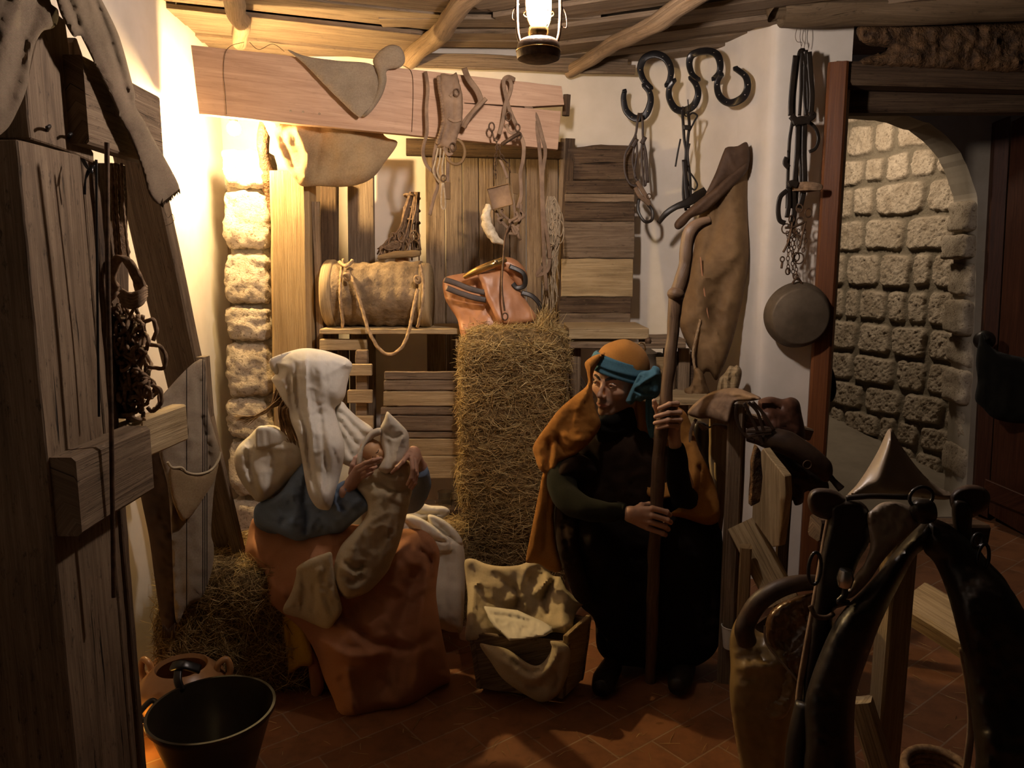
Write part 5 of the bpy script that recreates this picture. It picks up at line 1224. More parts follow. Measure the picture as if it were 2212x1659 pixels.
M['face_f'] = m_face('woman_skin', (.64, .40, .30), (.57, .34, .25))
def head_ops(male=True):
    o = [('+', s_ell((0, .015, .035), (.076, .098, .082)), 0), ('+', s_ell((0, -.030, .035), (.062, .058, .060)), .03),
         ('+', s_ell((0, -.030, -.030), (.057, .058, .070)), .03)]
    for s in (-1, 1):
        o += [('+', s_cap((s*.050, .012, -.060), (s*.014, -.060, -.100), .017, .015), .03), ('+', s_ell((s*.044, -.056, -.026), (.020, .019, .015)), .022),
              ('+', s_cap((s*.012, -.086, .0165), (s*.046, -.070, .019), .0085, .008), .012)]
    o += [('+', s_ell((0, -.070, -.103), (.022, .019, .016)), .018)]
    for s in (-1, 1): o += [('-', s_ell((s*.032, -.096, -.002), (.0175, .016, .0105)), .012)]
    o += [('+', s_cap((0, -.086, .010), (0, -.108, -.030), .0065, .0075), .010), ('+', s_ell((0, -.111, -.037), (.0100, .0115, .0090)), .008), ('+', s_cap((0, -.1, -.040), (0, -.094, -.058), .006, .008), .010)]
    for s in (-1, 1): o += [('+', s_ell((s*.0115, -.099, -.041), (.0065, .0095, .0065)), .005)]
    o += [('+', s_ell((0, -.080, -.070), (.025, .019, .021)), .016)]
    for s in (-1, 1): o += [('-', s_ell((s*.006, -.106, -.047), (.0035, .005, .003)), .003)]
    for s in (-1, 1):
        o += [('+', s_cap((s*.023, -.088, -.0715), (s*.005, -.0995, -.0665), .0022, .0042), .004), ('+', s_cap((s*.021, -.088, -.0735), (0, -.0985, -.0775), .0022, .0050), .004),
              ('-', s_cap((s*.025, -.0925, -.0722), (0, -.1055, -.0715), .0012, .0014), .0025)]
    o += [('-', s_ell((0, -.100, -.089), (.012, .007, .004)), .008)]
    for s in (-1, 1):   # eyelids and ears
        o += [('+', s_cap((s*.0195, -.0855, .0002), (s*.030, -.0920, .0050), .0028, .0036), .003), ('+', s_cap((s*.030, -.0920, .0050), (s*.0445, -.0820, .0008), .0036, .0028), .003),
              ('+', s_cap((s*.0195, -.0850, -.0010), (s*.031, -.0900, -.0072), .0022, .0026), .003), ('+', s_cap((s*.031, -.0900, -.0072), (s*.0445, -.0810, -.0008), .0026, .0022), .003),
              ('+', s_ell((s*.076, .014, -.012), (.007, .018, .030)), .006), ('-', s_ell((s*.083, .010, -.008), (.004, .010, .018)), .004)]
    o += [('+', s_cap((0, .030, -.060), (0, .050, -.19), .054 if male else .046, .062 if male else .050), .03)]
    return o
def head_mesh(male, Mx):
    v, q = sdf_eval(head_ops(male), [-.1, -.135, -.2], [.1, .13, .13], .0022); q = q[:, ::-1]; x, y, z = v.T
    sm = lambda a, b, t: np.clip((t-a)/(b-a), 0, 1)
    stub = sm(-.040, -.060, z)*sm(.03, -.01, y)*(1-sm(-.115, -.135, z)) if male else 0*z
    must = np.exp(-((z+.058)/.0065)**2)*np.exp(-(x/.020)**2)*(y < -.08); stub = np.clip(stub*.75+must*(.9 if male else 0), 0, 1)
    lip = np.exp(-((z+.072)/.0062)**4)*np.exp(-(x/.0215)**6)*(y < -.085)
    stub = stub*(1-lip)
    W_ = np.array([tuple(Mx @ Vector(p)) for p in v]); return W_, q[:, ::-1], stub, lip*.75
def sdf_mesh(ops, vox, pad=.03, pts=None):
    P_ = np.array([tuple(p) for p in pts]); return sdf_eval(ops, P_.min(0)-pad, P_.max(0)+pad, vox)
def hand(fingers, palm, wrist, fr=.0088, vox=.0018):
    """fingers: list of joint chains (3-D), palm: list of points bridging knuckles to wrist, wrist: (point, point, r1, r2)"""
    ops = []; pts = []
    for a, b, r1, r2 in wrist: ops.append(('+', s_cap(a, b, r1, r2), .012)); pts += [a, b]
    for a, b, r1, r2 in palm: ops.append(('+', s_cap(a, b, r1, r2), .010)); pts += [a, b]
    ops2 = []
    for ch in fingers:
        r = ch[0]; ch = ch[1:]; k = len(ch)-1; fo = []
        for i in range(k):
            ra = r*(1.06-.11*i); rb = r*(1.06-.11*(i+1)); fo.append((ch[i], ch[i+1], ra, rb))
        ops2.append(fo); pts += ch
    P_ = np.array([tuple(p) for p in pts])
    for fo in ops2:
        for a, b, r1, r2 in fo: ops.append(('+', s_cap(a, b, r1, r2), .0022))
        for a, b, r1, r2 in fo[1:]: ops.append(('+', s_ell(a, (r1*1.08,)*3), .003))
    return sdf_eval(ops, P_.min(0)-.03, P_.max(0)+.03, vox)
def body_obj(parts, mat, parent, name='body'):
    V = []; Fc = []; mk_ = []; lp = []; n = 0
    for p in parts:
        v, f = p[0], p[1]; V.append(v); Fc += [[a+n for a in q] for q in np.asarray(f).tolist()]; n += len(v)
        mk_.append(p[2] if len(p) > 2 else np.zeros(len(v))); lp.append(p[3] if len(p) > 3 else np.zeros(len(v)))
    V = np.concatenate(V); o = mk(name, V, Fc, mat, parent, uv=V[:, [0, 2]], fmask=np.concatenate(mk_))
    at = o.data.attributes.new('lips', 'FLOAT', 'POINT'); at.data.foreach_set('value', np.concatenate(lp).astype(np.float32)); return o
def headM(c, yaw, roll, pitch=0., s=1.):
    return Matrix.Translation(Vector(c)) @ Matrix.Rotation(math.radians(roll), 4, 'Y') @ Matrix.Rotation(math.radians(yaw), 4, 'Z') @ Matrix.Rotation(math.radians(pitch), 4, 'X') @ Matrix.Scale(s, 4)

# ---------------------------------------------------------------- the seated man
man = thing('person', 'seated person in an ochre cloak with a blue headband, holding a long wooden staff', 'person', (P(1380, 1300, 2.85).x, 2.85, 0))
HMm = headM(P(1334, 821, 2.79), -40, 5, 6, 1.04)
hv, hf, hs_, hl = head_mesh(True, HMm)
SY = lambda y: float(np.interp(y, [480, 640, 900, 1120, 1472], [2.70, 2.66, 2.58, 2.60, 2.69]))
def Q(x, y, off=0.): return P(x, y, SY(y)+off)
# upper hand, fingers wrapped across the front of the staff
r_ = .0098
uh = hand([[r_, Q(1458, 880, .020), Q(1462, 872, -.010), Q(1446, 873, -.034), Q(1424, 882, -.026)],
           [r_, Q(1464, 896, .020), Q(1468, 891, -.012), Q(1444, 892, -.036), Q(1416, 900, -.022)],
           [r_, Q(1466, 911, .020), Q(1469, 907, -.012), Q(1444, 907, -.036), Q(1415, 914, -.022)],
           [r_*.92, Q(1462, 925, .020), Q(1464, 920, -.008), Q(1442, 919, -.033), Q(1420, 925, -.022)],
           [r_*1.12, Q(1440, 918, .030), Q(1422, 893, .022), Q(1415, 876, .004), Q(1413, 866, -.006)]],
          [(Q(1456, 884, .024), Q(1452, 930, .03), .012, .014), (Q(1462, 898, .022), Q(1456, 932, .03), .011, .015), (Q(1464, 912, .020), Q(1458, 940, .03), .011, .015), (Q(1440, 915, .03), Q(1450, 940, .034), .013, .015)],
          [(Q(1455, 936, .032), Q(1462, 985, .05), .020, .025), (Q(1462, 985, .05), Q(1478, 1050, .09), .026, .034)])
# lower hand, back of the hand towards us, fingers round the far side
lh = hand([[r_, Q(1409, 1098, -.040), Q(1440, 1106, -.030), Q(1446, 1112, .004), Q(1428, 1112, .026)],
           [r_*1.03, Q(1408, 1113, -.044), Q(1441, 1123, -.034), Q(1448, 1128, .002), Q(1428, 1128, .026)],
           [r_, Q(1403, 1127, -.042), Q(1437, 1138, -.032), Q(1443, 1143, .002), Q(1425, 1142, .024)],
           [r_*.92, Q(1397, 1140, -.036), Q(1431, 1152, -.026), Q(1437, 1155, .004), Q(1420, 1153, .022)],
           [r_*1.15, Q(1370, 1102, -.030), Q(1386, 1092, -.010), Q(1402, 1090, .020), Q(1418, 1096, .03)]],
          [(Q(1407, 1100, -.036), Q(1362, 1104, -.024), .011, .017), (Q(1406, 1113, -.040), Q(1362, 1108, -.026), .011, .018), (Q(1402, 1126, -.038), Q(1360, 1114, -.024), .0115, .018), (Q(1396, 1138, -.032), Q(1360, 1118, -.020), .0115, .016)],
          [(Q(1362, 1109, -.022), Q(1338, 1106, .0), .021, .023), (Q(1338, 1106, .0), Q(1300, 1106, .03), .022, .018)])
nk = HMm @ Vector((0, .04, -.15)); J = lambda x, y, Y: P(x, y, Y)
tb_ = [(nk, J(1330, 1000, 2.93), .058, .10), (J(1262, 990, 2.93), J(1420, 990, 2.95), .045, .045), (J(1330, 1000, 2.93), J(1345, 1140, 2.96), .11, .11),
       (J(1246, 990, 2.88), J(1222, 1055, 2.78), .036, .032), (J(1222, 1066, 2.76), J(1290, 1104, 2.64), .026, .022), (J(1440, 990, 2.95), J(1482, 1064, 2.86), .036, .032), (J(1482, 1064, 2.86), J(1466, 1010, 2.68), .030, .027),
       (J(1320, 1150, 2.98), J(1300, 1190, 2.74), .07, .05), (J(1380, 1150, 2.98), J(1455, 1190, 2.74), .07, .05), (J(1300, 1190, 2.74), J(1325, 1400, 2.80), .045, .034), (J(1455, 1190, 2.74), J(1475, 1405, 2.78), .045, .034)]
bv, bf = sdf_mesh([('+', s_cap(a, b, r1, r2), .03) for a, b, r1, r2 in tb_], .011, .17, [p for t in tb_ for p in t[:2]])
body_obj([(hv, hf, hs_, hl), (uh[0], uh[1]), (lh[0], lh[1]), (bv, bf)], M['face_m'], man)
def eyes(HM, par, gaze, brow=True, bm_='brow'):
    for s in (-1, 1):
        c = Vector((s*.0315, -.0775, -.001)); R = .0122
        v, f, uv = lathe([(R*math.sin(a), -R*math.cos(a)) for a in np.linspace(0, math.pi, 14)], (0, 0, 0), seg=20); v = np.array([tuple(HM @ (Vector(p)+c)) for p in v]); e = mk('eye', v, f, M['eyew'], par, uv=uv)
        g = Vector(gaze).normalized(); v, f, uv = lathe([(0, .0129), (.002, .0128), (.0062, .0112), (.0068, .0100)], (0, 0, 0), seg=18, axis=tuple(g)); v = np.array([tuple(HM @ (Vector(p)+c)) for p in v]); mk('iris', v, f, M['iris'], e, uv=uv)
        if brow:
            pts = [HM @ Vector(q) for q in ((s*.010, -.0945, .0155), (s*.022, -.094, .0225), (s*.036, -.0875, .0265), (s*.050, -.0735, .0205))]
            n_ = [tuple(HM.to_3x3() @ Vector(q)) for q in ((s*.05, -1, .2), (s*.2, -1, .2), (s*.5, -1, .2), (s*.9, -1, .2))]
            v, f, uv = sweep(pts, [.0075, .0095, .0085, .004], .0042, N=n_, seg=10, n=8, jit=.0012, js=300); mk('eyebrow', v, f, M[bm_], par, uv=uv)
eyes(HMm, man, (-.45, -1, -.12))
def local_shell(HM, ops, lo, hi, vox, name, mat, par, uvs=1.):
    v, q = sdf_eval(ops, lo, hi, vox); q = q[:, ::-1]
    uv = v[:, [0, 2]]+v[:, [1, 1]]; W_ = np.array([tuple(HM @ Vector(p)) for p in v]); return mk(name, W_, q[:, ::-1].tolist(), mat, par, uv=uv)
def halfspace(n, d0): n = np.array(n, dtype=float); n /= np.linalg.norm(n); return lambda p: p @ n - d0
wv = lambda s, a, seed: (lambda p: a*np.sin(p[..., 0]*s+seed)*np.sin(p[..., 1]*s*.8+1.3*seed)*np.sin(p[..., 2]*s*.9+seed*.7))
# hair under the scarf
local_shell(HMm, [('+', s_ell((0, .015, .035), (.081, .103, .089)), 0), ('+', s_ell((0, -.03, .038), (.067, .062, .064)), .03), ('i', halfspace((0, -.62, -.78), -.002), 0), ('n', wv(260, .0022, 1.), 0)], (-.1, -.12, -.06), (.1, .14, .14), .004, 'hair', M['hair'], man)
# hood over the crown
local_shell(HMm, [('+', s_ell((0, .020, .039), (.094, .117, .101)), 0), ('i', halfspace((0, -.70, -.71), .012), 0), ('n', wv(55, .003, 2.), 0)], (-.11, -.12, -.08), (.11, .15, .15), .005, 'hood', M['cloak'], man)
# headband: two wound turns of blue cloth and its knot
for k, (z0, dz, w) in enumerate(((.060, -.052, .050), (.078, -.046, .044))):
    pts = []; ns = []
    for j in range(28):
        a = 2*math.pi*j/28; x = math.sin(a)*.091; y = .012-math.cos(a)*(.103 if math.cos(a) > 0 else .108); z = z0+dz*(1-math.cos(a))/2 - .018*math.sin(a)
        pts.append(HMm @ Vector((x*(1-.9*max(0, z-.06)), y*(1-.9*max(0, z-.06)), z))); ns.append(tuple(HMm.to_3x3() @ Vector((math.sin(a), -math.cos(a), .45))))
    # build the band ring by ring so it lies flat on the head
    V = []; UV = []; Fc = []; m = len(pts); sg = 14
    for j in range(m):
        T = (pts[(j+1) % m]-pts[j-1]).normalized(); nn = Vector(ns[j]).normalized(); nn = (nn-T*nn.dot(T)).normalized(); sd3 = T.cross(nn)
        for q in range(sg):
            a = 2*math.pi*q/sg; ca, sa = math.cos(a), math.sin(a); cx_ = math.copysign(abs(ca)**.6, ca)*w/2; cy_ = math.copysign(abs(sa)**.6, sa)*(.0045+.002*k)*(1+.4*math.sin(cx_*340+j*.5))
            V.append(pts[j]+sd3*cx_+nn*cy_); UV.append((j*.02, cx_))
    for j in range(m):
        for q in range(sg): Fc.append([j*sg+q, j*sg+(q+1) % sg, ((j+1) % m)*sg+(q+1) % sg, ((j+1) % m)*sg+q])
    o = mk('headband', V, Fc, M['teal'], man, uv=UV); bmh = bmesh.new(); bmh.from_mesh(o.data); bmesh.ops.recalc_face_normals(bmh, faces=bmh.faces); bmh.to_mesh(o.data); bmh.free()
kx = Vector((0, 0, 0))
reliefo('headband_knot', [(1352, 868), (1356, 856), (1364, 838), (1374, 818), (1384, 804), (1404, 799), (1412, 790), (1426, 798), (1428, 830), (1424, 852), (1412, 862), (1396, 862), (1384, 868), (1374, 866), (1364, 874)], [(1352, 860, 2.70), (1380, 820, 2.68), (1425, 810, 2.75)], M['teal'], man, front=.034, back=.02, R=14, step=2, wr=.0015, wrs=.02,
        folds=[([(1372, 846), (1390, 832), (1408, 826)], -.017, 4), ([(1378, 838), (1402, 818), (1422, 806)], .012, 5), ([(1372, 850), (1366, 866)], -.012, 4), ([(1372, 840), (1392, 850), (1414, 852)], -.012, 4), ([(1376, 830), (1386, 812)], -.010, 4)])
reliefo('headband_tail', [(1396, 860), (1412, 858), (1414, 880), (1412, 910), (1416, 940), (1404, 945), (1396, 915), (1394, 885)], 2.74, M['teal'], man, front=.010, shell=.004, R=7, step=3, folds=[([(1404, 865), (1404, 935)], -.006, 4)])
# turtleneck and tunic
reliefo('turtleneck', [(1296, 898), (1308, 890), (1330, 880), (1352, 868), (1370, 870), (1380, 900), (1384, 940), (1360, 960), (1300, 960), (1284, 935), (1290, 912)], [(1330, 890, 2.78), (1330, 950, 2.80), (1380, 900, 2.84)], M['black'], man, front=.065, back=.05, R=34, step=5, folds=[([(1298, 915), (1330, 925), (1368, 905)], -.008, 5), ([(1296, 935), (1330, 945), (1372, 925)], -.008, 5)])
reliefo('tunic', [(1290, 915), (1340, 925), (1385, 920), (1420, 950), (1470, 980), (1490, 1040), (1470, 1100), (1400, 1130), (1300, 1130), (1215, 1110), (1196, 1060), (1198, 1010), (1230, 970), (1262, 940)], [(1330, 940, 2.83), (1210, 1050, 2.83), (1460, 1050, 2.86), (1330, 1110, 2.82)], M['tunic'], man, front=.10, back=.12, R=70, step=7, wr=.005, wrs=.008,
        folds=[([(1270, 960), (1300, 1040), (1340, 1090)], -.014, 12), ([(1210, 1000), (1250, 1020), (1290, 1030)], .012, 10), ([(1215, 1025), (1255, 1045), (1300, 1050)], -.010, 8)])
reliefo('robe', [(1202, 1060), (1230, 1075), (1300, 1080), (1400, 1075), (1490, 1080), (1548, 1110), (1562, 1180), (1566, 1280), (1562, 1360), (1540, 1415), (1490, 1444), (1430, 1448), (1370, 1440), (1320, 1432), (1290, 1400), (1284, 1340), (1255, 1310), (1232, 1270), (1222, 1240), (1212, 1205), (1200, 1170), (1194, 1110)], [(1230, 1090, 2.84), (1540, 1110, 2.88), (1380, 1080, 2.86), (1290, 1180, 2.68), (1465, 1180, 2.68), (1320, 1420, 2.74), (1480, 1430, 2.72), (1220, 1220, 2.80)], M['robe'], man, front=.075, back=.12, R=55, step=7, wr=.006, wrs=.007,
        folds=[([(1380, 1180), (1385, 1300), (1375, 1420)], -.035, 26), ([(1215, 1150), (1250, 1230), (1290, 1320)], .012, 12), ([(1300, 1240), (1310, 1330), (1300, 1410)], -.012, 12), ([(1520, 1150), (1530, 1280), (1525, 1390)], -.014, 12)])
reliefo('robe_side', [(1204, 1085), (1225, 1095), (1245, 1120), (1250, 1180), (1262, 1230), (1280, 1290), (1262, 1306), (1240, 1290), (1226, 1252), (1212, 1215), (1202, 1170), (1198, 1120)], [(1210, 1090, 2.74), (1240, 1200, 2.66), (1265, 1290, 2.68)], M['tunic'], man, front=.03, back=.05, R=20, step=5, wr=.004, wrs=.02, folds=[([(1206, 1200), (1230, 1208), (1250, 1200)], -.012, 5), ([(1214, 1130), (1222, 1170), (1236, 1200)], -.01, 6)])
v, f, uv = sweep([P(1232, 990, 2.80), P(1214, 1030, 2.73), P(1222, 1072, 2.66), P(1262, 1098, 2.60), P(1310, 1106, 2.58), P(1346, 1106, SY(1106)+.0)], [.060, .056, .050, .044, .038, .030], seg=24, n=8, jit=.006, js=18); mk('sleeve', v, f, M['sleeve'], man, uv=uv)
v, f, uv = sweep([P(1332, 1104, SY(1104)), P(1350, 1107, SY(1106)-.012)], [.034, .031], seg=20); mk('cuff', v, f, M['sleeve'], man, uv=uv)
reliefo('tunic_sleeve', [(1200, 1042), (1206, 1010), (1226, 988), (1256, 982), (1282, 1000), (1290, 1022), (1270, 1038), (1236, 1040), (1214, 1052)], [(1210, 1030, 2.70), (1280, 1010, 2.74), (1240, 1000, 2.72)], M['tunic'], man, front=.04, back=.06, R=24, step=4, folds=[([(1204, 1036), (1240, 1026), (1282, 1020)], -.008, 5)])
v, f, uv = sweep([P(1452, 1000, 2.90), P(1486, 1060, 2.84), P(1482, 1082, 2.74), P(1466, 1040, 2.66), P(1463, 985, SY(985)+.045), P(1460, 964, SY(960)+.036)], [.055, .054, .050, .042, .034, .029], seg=24, n=8, jit=.005, js=18); mk('sleeve', v, f, M['black'], man, uv=uv)
# cloak
reliefo('cloak', [(1263, 785), (1276, 772), (1292, 765), (1308, 762), (1298, 776), (1289, 790), (1281, 806), (1279, 830), (1280, 850), (1284, 870), (1290, 892), (1298, 914), (1292, 932), (1268, 962), (1240, 984), (1216, 1000), (1204, 1018), (1186, 1024), (1172, 1020), (1162, 1008), (1156, 988), (1151, 968), (1160, 948), (1182, 918), (1206, 886), (1240, 856), (1268, 832), (1268, 806)], [(1265, 785, 2.74), (1290, 800, 2.70), (1290, 900, 2.70), (1155, 970, 2.82), (1180, 1020, 2.74), (1230, 900, 2.76), (1260, 960, 2.68)], M['cloak'], man, front=.035, back=.02, R=26, step=4, wr=.003, wrs=.015,
        folds=[([(1204, 942), (1210, 960), (1226, 974), (1250, 970)], -.022, 7), ([(1214, 936), (1240, 950), (1262, 948)], .016, 8), ([(1278, 800), (1276, 850), (1284, 905)], -.016, 4), ([(1188, 950), (1184, 985), (1180, 1018)], -.018, 5), ([(1166, 965), (1166, 995), (1172, 1016)], .008, 5), ([(1272, 786), (1270, 830), (1250, 880), (1236, 930)], .010, 9), ([(1200, 956), (1200, 990), (1196, 1016)], .012, 6)])
reliefo('cloak_lower', [(1176, 1015), (1196, 1020), (1206, 1050), (1200, 1085), (1197, 1120), (1203, 1180), (1214, 1220), (1206, 1236), (1186, 1232), (1164, 1218), (1140, 1216), (1136, 1208), (1144, 1165), (1154, 1115), (1164, 1065)], [(1190, 1020, 2.76), (1140, 1210, 2.76), (1205, 1220, 2.72)], M['cloak'], man, front=.02, back=.02, R=16, step=5, wr=.003, wrs=.015, folds=[([(1186, 1030), (1182, 1110), (1176, 1200)], -.014, 6), ([(1170, 1080), (1158, 1140), (1150, 1200)], .008, 7)])
reliefo('cloak_left_side', [(1370, 855), (1390, 866), (1420, 872), (1455, 876), (1480, 890), (1496, 925), (1510, 970), (1532, 1015), (1548, 1060), (1556, 1105), (1550, 1128), (1525, 1134), (1480, 1120), (1448, 1112), (1464, 1098), (1484, 1086), (1470, 1070), (1420, 1078), (1384, 1062), (1362, 1042), (1358, 1018), (1366, 970), (1376, 920)], [(1375, 870, 2.80), (1365, 1030, 2.76), (1490, 920, 2.86), (1550, 1110, 2.72), (1450, 1110, 2.66), (1430, 1000, 2.84)], M['cloak'], man, front=.02, back=.02, R=20, step=5, wr=.004, wrs=.012,
        folds=[([(1384, 880), (1376, 960), (1368, 1030)], .018, 7), ([(1398, 930), (1390, 990), (1376, 1030)], -.02, 10), ([(1420, 930), (1440, 980), (1420, 1040)], -.012, 14), ([(1510, 1000), (1512, 1050), (1480, 1092)], -.03, 9), ([(1450, 1108), (1500, 1118), (1548, 1112)], .010, 7), ([(1495, 940), (1505, 1000), (1498, 1060)], .014, 7)])
for nm, pts in (('shoe', [P(1322, 1424, 2.72), P(1306, 1434, 2.62), P(1298, 1440, 2.56)]), ('shoe', [P(1480, 1430, 2.72), P(1470, 1442, 2.62), P(1462, 1448, 2.57)])):
    pts = [Vector((p.x, p.y, .045)) for p in pts]; v, f, uv = sweep(pts, [.04, .045, .03], seg=16); mk(nm, v, f, M['blackleather'], man, uv=uv)
# staff
stf = thing('wooden_staff', 'long gnarled brown wooden staff with a knob and bent top, held upright by the man', 'staff', Q(1405, 1474)); ORG[stf.name] = Vector(stf.location)
pth = [(1534, 476), (1510, 484), (1492, 500), (1484, 530), (1480, 570), (1474, 602), (1462, 640), (1456, 690), (1451, 740), (1446, 790), (1441, 840), (1437, 880), (1431, 920), (1425, 960), (1422, 1000), (1420, 1060), (1418, 1120), (1413, 1200), (1410, 1300), (1407, 1400), (1405, 1472)]
v, f, uv = sweep([Q(x, y) for x, y in pth], [.016, .021, .024, .023, .022, .026, .026, .021, .021, .021, .021, .021, .024, .022, .023, .023, .023, .022, .022, .021, .020], seg=22, n=8, jit=.004, js=16); o = mk('shaft', v, f, m_wood('staff_wood', (.045, .025, .013), (.10, .060, .035), (.165, .105, .065), rough=.45, bs=.4), stf, uv=uv)
v, f, uv = lathe([(.030*math.sin(a)*1.0, -.030*math.cos(a)*.8) for a in np.linspace(0, math.pi, 16)], Q(1461, 636, -.012), seg=24, axis=(.25, 0, 1), jit=.004); mk('knob', v, f, o.data.materials[0], stf, uv=uv)
for x, y in ((1421, 950), (1417, 988), (1418, 1030), (1409, 1290)):
    v, f, uv = lathe([(.014*math.sin(a), -.024*math.cos(a)) for a in np.linspace(0, math.pi, 9)], Q(x+5, y, -.006), seg=12, jit=.003, axis=(.3, -.3, 1)); mk('knot', v, f, o.data.materials[0], stf, uv=uv)

# ---------------------------------------------------------------- the seated woman
wom = thing('person', 'seated person in a white veil, blue sleeve and salmon skirt, cradling a swaddled baby', 'person', (P(660, 1300, 2.72).x, 2.72, 0))
HMf = headM(P(690, 838, 2.82), 62, 8, 22, 1.0)
hv, hf, hs_, hl = head_mesh(False, HMf)
g1 = lambda x, y, Y: P(x, y, Y)
ra = .0078
rhand = hand([[ra, g1(772, 1010, 2.50), g1(790, 1000, 2.47), g1(806, 994, 2.46), g1(823, 990, 2.47)],
              [ra, g1(776, 1016, 2.50), g1(794, 1007, 2.47), g1(808, 1002, 2.465), g1(820, 996, 2.48)],
              [ra, g1(779, 1024, 2.51), g1(793, 1017, 2.48), g1(803, 1014, 2.48), g1(812, 1008, 2.50)],
              [ra*.9, g1(780, 1032, 2.52), g1(790, 1027, 2.50), g1(798, 1024, 2.50), g1(804, 1020, 2.51)],
              [ra*1.12, g1(758, 1022, 2.53), g1(762, 1004, 2.52), g1(768, 990, 2.53), g1(778, 980, 2.55)]],
             [(g1(771, 1011, 2.505), g1(756, 1040, 2.53), .010, .014), (g1(775, 1018, 2.505), g1(758, 1042, 2.53), .010, .015), (g1(777, 1026, 2.515), g1(762, 1044, 2.53), .010, .014), (g1(778, 1033, 2.525), g1(764, 1048, 2.54), .009, .013)],
             [(g1(758, 1044, 2.53), g1(748, 1062, 2.54), .017, .021), (g1(748, 1062, 2.54), g1(734, 1088, 2.59), .021, .022)], vox=.0016)
lhand = hand([[ra, g1(880, 985, 2.50), g1(870, 998, 2.455), g1(858, 1010, 2.44), g1(847, 1021, 2.445)],
              [ra, g1(889, 990, 2.49), g1(892, 1014, 2.455), g1(888, 1032, 2.45), g1(880, 1046, 2.465)],
              [ra, g1(895, 994, 2.50), g1(897, 1020, 2.465), g1(892, 1038, 2.46), g1(885, 1052, 2.475)],
              [ra*.9, g1(899, 1000, 2.52), g1(900, 1026, 2.49), g1(897, 1044, 2.49), g1(890, 1055, 2.50)],
              [ra*1.15, g1(886, 978, 2.53), g1(876, 986, 2.52), g1(866, 1000, 2.50), g1(856, 1008, 2.48)]],
             [(g1(880, 986, 2.51), g1(892, 972, 2.57), .011, .014), (g1(889, 990, 2.505), g1(896, 974, 2.58), .011, .014), (g1(895, 995, 2.515), g1(900, 980, 2.585), .011, .013), (g1(898, 1002, 2.53), g1(903, 988, 2.59), .010, .012)],
             [(g1(896, 976, 2.59), g1(908, 1010, 2.66), .017, .022), (g1(908, 1010, 2.66), g1(905, 1070, 2.74), .024, .034)], vox=.0016)
nk = HMf @ Vector((0, .04, -.15))
tb_ = [(nk, J(660, 1010, 2.90), .048, .085), (J(600, 1000, 2.86), J(735, 975, 2.94), .04, .04), (J(660, 1010, 2.90), J(650, 1150, 2.92), .09, .10),
       (J(590, 1000, 2.84), J(612, 1100, 2.76), .034, .032), (J(612, 1100, 2.76), J(722, 1106, 2.60), .030, .028), (J(745, 975, 2.94), J(850, 1055, 2.88), .038, .034), (J(850, 1055, 2.88), J(903, 1040, 2.70), .034, .027),
       (J(640, 1170, 2.94), J(720, 1250, 2.66), .07, .05), (J(690, 1170, 2.96), J(885, 1215, 2.84), .07, .05), (J(720, 1250, 2.66), J(750, 1450, 2.66), .045, .034), (J(885, 1215, 2.84), J(890, 1420, 2.76), .045, .034)]
bv, bf = sdf_mesh([('+', s_cap(a, b, r1, r2), .03) for a, b, r1, r2 in tb_], .011, .16, [p for t in tb_ for p in t[:2]])
body_obj([(hv, hf, hs_, hl), (rhand[0], rhand[1]), (lhand[0], lhand[1]), (bv, bf)], M['face_f'], wom)
eyes(HMf, wom, (0, -1, -.6), bm_='hair')
local_shell(HMf, [('+', s_ell((0, .018, .035), (.083, .106, .090)), 0), ('+', s_cap((0, .08, .0), (0, .10, -.12), .06, .04), .03), ('i', halfspace((0, -.85, -.3), .052), 0), ('n', wv(220, .002, 3.), 0)], (-.11, -.12, -.2), (.11, .17, .15), .004, 'hair', M['blond'], wom)
mb = MB()
for k in range(70):
    s = random.uniform(0, 1); x0 = 604+random.uniform(-12, 34)*1.; y0 = 838+random.uniform(-8, 30)
    if k < 34: p = [P(x0, y0, 2.78), P(592-s*10, 872+s*12, 2.76+random.uniform(-.03, .03)), P(566-s*22, 893+s*8, 2.77), P(535-s*36, 912-s*14+random.uniform(-6, 10), 2.78+random.uniform(-.03, .03))]
    else: p = [P(x0+14, y0+10, 2.76), P(602+s*24, 885, 2.72+random.uniform(-.02, .02)), P(606+s*36, 925, 2.71), P(616+s*40, 962+random.uniform(-14, 10), 2.68)]
    v, f, uv = sweep(p, [.0035, .004, .003, .0006], seg=6, n=5); mb.add(v, f, uv)
mb.build('loose_hair', M['blond'], wom)
# blouse
reliefo('blouse_sleeve', [(540, 940), (556, 924), (582, 918), (604, 924), (640, 950), (664, 985), (662, 1015), (630, 1040), (600, 1066), (575, 1080), (556, 1084), (541, 1068), (524, 1046), (510, 1018), (506, 985), (516, 962)], [(545, 950, 2.80), (650, 980, 2.72), (560, 1080, 2.72), (510, 1000, 2.78)], M['white'], wom, front=.075, back=.07, R=44, step=5, wr=.004, wrs=.012,
        folds=[([(548, 932), (536, 975), (545, 1030), (556, 1078)], -.016, 7), ([(560, 965), (592, 968), (640, 968)], .008, 5), ([(590, 975), (588, 1015), (578, 1070)], -.010, 7), ([(530, 960), (520, 1000), (532, 1040)], .010, 8), ([(610, 985), (620, 1010), (600, 1055)], .008, 9)])
reliefo('shoulder_band', [(552, 930), (562, 920), (586, 922), (612, 934), (640, 964), (600, 966), (556, 972), (550, 952)], 2.70, M['white'], wom, front=.018, back=.01, R=12, step=4, folds=[([(560, 930), (562, 965)], -.006, 4), ([(575, 928), (578, 965)], -.005, 4)])
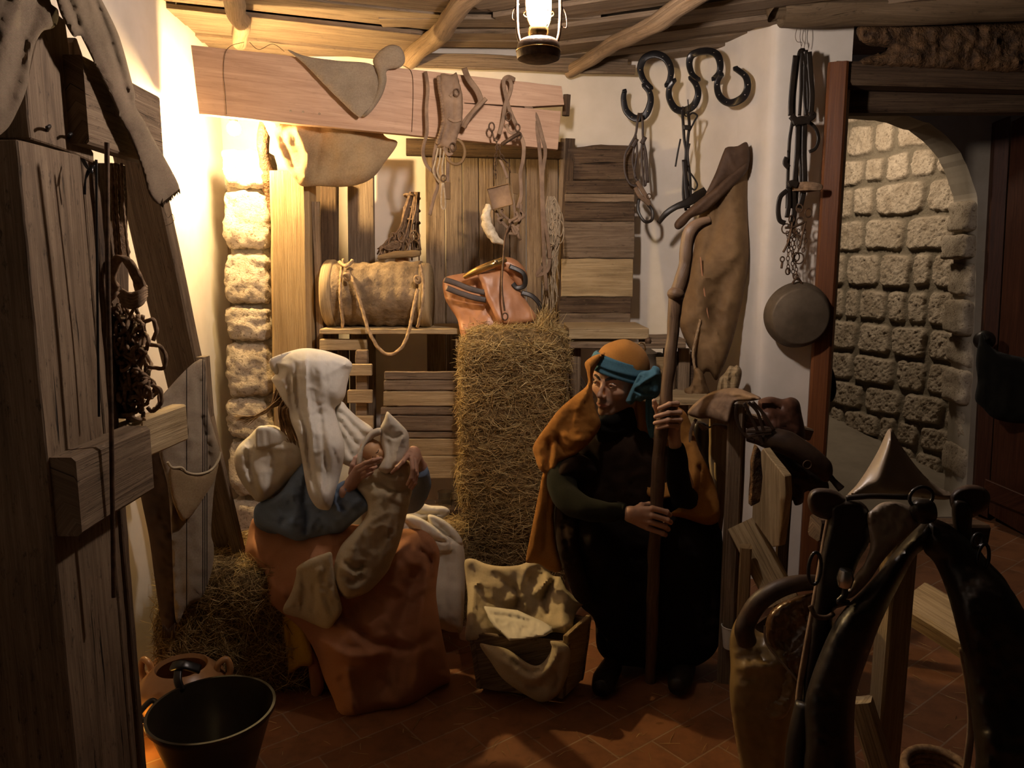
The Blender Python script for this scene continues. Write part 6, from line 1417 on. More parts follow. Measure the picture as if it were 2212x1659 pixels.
reliefo('blouse_front', [(722, 872), (740, 868), (752, 882), (775, 903), (802, 922), (806, 934), (792, 952), (778, 980), (768, 1000), (750, 1006), (736, 990), (728, 940)], [(730, 880, 2.78), (800, 930, 2.76), (750, 1000, 2.68)], M['white'], wom, front=.05, back=.05, R=22, step=4, wr=.003, wrs=.02,
        folds=[([(730, 885), (760, 915), (790, 945)], -.012, 5), ([(732, 905), (752, 935), (776, 965)], -.012, 5), ([(732, 930), (748, 960), (762, 990)], -.012, 5), ([(748, 885), (775, 912), (800, 930)], .010, 5)])
# blue overdress
reliefo('blue_sleeve', [(648, 1000), (664, 1004), (690, 1040), (712, 1060), (730, 1046), (745, 1038), (762, 1048), (800, 1090), (800, 1098), (785, 1110), (762, 1130), (738, 1150), (700, 1160), (672, 1164), (640, 1168), (600, 1152), (566, 1136), (550, 1118), (549, 1100), (560, 1086), (590, 1074), (612, 1056), (632, 1024)], [(560, 1100, 2.76), (640, 1160, 2.60), (790, 1092, 2.53), (740, 1050, 2.56), (655, 1010, 2.70), (620, 1080, 2.68)], M['blue'], wom, front=.055, back=.07, R=34, step=4.5, wr=.005, wrs=.014,
        folds=[([(665, 1020), (655, 1080), (662, 1120), (655, 1160)], -.022, 7), ([(630, 1060), (640, 1100), (630, 1140)], .016, 10), ([(600, 1080), (612, 1110), (606, 1140)], -.010, 7), ([(740, 1060), (735, 1085), (748, 1105)], -.016, 7), ([(765, 1085), (740, 1120), (705, 1140)], .010, 9), ([(684, 1110), (705, 1102), (720, 1104)], -.010, 5), ([(790, 1082), (772, 1100), (752, 1112)], -.010, 5)])
reliefo('blue_bodice', [(566, 1082), (600, 1080), (640, 1100), (640, 1150), (600, 1160), (556, 1140), (548, 1110)], 2.80, M['blue'], wom, front=.08, back=.1, R=30, step=6)
v, f, uv = sweep([P(908, 1016, 2.64), P(912, 1040, 2.68), P(905, 1064, 2.72), P(880, 1085, 2.80), P(810, 1050, 2.86)], [.028, .032, .036, .044, .05], seg=20, jit=.003, js=20); mk('blue_cuff', v, f, M['blue'], wom, uv=uv)
# skirt
reliefo('skirt', [(552, 1118), (600, 1125), (700, 1130), (800, 1135), (860, 1142), (900, 1142), (925, 1152), (944, 1176), (950, 1200), (946, 1235), (942, 1280), (948, 1330), (958, 1385), (970, 1440), (972, 1470), (950, 1484), (900, 1518), (850, 1538), (780, 1554), (738, 1551), (720, 1510), (700, 1465), (685, 1420), (668, 1385), (640, 1350), (606, 1322), (575, 1298), (548, 1262), (530, 1232), (526, 1205), (534, 1165), (540, 1135)],
        [(560, 1130, 2.86), (530, 1220, 2.78), (620, 1320, 2.62), (700, 1250, 2.54), (900, 1160, 2.74), (940, 1220, 2.72), (850, 1230, 2.62), (740, 1545, 2.50), (960, 1465, 2.66), (850, 1530, 2.54), (760, 1400, 2.50)], M['skirt'], wom, front=.07, back=.10, R=60, step=5, wr=.0055, wrs=.0042,
        folds=[([(930, 1210), (915, 1300), (905, 1400), (900, 1500)], 0.0330, 12.8), ([(896, 1220), (880, 1300), (850, 1400), (835, 1520)], -0.0390, 19.2), ([(760, 1300), (790, 1380), (880, 1400), (930, 1380)], -0.0240, 11.2), ([(690, 1380), (760, 1420), (850, 1400)], 0.0240, 11.2), ([(545, 1160), (570, 1230), (620, 1300)], 0.0240, 9.6), ([(700, 1300), (740, 1330), (800, 1380)], -0.0210, 9.6), ([(880, 1170), (840, 1210), (780, 1260)], 0.0270, 9.6), ([(750, 1440), (760, 1500), (765, 1545)], 0.0180, 11.2), ([(926, 1160), (942, 1200), (938, 1250)], 0.0210, 6.4), ([(905, 1186), (930, 1210), (925, 1250)], -0.0180, 4.8)])
reliefo('apron', [(640, 1240), (642, 1225), (668, 1208), (700, 1196), (716, 1194), (720, 1225), (726, 1262), (736, 1300), (738, 1322), (724, 1344), (708, 1358), (680, 1350), (650, 1336), (616, 1326), (612, 1312), (626, 1286), (634, 1265)], [(700, 1200, 2.47), (620, 1315, 2.54), (730, 1330, 2.46)], M['cream'], wom, front=.02, back=.01, R=18, step=4.5, wr=.004, wrs=.015,
        folds=[([(650, 1230), (660, 1280), (650, 1320)], -.012, 9), ([(690, 1220), (688, 1270), (706, 1330)], .010, 9), ([(676, 1250), (680, 1300), (668, 1335)], -.010, 7)])
reliefo('yellow_underskirt', [(606, 1318), (640, 1338), (664, 1372), (676, 1432), (650, 1440), (626, 1454), (620, 1430), (614, 1380)], [(610, 1320, 2.66), (670, 1430, 2.58), (626, 1450, 2.62)], M['yellow'], wom, front=.015, back=.02, R=12, step=4.5, folds=[([(622, 1340), (630, 1390), (634, 1445)], -.016, 6), ([(650, 1350), (656, 1400), (656, 1436)], .008, 7)])
reliefo('skirt_back_fold', [(664, 1390), (690, 1430), (700, 1480), (690, 1505), (676, 1512), (668, 1460)], 2.60, M['skirt'], wom, front=.015, back=.02, R=10, step=5)
for x, y in ((740, 1490), (850, 1500)):
    p = P(x, y, 2.62); v, f, uv = sweep([Vector((p.x, 2.72, .04)), Vector((p.x+.02, 2.66, .035)), Vector((p.x+.03, 2.62, .03))], [.035, .036, .024], seg=14)
    mk('shoe', v, f, M['darkleather'], wom, uv=uv)
# veil
reliefo('veil', [(583, 780), (604, 767), (632, 757), (662, 752), (700, 757), (735, 768), (752, 776), (761, 788), (756, 806), (750, 830), (745, 856), (734, 872), (724, 882), (728, 905), (738, 935), (744, 965), (741, 1000), (733, 1035), (724, 1070), (714, 1098), (702, 1102), (684, 1096), (668, 1072), (660, 1042), (653, 1000), (645, 955), (632, 920), (614, 885), (602, 850), (592, 830), (586, 818), (596, 806), (588, 792)],
        [(590, 800, 2.80), (755, 800, 2.78), (670, 800, 2.74), (730, 870, 2.74), (610, 870, 2.78), (650, 950, 2.66), (740, 980, 2.60), (705, 1095, 2.52)], M['veil'], wom, front=.105, back=.10, R=60, step=3.6, wr=.0035, wrs=.010,
        folds=[([(640, 790), (642, 860), (660, 930), (670, 1010), (690, 1085)], -.024, 5.5), ([(660, 765), (662, 850), (672, 930), (680, 1000)], .014, 5), ([(626, 800), (628, 860), (648, 930)], -.014, 5), ([(596, 800), (612, 830), (640, 900), (656, 990)], .014, 9), ([(690, 780), (698, 850), (705, 920), (720, 1000), (712, 1080)], .010, 9), ([(688, 880), (696, 940), (704, 1010), (702, 1060)], -.014, 7), ([(752, 790), (745, 820), (735, 860)], -.008, 5), ([(625, 850), (630, 875), (645, 905)], -.012, 6), ([(714, 960), (728, 1000), (716, 1050)], -.010, 6)])
reliefo('veil_corner', [(581, 779), (604, 766), (630, 760), (616, 785), (600, 808), (590, 804)], 2.74, M['veil'], wom, front=.012, shell=.003, R=10, step=3)

# ---------------------------------------------------------------- the swaddled baby
bb = thing('swaddled_baby', 'baby wrapped in cream cloth with a pointed hood, held in the veiled woman’s arms', 'baby', P(800, 1270, 2.5))
dl = headM(P(806, 976, 2.56), 10, -48, 10, .40)
dops = [('+', s_ell((0, .01, .02), (.095, .10, .10)), 0), ('+', s_ell((0, -.03, -.05), (.080, .07, .06)), .03), ('+', s_ell((-.045, -.075, -.05), (.030, .025, .028)), .02), ('+', s_ell((.045, -.075, -.05), (.030, .025, .028)), .02),
        ('-', s_ell((-.035, -.108, -.005), (.022, .014, .010)), .012), ('-', s_ell((.035, -.108, -.005), (.022, .014, .010)), .012), ('+', s_ell((0, -.108, -.035), (.014, .016, .013)), .010), ('+', s_ell((0, -.098, -.068), (.018, .010, .008)), .008), ('-', s_ell((0, -.110, -.068), (.016, .006, .0025)), .004), ('+', s_ell((0, -.085, -.095), (.022, .016, .014)), .014)]
local_shell(dl, dops, (-.12, -.14, -.13), (.12, .13, .14), .005, 'face', M['doll'], bb)
for s in (-1, 1):
    v, f, uv = sweep([dl @ Vector((s*.018, -.104, -.004)), dl @ Vector((s*.036, -.107, -.010)), dl @ Vector((s*.054, -.095, -.004))], .0013, seg=6); mk('closed_eye', v, f, M['brow'], bb, uv=uv)
reliefo('swaddling', [(776, 1000), (792, 1008), (820, 1004), (850, 1000), (880, 996), (888, 1020), (892, 1050), (886, 1080), (874, 1130), (862, 1175), (848, 1210), (836, 1236), (800, 1275), (768, 1290), (745, 1292), (724, 1262), (722, 1220), (736, 1180), (762, 1150), (792, 1112), (790, 1080), (766, 1050), (764, 1020)], [(780, 1010, 2.58), (885, 1040, 2.56), (745, 1280, 2.48), (840, 1220, 2.52), (800, 1120, 2.50)], M['cream'], bb, front=.065, back=.05, R=40, step=4.5, wr=.004, wrs=.01,
        folds=[([(772, 1050), (810, 1042), (850, 1062), (886, 1060)], -.016, 8), ([(790, 1075), (830, 1068), (876, 1090)], .010, 7), ([(850, 1100), (845, 1150), (820, 1220)], .010, 10), ([(866, 1110), (850, 1140), (836, 1165)], -.014, 6), ([(745, 1210), (770, 1230), (790, 1215)], -.024, 8), ([(740, 1240), (765, 1258), (785, 1240)], -.024, 8), ([(790, 1130), (760, 1190), (745, 1260)], .012, 8), ([(820, 1020), (850, 1036), (880, 1032)], .008, 6)])
reliefo('swaddling_hood', [(836, 889), (845, 896), (862, 912), (880, 932), (884, 950), (882, 975), (872, 1000), (858, 1012), (846, 1020), (832, 1024), (818, 1014), (824, 1000), (830, 985), (826, 968), (822, 950), (822, 932), (822, 922), (830, 905)], [(838, 890, 2.56), (880, 940, 2.56), (830, 1010, 2.50), (822, 930, 2.58)], M['white'], bb, front=.035, back=.03, R=16, step=3.5, wr=.002, wrs=.02, folds=[([(832, 930), (850, 945), (872, 936)], -.010, 4), ([(872, 940), (860, 970), (854, 1004)], .014, 4), ([(838, 950), (842, 985), (838, 1010)], -.010, 5)])
reliefo('swaddling_rim', [(768, 996), (776, 972), (786, 950), (802, 930), (822, 924), (824, 938), (810, 944), (800, 954), (790, 966), (784, 984), (780, 1004), (772, 1008)], [(770, 1000, 2.53), (800, 940, 2.56), (822, 930, 2.56)], M['white'], bb, front=.025, back=.03, R=7, step=3)
reliefo('head_wrap', [(790, 945), (806, 930), (826, 926), (846, 950), (842, 1000), (826, 1020), (800, 1020), (784, 1000), (780, 970)], 2.63, M['cream'], bb, front=.02, back=.04, R=16, step=4)

# ---------------------------------------------------------------- manger
mg_ = thing('manger', 'small rough wooden manger box on the floor between the two people', 'manger', (P(1140, 1400, 2.66).x, 2.66, 0))
mz = lambda x, y, z: PZ(x, y, z)
A_, B_ = P(1012, 1385, 2.60), P(1228, 1402, 2.52); C_ = P(1278, 1362, 2.68); D_ = P(1060, 1300, 2.84)
def side(a, b, zt, zb, nm, sd, ins=.03):
    c = (Vector(A_)+Vector(C_))/2; a, b = Vector(a), Vector(b); a2 = a.lerp(Vector((c.x, c.y, a.z)), .12); b2 = b.lerp(Vector((c.x, c.y, b.z)), .12)
    nn = Vector((c.x, c.y, 0))-Vector(((a.x+b.x)/2, (a.y+b.y)/2, 0))
    slabo(nm, [(a.x, a.y, zt), (b.x, b.y, zt), (b2.x, b2.y, zb), (a2.x, a2.y, zb)], .02, M['pale'] if nm == 'end_board' else M['old'], mg_, d=tuple(nn), rag=.003, seed=sd, udir=tuple(b-a))
side(B_, A_, .24, .02, 'front_board', 1); side(C_, B_, .27, .02, 'end_board', 2); side(D_, C_, .26, .02, 'back_board', 3); side(A_, D_, .25, .02, 'left_board', 4)
slabo('bottom_board', [(A_.x+.05, A_.y+.03, .04), (B_.x-.02, B_.y+.04, .04), (C_.x-.05, C_.y-.02, .04), (D_.x+.02, D_.y-.04, .04)], .02, M['old'], mg_, d=(0, 0, -1))
mc = thing('manger_cloth', 'cream woollen cloth lining and hanging over the front of the manger', 'cloth', P(1140, 1500, 2.62))
reliefo('lining', [(1003, 1216), (1010, 1207), (1026, 1208), (1050, 1218), (1080, 1223), (1120, 1221), (1150, 1209), (1168, 1206), (1180, 1214), (1188, 1235), (1196, 1244), (1210, 1246), (1216, 1256), (1228, 1276), (1242, 1290), (1260, 1303), (1248, 1318), (1240, 1338), (1236, 1356), (1222, 1368), (1196, 1366), (1150, 1374), (1080, 1380), (1010, 1384), (1008, 1340), (1010, 1290), (1006, 1250)], [(1010, 1215, 2.88), (1170, 1210, 2.86), (1255, 1305, 2.74), (1010, 1380, 2.60), (1230, 1365, 2.58), (1110, 1290, 2.78)], M['cream'], mc, front=.03, back=.015, R=16, step=4.5, wr=.004, wrs=.014,
        folds=[([(1030, 1262), (1050, 1300), (1066, 1340)], -.03, 10), ([(1112, 1262), (1118, 1290), (1116, 1318)], -.03, 6), ([(1150, 1290), (1175, 1262), (1190, 1240)], .03, 9), ([(1172, 1300), (1182, 1270), (1200, 1250)], -.02, 5), ([(1184, 1330), (1178, 1296), (1190, 1268)], -.03, 6), ([(1030, 1256), (1020, 1300), (1018, 1360)], .02, 8), ([(1090, 1300), (1130, 1290), (1140, 1320)], .02, 9), ([(1220, 1290), (1216, 1330), (1224, 1356)], .02, 12), ([(1060, 1236), (1090, 1256), (1105, 1280)], -.02, 10), ([(1140, 1222), (1128, 1250), (1120, 1280)], .016, 8)])
reliefo('front_swag', [(1036, 1392), (1060, 1394), (1090, 1400), (1112, 1412), (1136, 1430), (1156, 1438), (1172, 1432), (1186, 1414), (1192, 1398), (1188, 1386), (1196, 1384), (1216, 1388), (1230, 1400), (1232, 1420), (1228, 1452), (1218, 1478), (1206, 1500), (1186, 1514), (1164, 1516), (1140, 1504), (1108, 1484), (1082, 1462), (1060, 1430)], [(1040, 1395, 2.57), (1225, 1400, 2.50), (1165, 1510, 2.53), (1150, 1440, 2.50)], M['cream'], mc, front=.03, back=.02, R=18, step=4.5, wr=.004, wrs=.012,
        folds=[([(1070, 1410), (1110, 1450), (1150, 1470), (1190, 1440), (1206, 1400)], .018, 8), ([(1090, 1440), (1140, 1480), (1180, 1480)], -.012, 8), ([(1198, 1440), (1206, 1470), (1196, 1490)], -.016, 6), ([(1100, 1420), (1140, 1448), (1170, 1446)], -.012, 5)])
o = reliefo('paper_napkins', [(1044, 1309), (1080, 1313), (1118, 1318), (1140, 1328), (1172, 1342), (1192, 1354), (1194, 1364), (1178, 1374), (1140, 1380), (1100, 1384), (1088, 1372), (1068, 1356), (1056, 1338)], [(1044, 1309, 2.70), (1194, 1360, 2.56), (1095, 1382, 2.53)], M['paper'], front=.015, back=.006, R=6, step=3.5, sharp=True, wr=.003, wrs=.03, folds=[([(1062, 1328), (1110, 1334), (1150, 1342)], -.008, 4), ([(1066, 1330), (1074, 1356), (1096, 1378)], .007, 4)])
tag(o, 'crumpled white paper napkins lying on the cream cloth in the manger', 'napkins')
# ================================================================== right foreground
rs_ = thing('saddle_rack', 'wooden rack of posts and boards at the right of the seated man, holding saddles', 'rack', (P(1600, 1200, 2.9).x, 2.85, 0))
zt = lambda p, z: (p.x, p.y, z)
def rpost(name, px, py, Y, w, t, mat, seed, z0=0., lean=0., face=(-.3, -1, 0)):
    p = P(px, py, Y); return board(name, p, (p.x+lean, p.y, z0), w, t, mat, rs_, face=face, seed=seed, wane=.003)
rpost('post', 1592, 876, 2.70, .055, .06, M['old'], 1)
rpost('round_top_post', 1603, 884, 2.75, .035, .04, M['post'], 2)
slabo('green_board', [P(1535, 905, 2.85), P(1574, 905, 2.85), P(1574, 1085, 2.85), P(1558, 1105, 2.85), P(1550, 1098, 2.85), P(1534, 1000, 2.85)], .025, M['pale'], rs_, rag=.003, udir=(0, 0, 1))
slabo('lower_board', [P(1545, 1000, 2.83), P(1572, 1030, 2.83), P(1560, 1150, 2.83), P(1550, 1140, 2.83)], .02, M['post'], rs_, rag=.003, udir=(0, 0, 1))
cbx = lambda x: 2.62-(x-1624)/72*.22
slabo('chamfered_board', [P(x, y, cbx(x)) for x, y in ((1648, 968), (1664, 990), (1694, 1028), (1696, 1070), (1682, 1180), (1668, 1182), (1624, 1118), (1628, 1000))], .035, M['pale'], rs_, rag=.002, d=(.9, .5, 0), udir=(0, 0, 1))
slabo('bark_strip', [P(1635, 962, 2.38), P(1644, 975, 2.38), P(1648, 1030, 2.38), P(1642, 1085, 2.38), P(1622, 1095, 2.38), P(1626, 1000, 2.38)], .03, M['rot'], rs_, rag=.006, udir=(0, 0, 1))
board('sloping_board', P(1603, 1130, 2.66), P(1692, 1300, 2.50), .11, .03, M['pale'], rs_, face=(-.3, -1, .1), seed=6)
rpost('rear_leg', 1612, 1180, 2.55, .04, .05, M['post'], 7)
rpost('side_leg', 1700, 1000, 2.95, .05, .05, M['darkw'], 8)
board('top_rail', P(1598, 905, 2.72), P(1740, 935, 3.05), .05, .06, M['old'], rs_, face=(0, -1, 0), seed=9)
slabo('base_plank', [P(1560, 1400, 2.86)+Vector((0, 0, 0)), P(1700, 1300, 3.2), P(1730, 1320, 3.2), P(1600, 1420, 2.86)], .02, M['darkw'], rs_, d=(0, 0, -1))

s1 = thing('leaf_saddle', 'flat grey-brown leather saddle flap lying over the rack behind the man’s shoulder', 'saddle', P(1560, 900, 2.9)); s1['label'] = 'flat grey-brown leaf shaped leather flap lying over the rack top'
reliefo('leather_flap', [(1485, 893), (1500, 872), (1530, 850), (1562, 840), (1590, 838), (1620, 848), (1644, 860), (1625, 866), (1600, 866), (1586, 872), (1578, 900), (1572, 915), (1552, 910), (1530, 904), (1508, 904)], [(1485, 893, 2.86), (1600, 860, 2.66), (1570, 910, 2.64)], M['oldleather'], s1, front=.05, back=.04, R=20, step=3, folds=[([(1496, 888), (1530, 864), (1575, 858), (1610, 860)], -.014, 5.5)], wr=.003, wrs=.02)
reliefo('under_flap', [(1508, 912), (1530, 922), (1545, 914), (1574, 920), (1570, 928), (1545, 921), (1522, 930), (1512, 925)], 2.75, M['oldleather'], s1, front=.02, step=3)
v, f, uv = sweep([P(1504, 905, 2.82), P(1494, 925, 2.82), P(1491, 950, 2.82), P(1495, 990, 2.82)], .012, .006, N=(0, -1, 0)); mk('girth_strap', v, f, M['oldleather'], s1, uv=uv)
reliefo('dark_pad', [(1500, 912), (1535, 925), (1532, 990), (1556, 1020), (1520, 1020), (1498, 970)], 2.93, M['blackleather'], s1, front=.03, step=5)
s2 = thing('brown_saddle', 'dark brown leather saddle bag with long rolled flap on the rack by the door frame', 'saddle', P(1700, 1060, 2.8))
reliefo('saddle_bag', [(1637, 870), (1648, 860), (1668, 857), (1690, 862), (1710, 858), (1726, 868), (1732, 895), (1738, 925), (1738, 950), (1715, 952), (1690, 945), (1665, 935), (1648, 905)], [(1640, 880, 2.74), (1735, 880, 2.82), (1700, 950, 2.72)], M['darkleather'], s2, front=.07, back=.07, R=26, step=4.5, wr=.004, wrs=.02, folds=[([(1645, 885), (1665, 878), (1690, 886)], -.025, 7), ([(1650, 870), (1670, 866)], .012, 5)])
for s in s2.children: s.data.materials[0] = m_plain('red_brown_leather', (.10, .040, .022), (.05, .02, .012), rough=.5, ns=12, bs=.4, bd=.003, spec=.45)
v, f, uv = sweep([P(1612, 940, 2.62), P(1650, 942, 2.60), P(1700, 958, 2.58), P(1745, 985, 2.57), P(1775, 1010, 2.57), P(1785, 1035, 2.58)], [.02, .036, .042, .04, .034, .016], seg=18, jit=.004, js=12); mk('rolled_flap', v, f, M['darkleather'], s2, uv=uv)
v, f, uv = sweep([P(1785, 1020, 2.57), P(1800, 1038, 2.56), P(1817, 1056, 2.55)], [.012, .010, .014], seg=12); mk('strap_end', v, f, M['blackleather'], s2, uv=uv)
reliefo('hanging_flap', [(1650, 960), (1700, 975), (1760, 1005), (1784, 1030), (1790, 1060), (1765, 1066), (1740, 1060), (1735, 1085), (1718, 1092), (1710, 1078), (1690, 1080), (1680, 1050), (1668, 1000)], 2.68, M['blackleather'], s2, front=.03, step=5, wr=.004, wrs=.02)
mb = MB()
for a in ([(1592, 872), (1590, 900), (1604, 935), (1630, 952)], [(1616, 868), (1636, 890), (1648, 925), (1660, 940)], [(1626, 868), (1650, 895), (1672, 930)], [(1608, 870), (1622, 900), (1640, 940), (1648, 962)], [(1612, 932), (1640, 932), (1668, 930)], [(1612, 945), (1640, 938), (1668, 936)]):
    v, f, uv = sweep([P(x, y, 2.56) for x, y in a], .011, .004, N=(0, -1, .2)); mb.add(v, f, uv)
mb.build('lacing', M['darkleather'], s2)
v, f, uv = ring(P(1744, 1004, 2.52), .014, .0025); mk('ring', v, f, M['rust'], s2, uv=uv)

# --- horse collar on its stand
C0 = 1.50
hc = thing('horse_collar', 'black padded horse collar with a grey pointed leather cap, right foreground', 'horse collar', P(1960, 1300, C0))
reliefo('pointed_cap', [(1831, 1074), (1850, 1048), (1872, 1016), (1896, 975), (1912, 940), (1919, 928), (1926, 926), (1934, 940), (1955, 975), (1990, 1020), (2026, 1052), (2062, 1068), (2040, 1080), (1960, 1072), (1900, 1070)], [(1920, 930, C0+.12), (1835, 1074, C0+.06), (2055, 1066, C0+.10)], M['horn'], hc, front=.045, shell=.008, R=45, step=5, folds=[([(1922, 935), (1912, 990), (1895, 1060)], .01, 14)])
for nm, ol, y in (('hames_end', [(1744, 1080), (1752, 1060), (1772, 1054), (1800, 1058), (1822, 1072), (1830, 1090), (1818, 1112), (1800, 1122), (1775, 1120), (1752, 1106)], C0-.0), ('hames_end', [(2052, 1070), (2068, 1054), (2095, 1047), (2122, 1052), (2138, 1068), (2136, 1092), (2118, 1110), (2095, 1118), (2070, 1112), (2054, 1094)], C0+.08)):
    reliefo(nm, ol, y, M['darkleather'], hc, front=.03, back=.03, R=12, step=4)
reliefo('left_hame', [(1795, 1090), (1850, 1080), (1880, 1110), (1878, 1170), (1856, 1210), (1842, 1250), (1828, 1305), (1800, 1322), (1800, 1400), (1780, 1480), (1762, 1600), (1758, 1720), (1722, 1720), (1722, 1600), (1732, 1480), (1748, 1380), (1762, 1290), (1775, 1200), (1790, 1130)], C0-.01, M['blackleather'], hc, front=.025, back=.03, R=14, step=6)
v, f, uv = sweep([P(1793, 1115, C0+.02), P(1782, 1170, C0+.02), P(1762, 1290, C0), P(1742, 1400, C0-.02), P(1726, 1500, C0-.03), P(1718, 1640, C0-.05)], .012, .01, N=(0, -1, 0)); mk('hame_edge', v, f, M['oldleather'], hc, uv=uv)
reliefo('left_limb', [(2009, 1120), (1988, 1133), (1955, 1165), (1925, 1200), (1895, 1240), (1862, 1276), (1828, 1310), (1800, 1350), (1772, 1410), (1750, 1470), (1738, 1520), (1738, 1600), (1740, 1740), (1845, 1740), (1845, 1600), (1850, 1500), (1875, 1420), (1905, 1340), (1940, 1270), (1975, 1205), (1998, 1185), (2030, 1160)], [(2000, 1140, C0+.02), (1800, 1400, C0-.06), (1800, 1700, C0-.08)], M['blackleather'], hc, front=.055, back=.06, R=40, step=7, wr=.002, wrs=.01)
reliefo('right_limb', [(1998, 1122), (2030, 1124), (2060, 1140), (2100, 1175), (2140, 1225), (2165, 1250), (2190, 1280), (2230, 1340), (2310, 1400), (2320, 1740), (2110, 1740), (2108, 1640), (2100, 1560), (2082, 1430), (2062, 1340), (2042, 1270), (2018, 1215), (1994, 1185)], [(2010, 1140, C0+.02), (2150, 1400, C0-.06), (2200, 1700, C0-.10)], M['blackleather'], hc, front=.06, back=.06, R=45, step=8, wr=.003, wrs=.01)
reliefo('right_hame', [(2060, 1080), (2100, 1090), (2100, 1150), (2125, 1200), (2172, 1252), (2205, 1320), (2190, 1330), (2140, 1270), (2090, 1200), (2060, 1140)], C0+.06, M['blackleather'], hc, front=.025, step=6, R=12)
reliefo('grey_flap', [(1873, 1116), (1885, 1100), (1905, 1086), (1935, 1084), (1960, 1092), (1976, 1110), (1984, 1134), (1965, 1152), (1935, 1180), (1905, 1215), (1880, 1252), (1845, 1288), (1822, 1294), (1826, 1280), (1850, 1240), (1868, 1215), (1880, 1175)], [(1880, 1110, C0-.03), (1975, 1120, C0-.03), (1830, 1290, C0-.08)], M['horn'], hc, front=.012, shell=.006, R=14, step=5, wr=.002, wrs=.02)
v, f, uv = sweep([P(1828, 1076, C0-.02), P(1880, 1072, C0-.03), P(1960, 1074, C0-.03)], .006, seg=8); mk('tie_strap', v, f, M['blackleather'], hc, uv=uv)
mb = MB()
for c, r, sy in (((1990, 1074), .026, .8), ((1760, 1228), .014, 2.4), ((2112, 1168), .012, 1.2), ((2124, 1205), .013, 2.2)):
    v, f, uv = ring(P(c[0], c[1], C0-.05), r, .0035, sy=sy, N=(.2, -1, 0)); mk('iron_ring', v, f, M['iron'], hc, uv=uv)
reliefo('top_buckle', [(1964, 1100), (1975, 1080), (1998, 1076), (2020, 1088), (2024, 1120), (2000, 1132), (1975, 1124)], C0-.04, M['blackleather'], hc, front=.03, step=4)
latheo('bell', [(0, .02), (.012, .018), (.016, .0), (.012, -.016), (0, -.02)], P(1826, 1250, C0-.09), M['steel'], hc, seg=14)
v, f, uv = sweep([P(1826, 1262, C0-.09), P(1824, 1285, C0-.09), P(1812, 1300, C0-.09), P(1834, 1302, C0-.09)], .006, seg=8); mk('bell_hook', v, f, M['iron'], hc, uv=uv)
v, f, uv = sweep([P(1750, 1308, C0-.05), P(1762, 1330, C0-.06), P(1785, 1334, C0-.06), P(1800, 1326, C0-.05)], .005, seg=8); mk('collar_hook', v, f, M['rust'], hc, uv=uv)
reliefo('brass_tip', [(1706, 1640), (1724, 1632), (1742, 1634), (1738, 1646), (1722, 1654), (1708, 1650)], C0-.07, M['brass'], hc, front=.01, step=3)
v, f, uv = sweep([P(2078, 1400, C0-.05), P(2092, 1480, C0-.06), P(2098, 1560, C0-.07), P(2090, 1640, C0-.08), P(2080, 1700, C0-.08)], .014, .008, N=(-.6, -1, 0)); mk('pale_piping', v, f, M['oldleather'], hc, uv=uv)
v, f, uv = sweep([P(1712, 1700, C0-.07), P(1722, 1600, C0-.06), P(1740, 1520, C0-.05)], .02, seg=10); mk('trace_strap', v, f, M['blackleather'], hc, uv=uv)
cs = thing('collar_stand', 'wooden stand with pale posts carrying the black horse collar', 'stand', (P(1940, 1300, 1.68).x, 1.7, 0))
def spost(name, pts, Y, t, mat, seed, d=(.45, 1, 0)): return slabo(name, [P(x, y, Y) for x, y in pts], t, mat, cs, rag=.002, seed=seed, d=d, udir=(0, 0, 1))
p = P(1921, 1240, 1.66); board('post', (p.x+.018, 1.66, 1.0), (p.x+.018, 1.66, 0), .045, .07, M['pale'], cs, face=(-1, -.35, 0), seed=4)
board('side_beam', P(1975, 1300, 1.80), P(2140, 1400, 1.62), .10, .07, M['pale'], cs, face=(-.3, -.6, 1), seed=5)
board('sloping_leg', P(1858, 1512, 1.62), P(1935, 1760, 1.55), .05, .05, M['pale'], cs, face=(-.6, -1, .2), seed=6)
board('cross_bar', P(1760, 1140, 1.66), P(2120, 1150, 1.72), .05, .05, M['darkw'], cs, face=(0, -1, 0), seed=7)
bk = thing('rope_basket', 'brown coiled basket rim on the floor below the horse collar', 'basket', P(2030, 1650, 1.8))
mb = MB()
for k in range(5):
    v, f, uv = ring(P(2030, 1668+k*14, 1.86), .085+.003*k, .011, N=(0, -.15, 1), seg=28); mb.add(v, f, uv)
mb.build('coils', M['rope2'], bk)

# --- riding saddle seen from its side
S0 = 1.82
rsd = thing('riding_saddle', 'polished olive-brown riding saddle with a dark padded rim, left of the horse collar', 'saddle', P(1680, 1600, S0))
M['olive'] = m_plain('olive_polished_leather', (.27, .18, .07), (.17, .11, .042), rough=.3, ns=6, bs=.2, bd=.003, spec=.6)
M['seatl'] = m_plain('polished_seat_leather', (.12, .06, .025), (.07, .035, .015), rough=.18, ns=14, bs=.35, bd=.004, spec=.8)
reliefo('saddle_flap', [(1598, 1330), (1584, 1350), (1576, 1385), (1578, 1440), (1576, 1500), (1586, 1580), (1600, 1660), (1612, 1740), (1700, 1760), (1704, 1680), (1712, 1590), (1722, 1500), (1726, 1450), (1712, 1405), (1680, 1375), (1640, 1365), (1615, 1340)], [(1590, 1350, S0+.02), (1720, 1450, S0-.04), (1650, 1700, S0)], M['olive'], rsd, front=.035, back=.03, R=40, step=6, wr=.003, wrs=.01, folds=[([(1600, 1440), (1640, 1440), (1700, 1430)], .012, 14)])
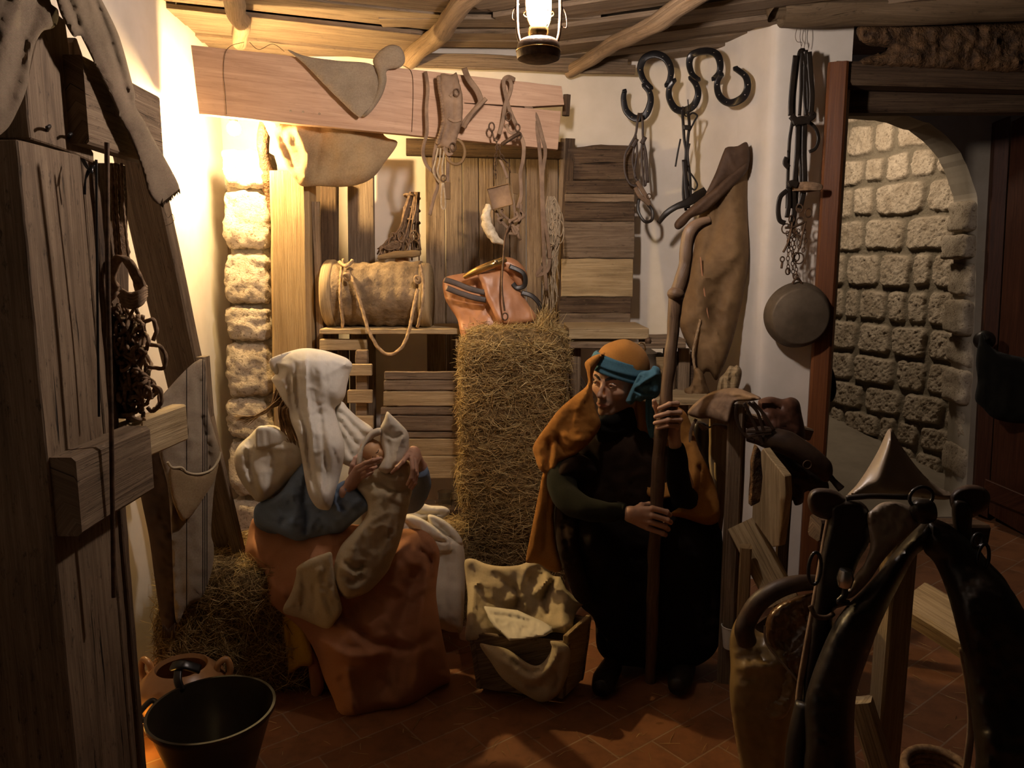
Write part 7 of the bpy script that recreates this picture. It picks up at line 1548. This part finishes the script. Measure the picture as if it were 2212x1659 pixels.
reliefo('seat', [(1654, 1345), (1664, 1322), (1690, 1300), (1730, 1286), (1775, 1284), (1780, 1340), (1765, 1420), (1738, 1490), (1722, 1470), (1700, 1448), (1672, 1412), (1654, 1380)], [(1660, 1340, S0-.03), (1775, 1290, S0-.06), (1735, 1480, S0-.07)], M['seatl'], rsd, front=.02, back=.04, R=20, step=5, folds=[([(1690, 1400), (1730, 1350), (1770, 1300)], -.02, 22)], wr=.003, wrs=.02)
v, f, uv = sweep([P(1652, 1352, S0-.06), P(1654, 1385, S0-.065), P(1675, 1415, S0-.075), P(1705, 1450, S0-.085), P(1726, 1474, S0-.09)], .003, seg=8); mk('seat_piping', v, f, M['horn'], rsd, uv=uv)
v, f, uv = sweep([P(1613, 1385, S0-.04), P(1608, 1360, S0-.05), P(1618, 1332, S0-.05), P(1640, 1300, S0-.06), P(1678, 1274, S0-.06), P(1725, 1260, S0-.05), P(1780, 1258, S0-.02)], [.024, .024, .023, .023, .022, .02, .018], seg=18); mk('padded_rim', v, f, M['darkleather'], rsd, uv=uv)
reliefo('skirt_patch', [(1632, 1455), (1646, 1458), (1690, 1448), (1712, 1440), (1722, 1470), (1712, 1520), (1694, 1550), (1668, 1556), (1648, 1540), (1636, 1510)], [(1640, 1460, S0-.03), (1720, 1460, S0-.07), (1670, 1550, S0-.05)], M['seatl'], rsd, front=.014, back=.004, R=10, step=4, wr=.004, wrs=.02)
for s in rsd.children:
    if s.name.startswith('skirt_patch'): s.data.materials[0] = M['olive']

# --- small things on the floor by the man
o = latheo('tapered_leg', [(0, 0), (.022, 0), (.022, .006), (.0135, .19), (.012, .2), (0, .2)], P(1534, 1329, 2.95), M['paper'], seg=24); tag(o, 'pale tapered leg or tube standing in the dark right of the staff', 'leg')
cu = thing('paper_cup', 'white paper cup on the floor behind the olive riding saddle', 'cup', P(1574, 1398, 2.62))
latheo('cup_body', [(0, 0), (.026, 0), (.036, .085), (.033, .085), (.024, .004), (0, .004)], P(1578, 1398, 2.66), M['paper'], cu, seg=28)
v, f, uv = ring(P(1578, 1398, 2.66)+Vector((0, 0, .085)), .0355, .002, N=(0, 0, 1)); mk('rolled_rim', v, f, M['paper'], cu, uv=uv)

# --- hanging storm lantern
LC = P(1163, 132, 2.25); ln = thing('storm_lantern', 'lit storm lantern hanging from the ceiling in the middle', 'lantern', LC)
latheo('fuel_tank', [(0, .0), (.05, .0), (.066, .006), (.070, .02), (.066, .05), (.056, .062), (.034, .068), (.03, .074), (0, .076)], LC, M['rust'], ln, seg=40)
v, f, uv = ring(LC+Vector((0, 0, .03)), .0695, .0022, N=(0, 0, 1), seg=40); mk('tank_seam', v, f, M['brass'], ln, uv=uv)
latheo('burner', [(.030, .072), (.034, .085), (.030, .10), (.020, .108), (0, .109)], LC, M['brass'], ln, seg=30)
gm = m_emit('glowing_globe', (1, .84, .74), 930.)
latheo('glowing_globe', [(.016, .106), (.030, .114), (.038, .140), (.040, .175), (.036, .215), (.026, .245), (.02, .255)], LC, gm, ln, seg=30)
latheo('chimney', [(.026, .256), (.034, .262), (.028, .285), (.02, .31), (0, .312)], LC, M['rust'], ln, seg=30)
for s in (-1, 1):
    tube('side_tube', [LC+Vector((s*.055, 0, .05)), LC+Vector((s*.066, 0, .09)), LC+Vector((s*.068, 0, .18)), LC+Vector((s*.062, 0, .26)), LC+Vector((s*.03, 0, .285))], .0055, M['rust'], ln, seg=12)
mb = MB()
for k in range(4):
    a = k*math.pi/2+.6; v, f, uv = sweep([LC+Vector((.032*math.cos(a), .032*math.sin(a), .10)), LC+Vector((.047*math.cos(a), .047*math.sin(a), .135)), LC+Vector((.048*math.cos(a), .048*math.sin(a), .195)), LC+Vector((.03*math.cos(a), .03*math.sin(a), .265))], .0015, seg=6); mb.add(v, f, uv)
for zz in (.14, .20):
    v, f, uv = ring(LC+Vector((0, 0, zz)), .0475, .0015, N=(0, 0, 1), seg=30); mb.add(v, f, uv)
mb.build('globe_guard', M['brass'], ln)
mb = MB()
v, f, uv = sweep([LC+Vector((-.066, 0, .12)), LC+Vector((-.082, 0, .125)), LC+Vector((-.080, 0, .15)), LC+Vector((-.062, 0, .17))], .0025, seg=6); mb.add(v, f, uv)
v, f, uv = sweep([LC+Vector((.066, 0, .17)), LC+Vector((.085, 0, .14)), LC+Vector((.088, 0, .10)), LC+Vector((.070, 0, .105))], .0025, seg=6); mb.add(v, f, uv)
v, f, uv = sweep([LC+Vector((-.068, 0, .2)), LC+Vector((-.06, 0, .33)), LC+Vector((0, 0, .39)), LC+Vector((.06, 0, .33)), LC+Vector((.068, 0, .2))], .002, seg=6); mb.add(v, f, uv)
v, f, uv = sweep([LC+Vector((0, 0, .39)), LC+Vector((.006, 0, .41)), LC+Vector((0, 0, .58))], .002, seg=6); mb.add(v, f, uv)
mb.build('wire_handle', M['rust'], ln)
ln.scale = (.88,)*3

# --- loose straw on the floor
n = 700; x = RNG.uniform(-1.2, 1.9, n); y = RNG.uniform(1.9, 3.6, n)
B = np.stack([x, y, RNG.uniform(.002, .006, n)], -1); an = RNG.uniform(0, 6.28, n); D = np.stack([np.cos(an), np.sin(an), RNG.normal(0, .02, n)], -1)
v, f, uv = straws(B, D, RNG.uniform(.01, .07, n), RNG.uniform(.0006, .0013, n), .12); v[:, 2] = np.maximum(v[:, 2], .0004)
o = mk('loose_straw', v, f, M['straw'], uv=uv); tag(o, 'stray bits of straw scattered over the terracotta floor', 'straw', kind='stuff')
# ================================================================== light
def point(name, loc, col, e, r=.03):
    l = bpy.data.lights.new(name, 'POINT'); l.color = col; l.energy = e; l.shadow_soft_size = r
    o = bpy.data.objects.new(name, l); o.location = loc; COL.objects.link(o); return o
def area(name, loc, tgt, col, e, s):
    l = bpy.data.lights.new(name, 'AREA'); l.color = col; l.energy = e; l.size = s
    o = bpy.data.objects.new(name, l); o.location = loc; o.rotation_euler = (Vector(tgt)-Vector(loc)).to_track_quat('-Z', 'Y').to_euler(); COL.objects.link(o); return o
LP = P(1168, 22, 2.6)
hl_ = thing('wall_lamp', 'bare glowing bulb hidden behind the left end of the plank', 'lamp', P(505, 262, 3.56))
v, f, uv = lathe([(.03*math.sin(a), -.03*math.cos(a)) for a in np.linspace(0, math.pi, 14)], P(505, 278, 3.56), seg=20); mk('bulb', v, f, m_emit('bulb_glow', (1, .68, .30), 3000.), hl_, uv=uv)
latheo('lamp_holder', [(0, .028), (.018, .028), (.02, .07), (.012, .08), (0, .08)], P(505, 278, 3.56), M['iron'], hl_, seg=16)
a_ = P(1900, 200, 5.3); area('passage_light', (2.0, 5.35, 2.66), (2.75, 5.95, 1.7), (1, .78, .56), 17, .2)
point('vestibule_light', P(2060, 118, 3.72), (.6, .75, 1.), .35, .03)
point('floor_light', P(306, 1585, 2.24), (1, .50, .08), .8, .02)
point('floor_light', P(630, 1470, 2.66), (1, .55, .10), .16, .02)
w = bpy.data.worlds.new('world'); SC.world = w; w.use_nodes = True
w.node_tree.nodes['Background'].inputs[0].default_value = (1, .75, .5, 1); w.node_tree.nodes['Background'].inputs[1].default_value = .006
SC.view_settings.view_transform = 'Standard'; SC.view_settings.look = 'None'; SC.view_settings.exposure = 0.; SC.view_settings.gamma = 1.
SC.view_settings.use_curve_mapping = False
SC.cycles.max_bounces = 6; SC.cycles.diffuse_bounces = 4; SC.cycles.use_denoising = True
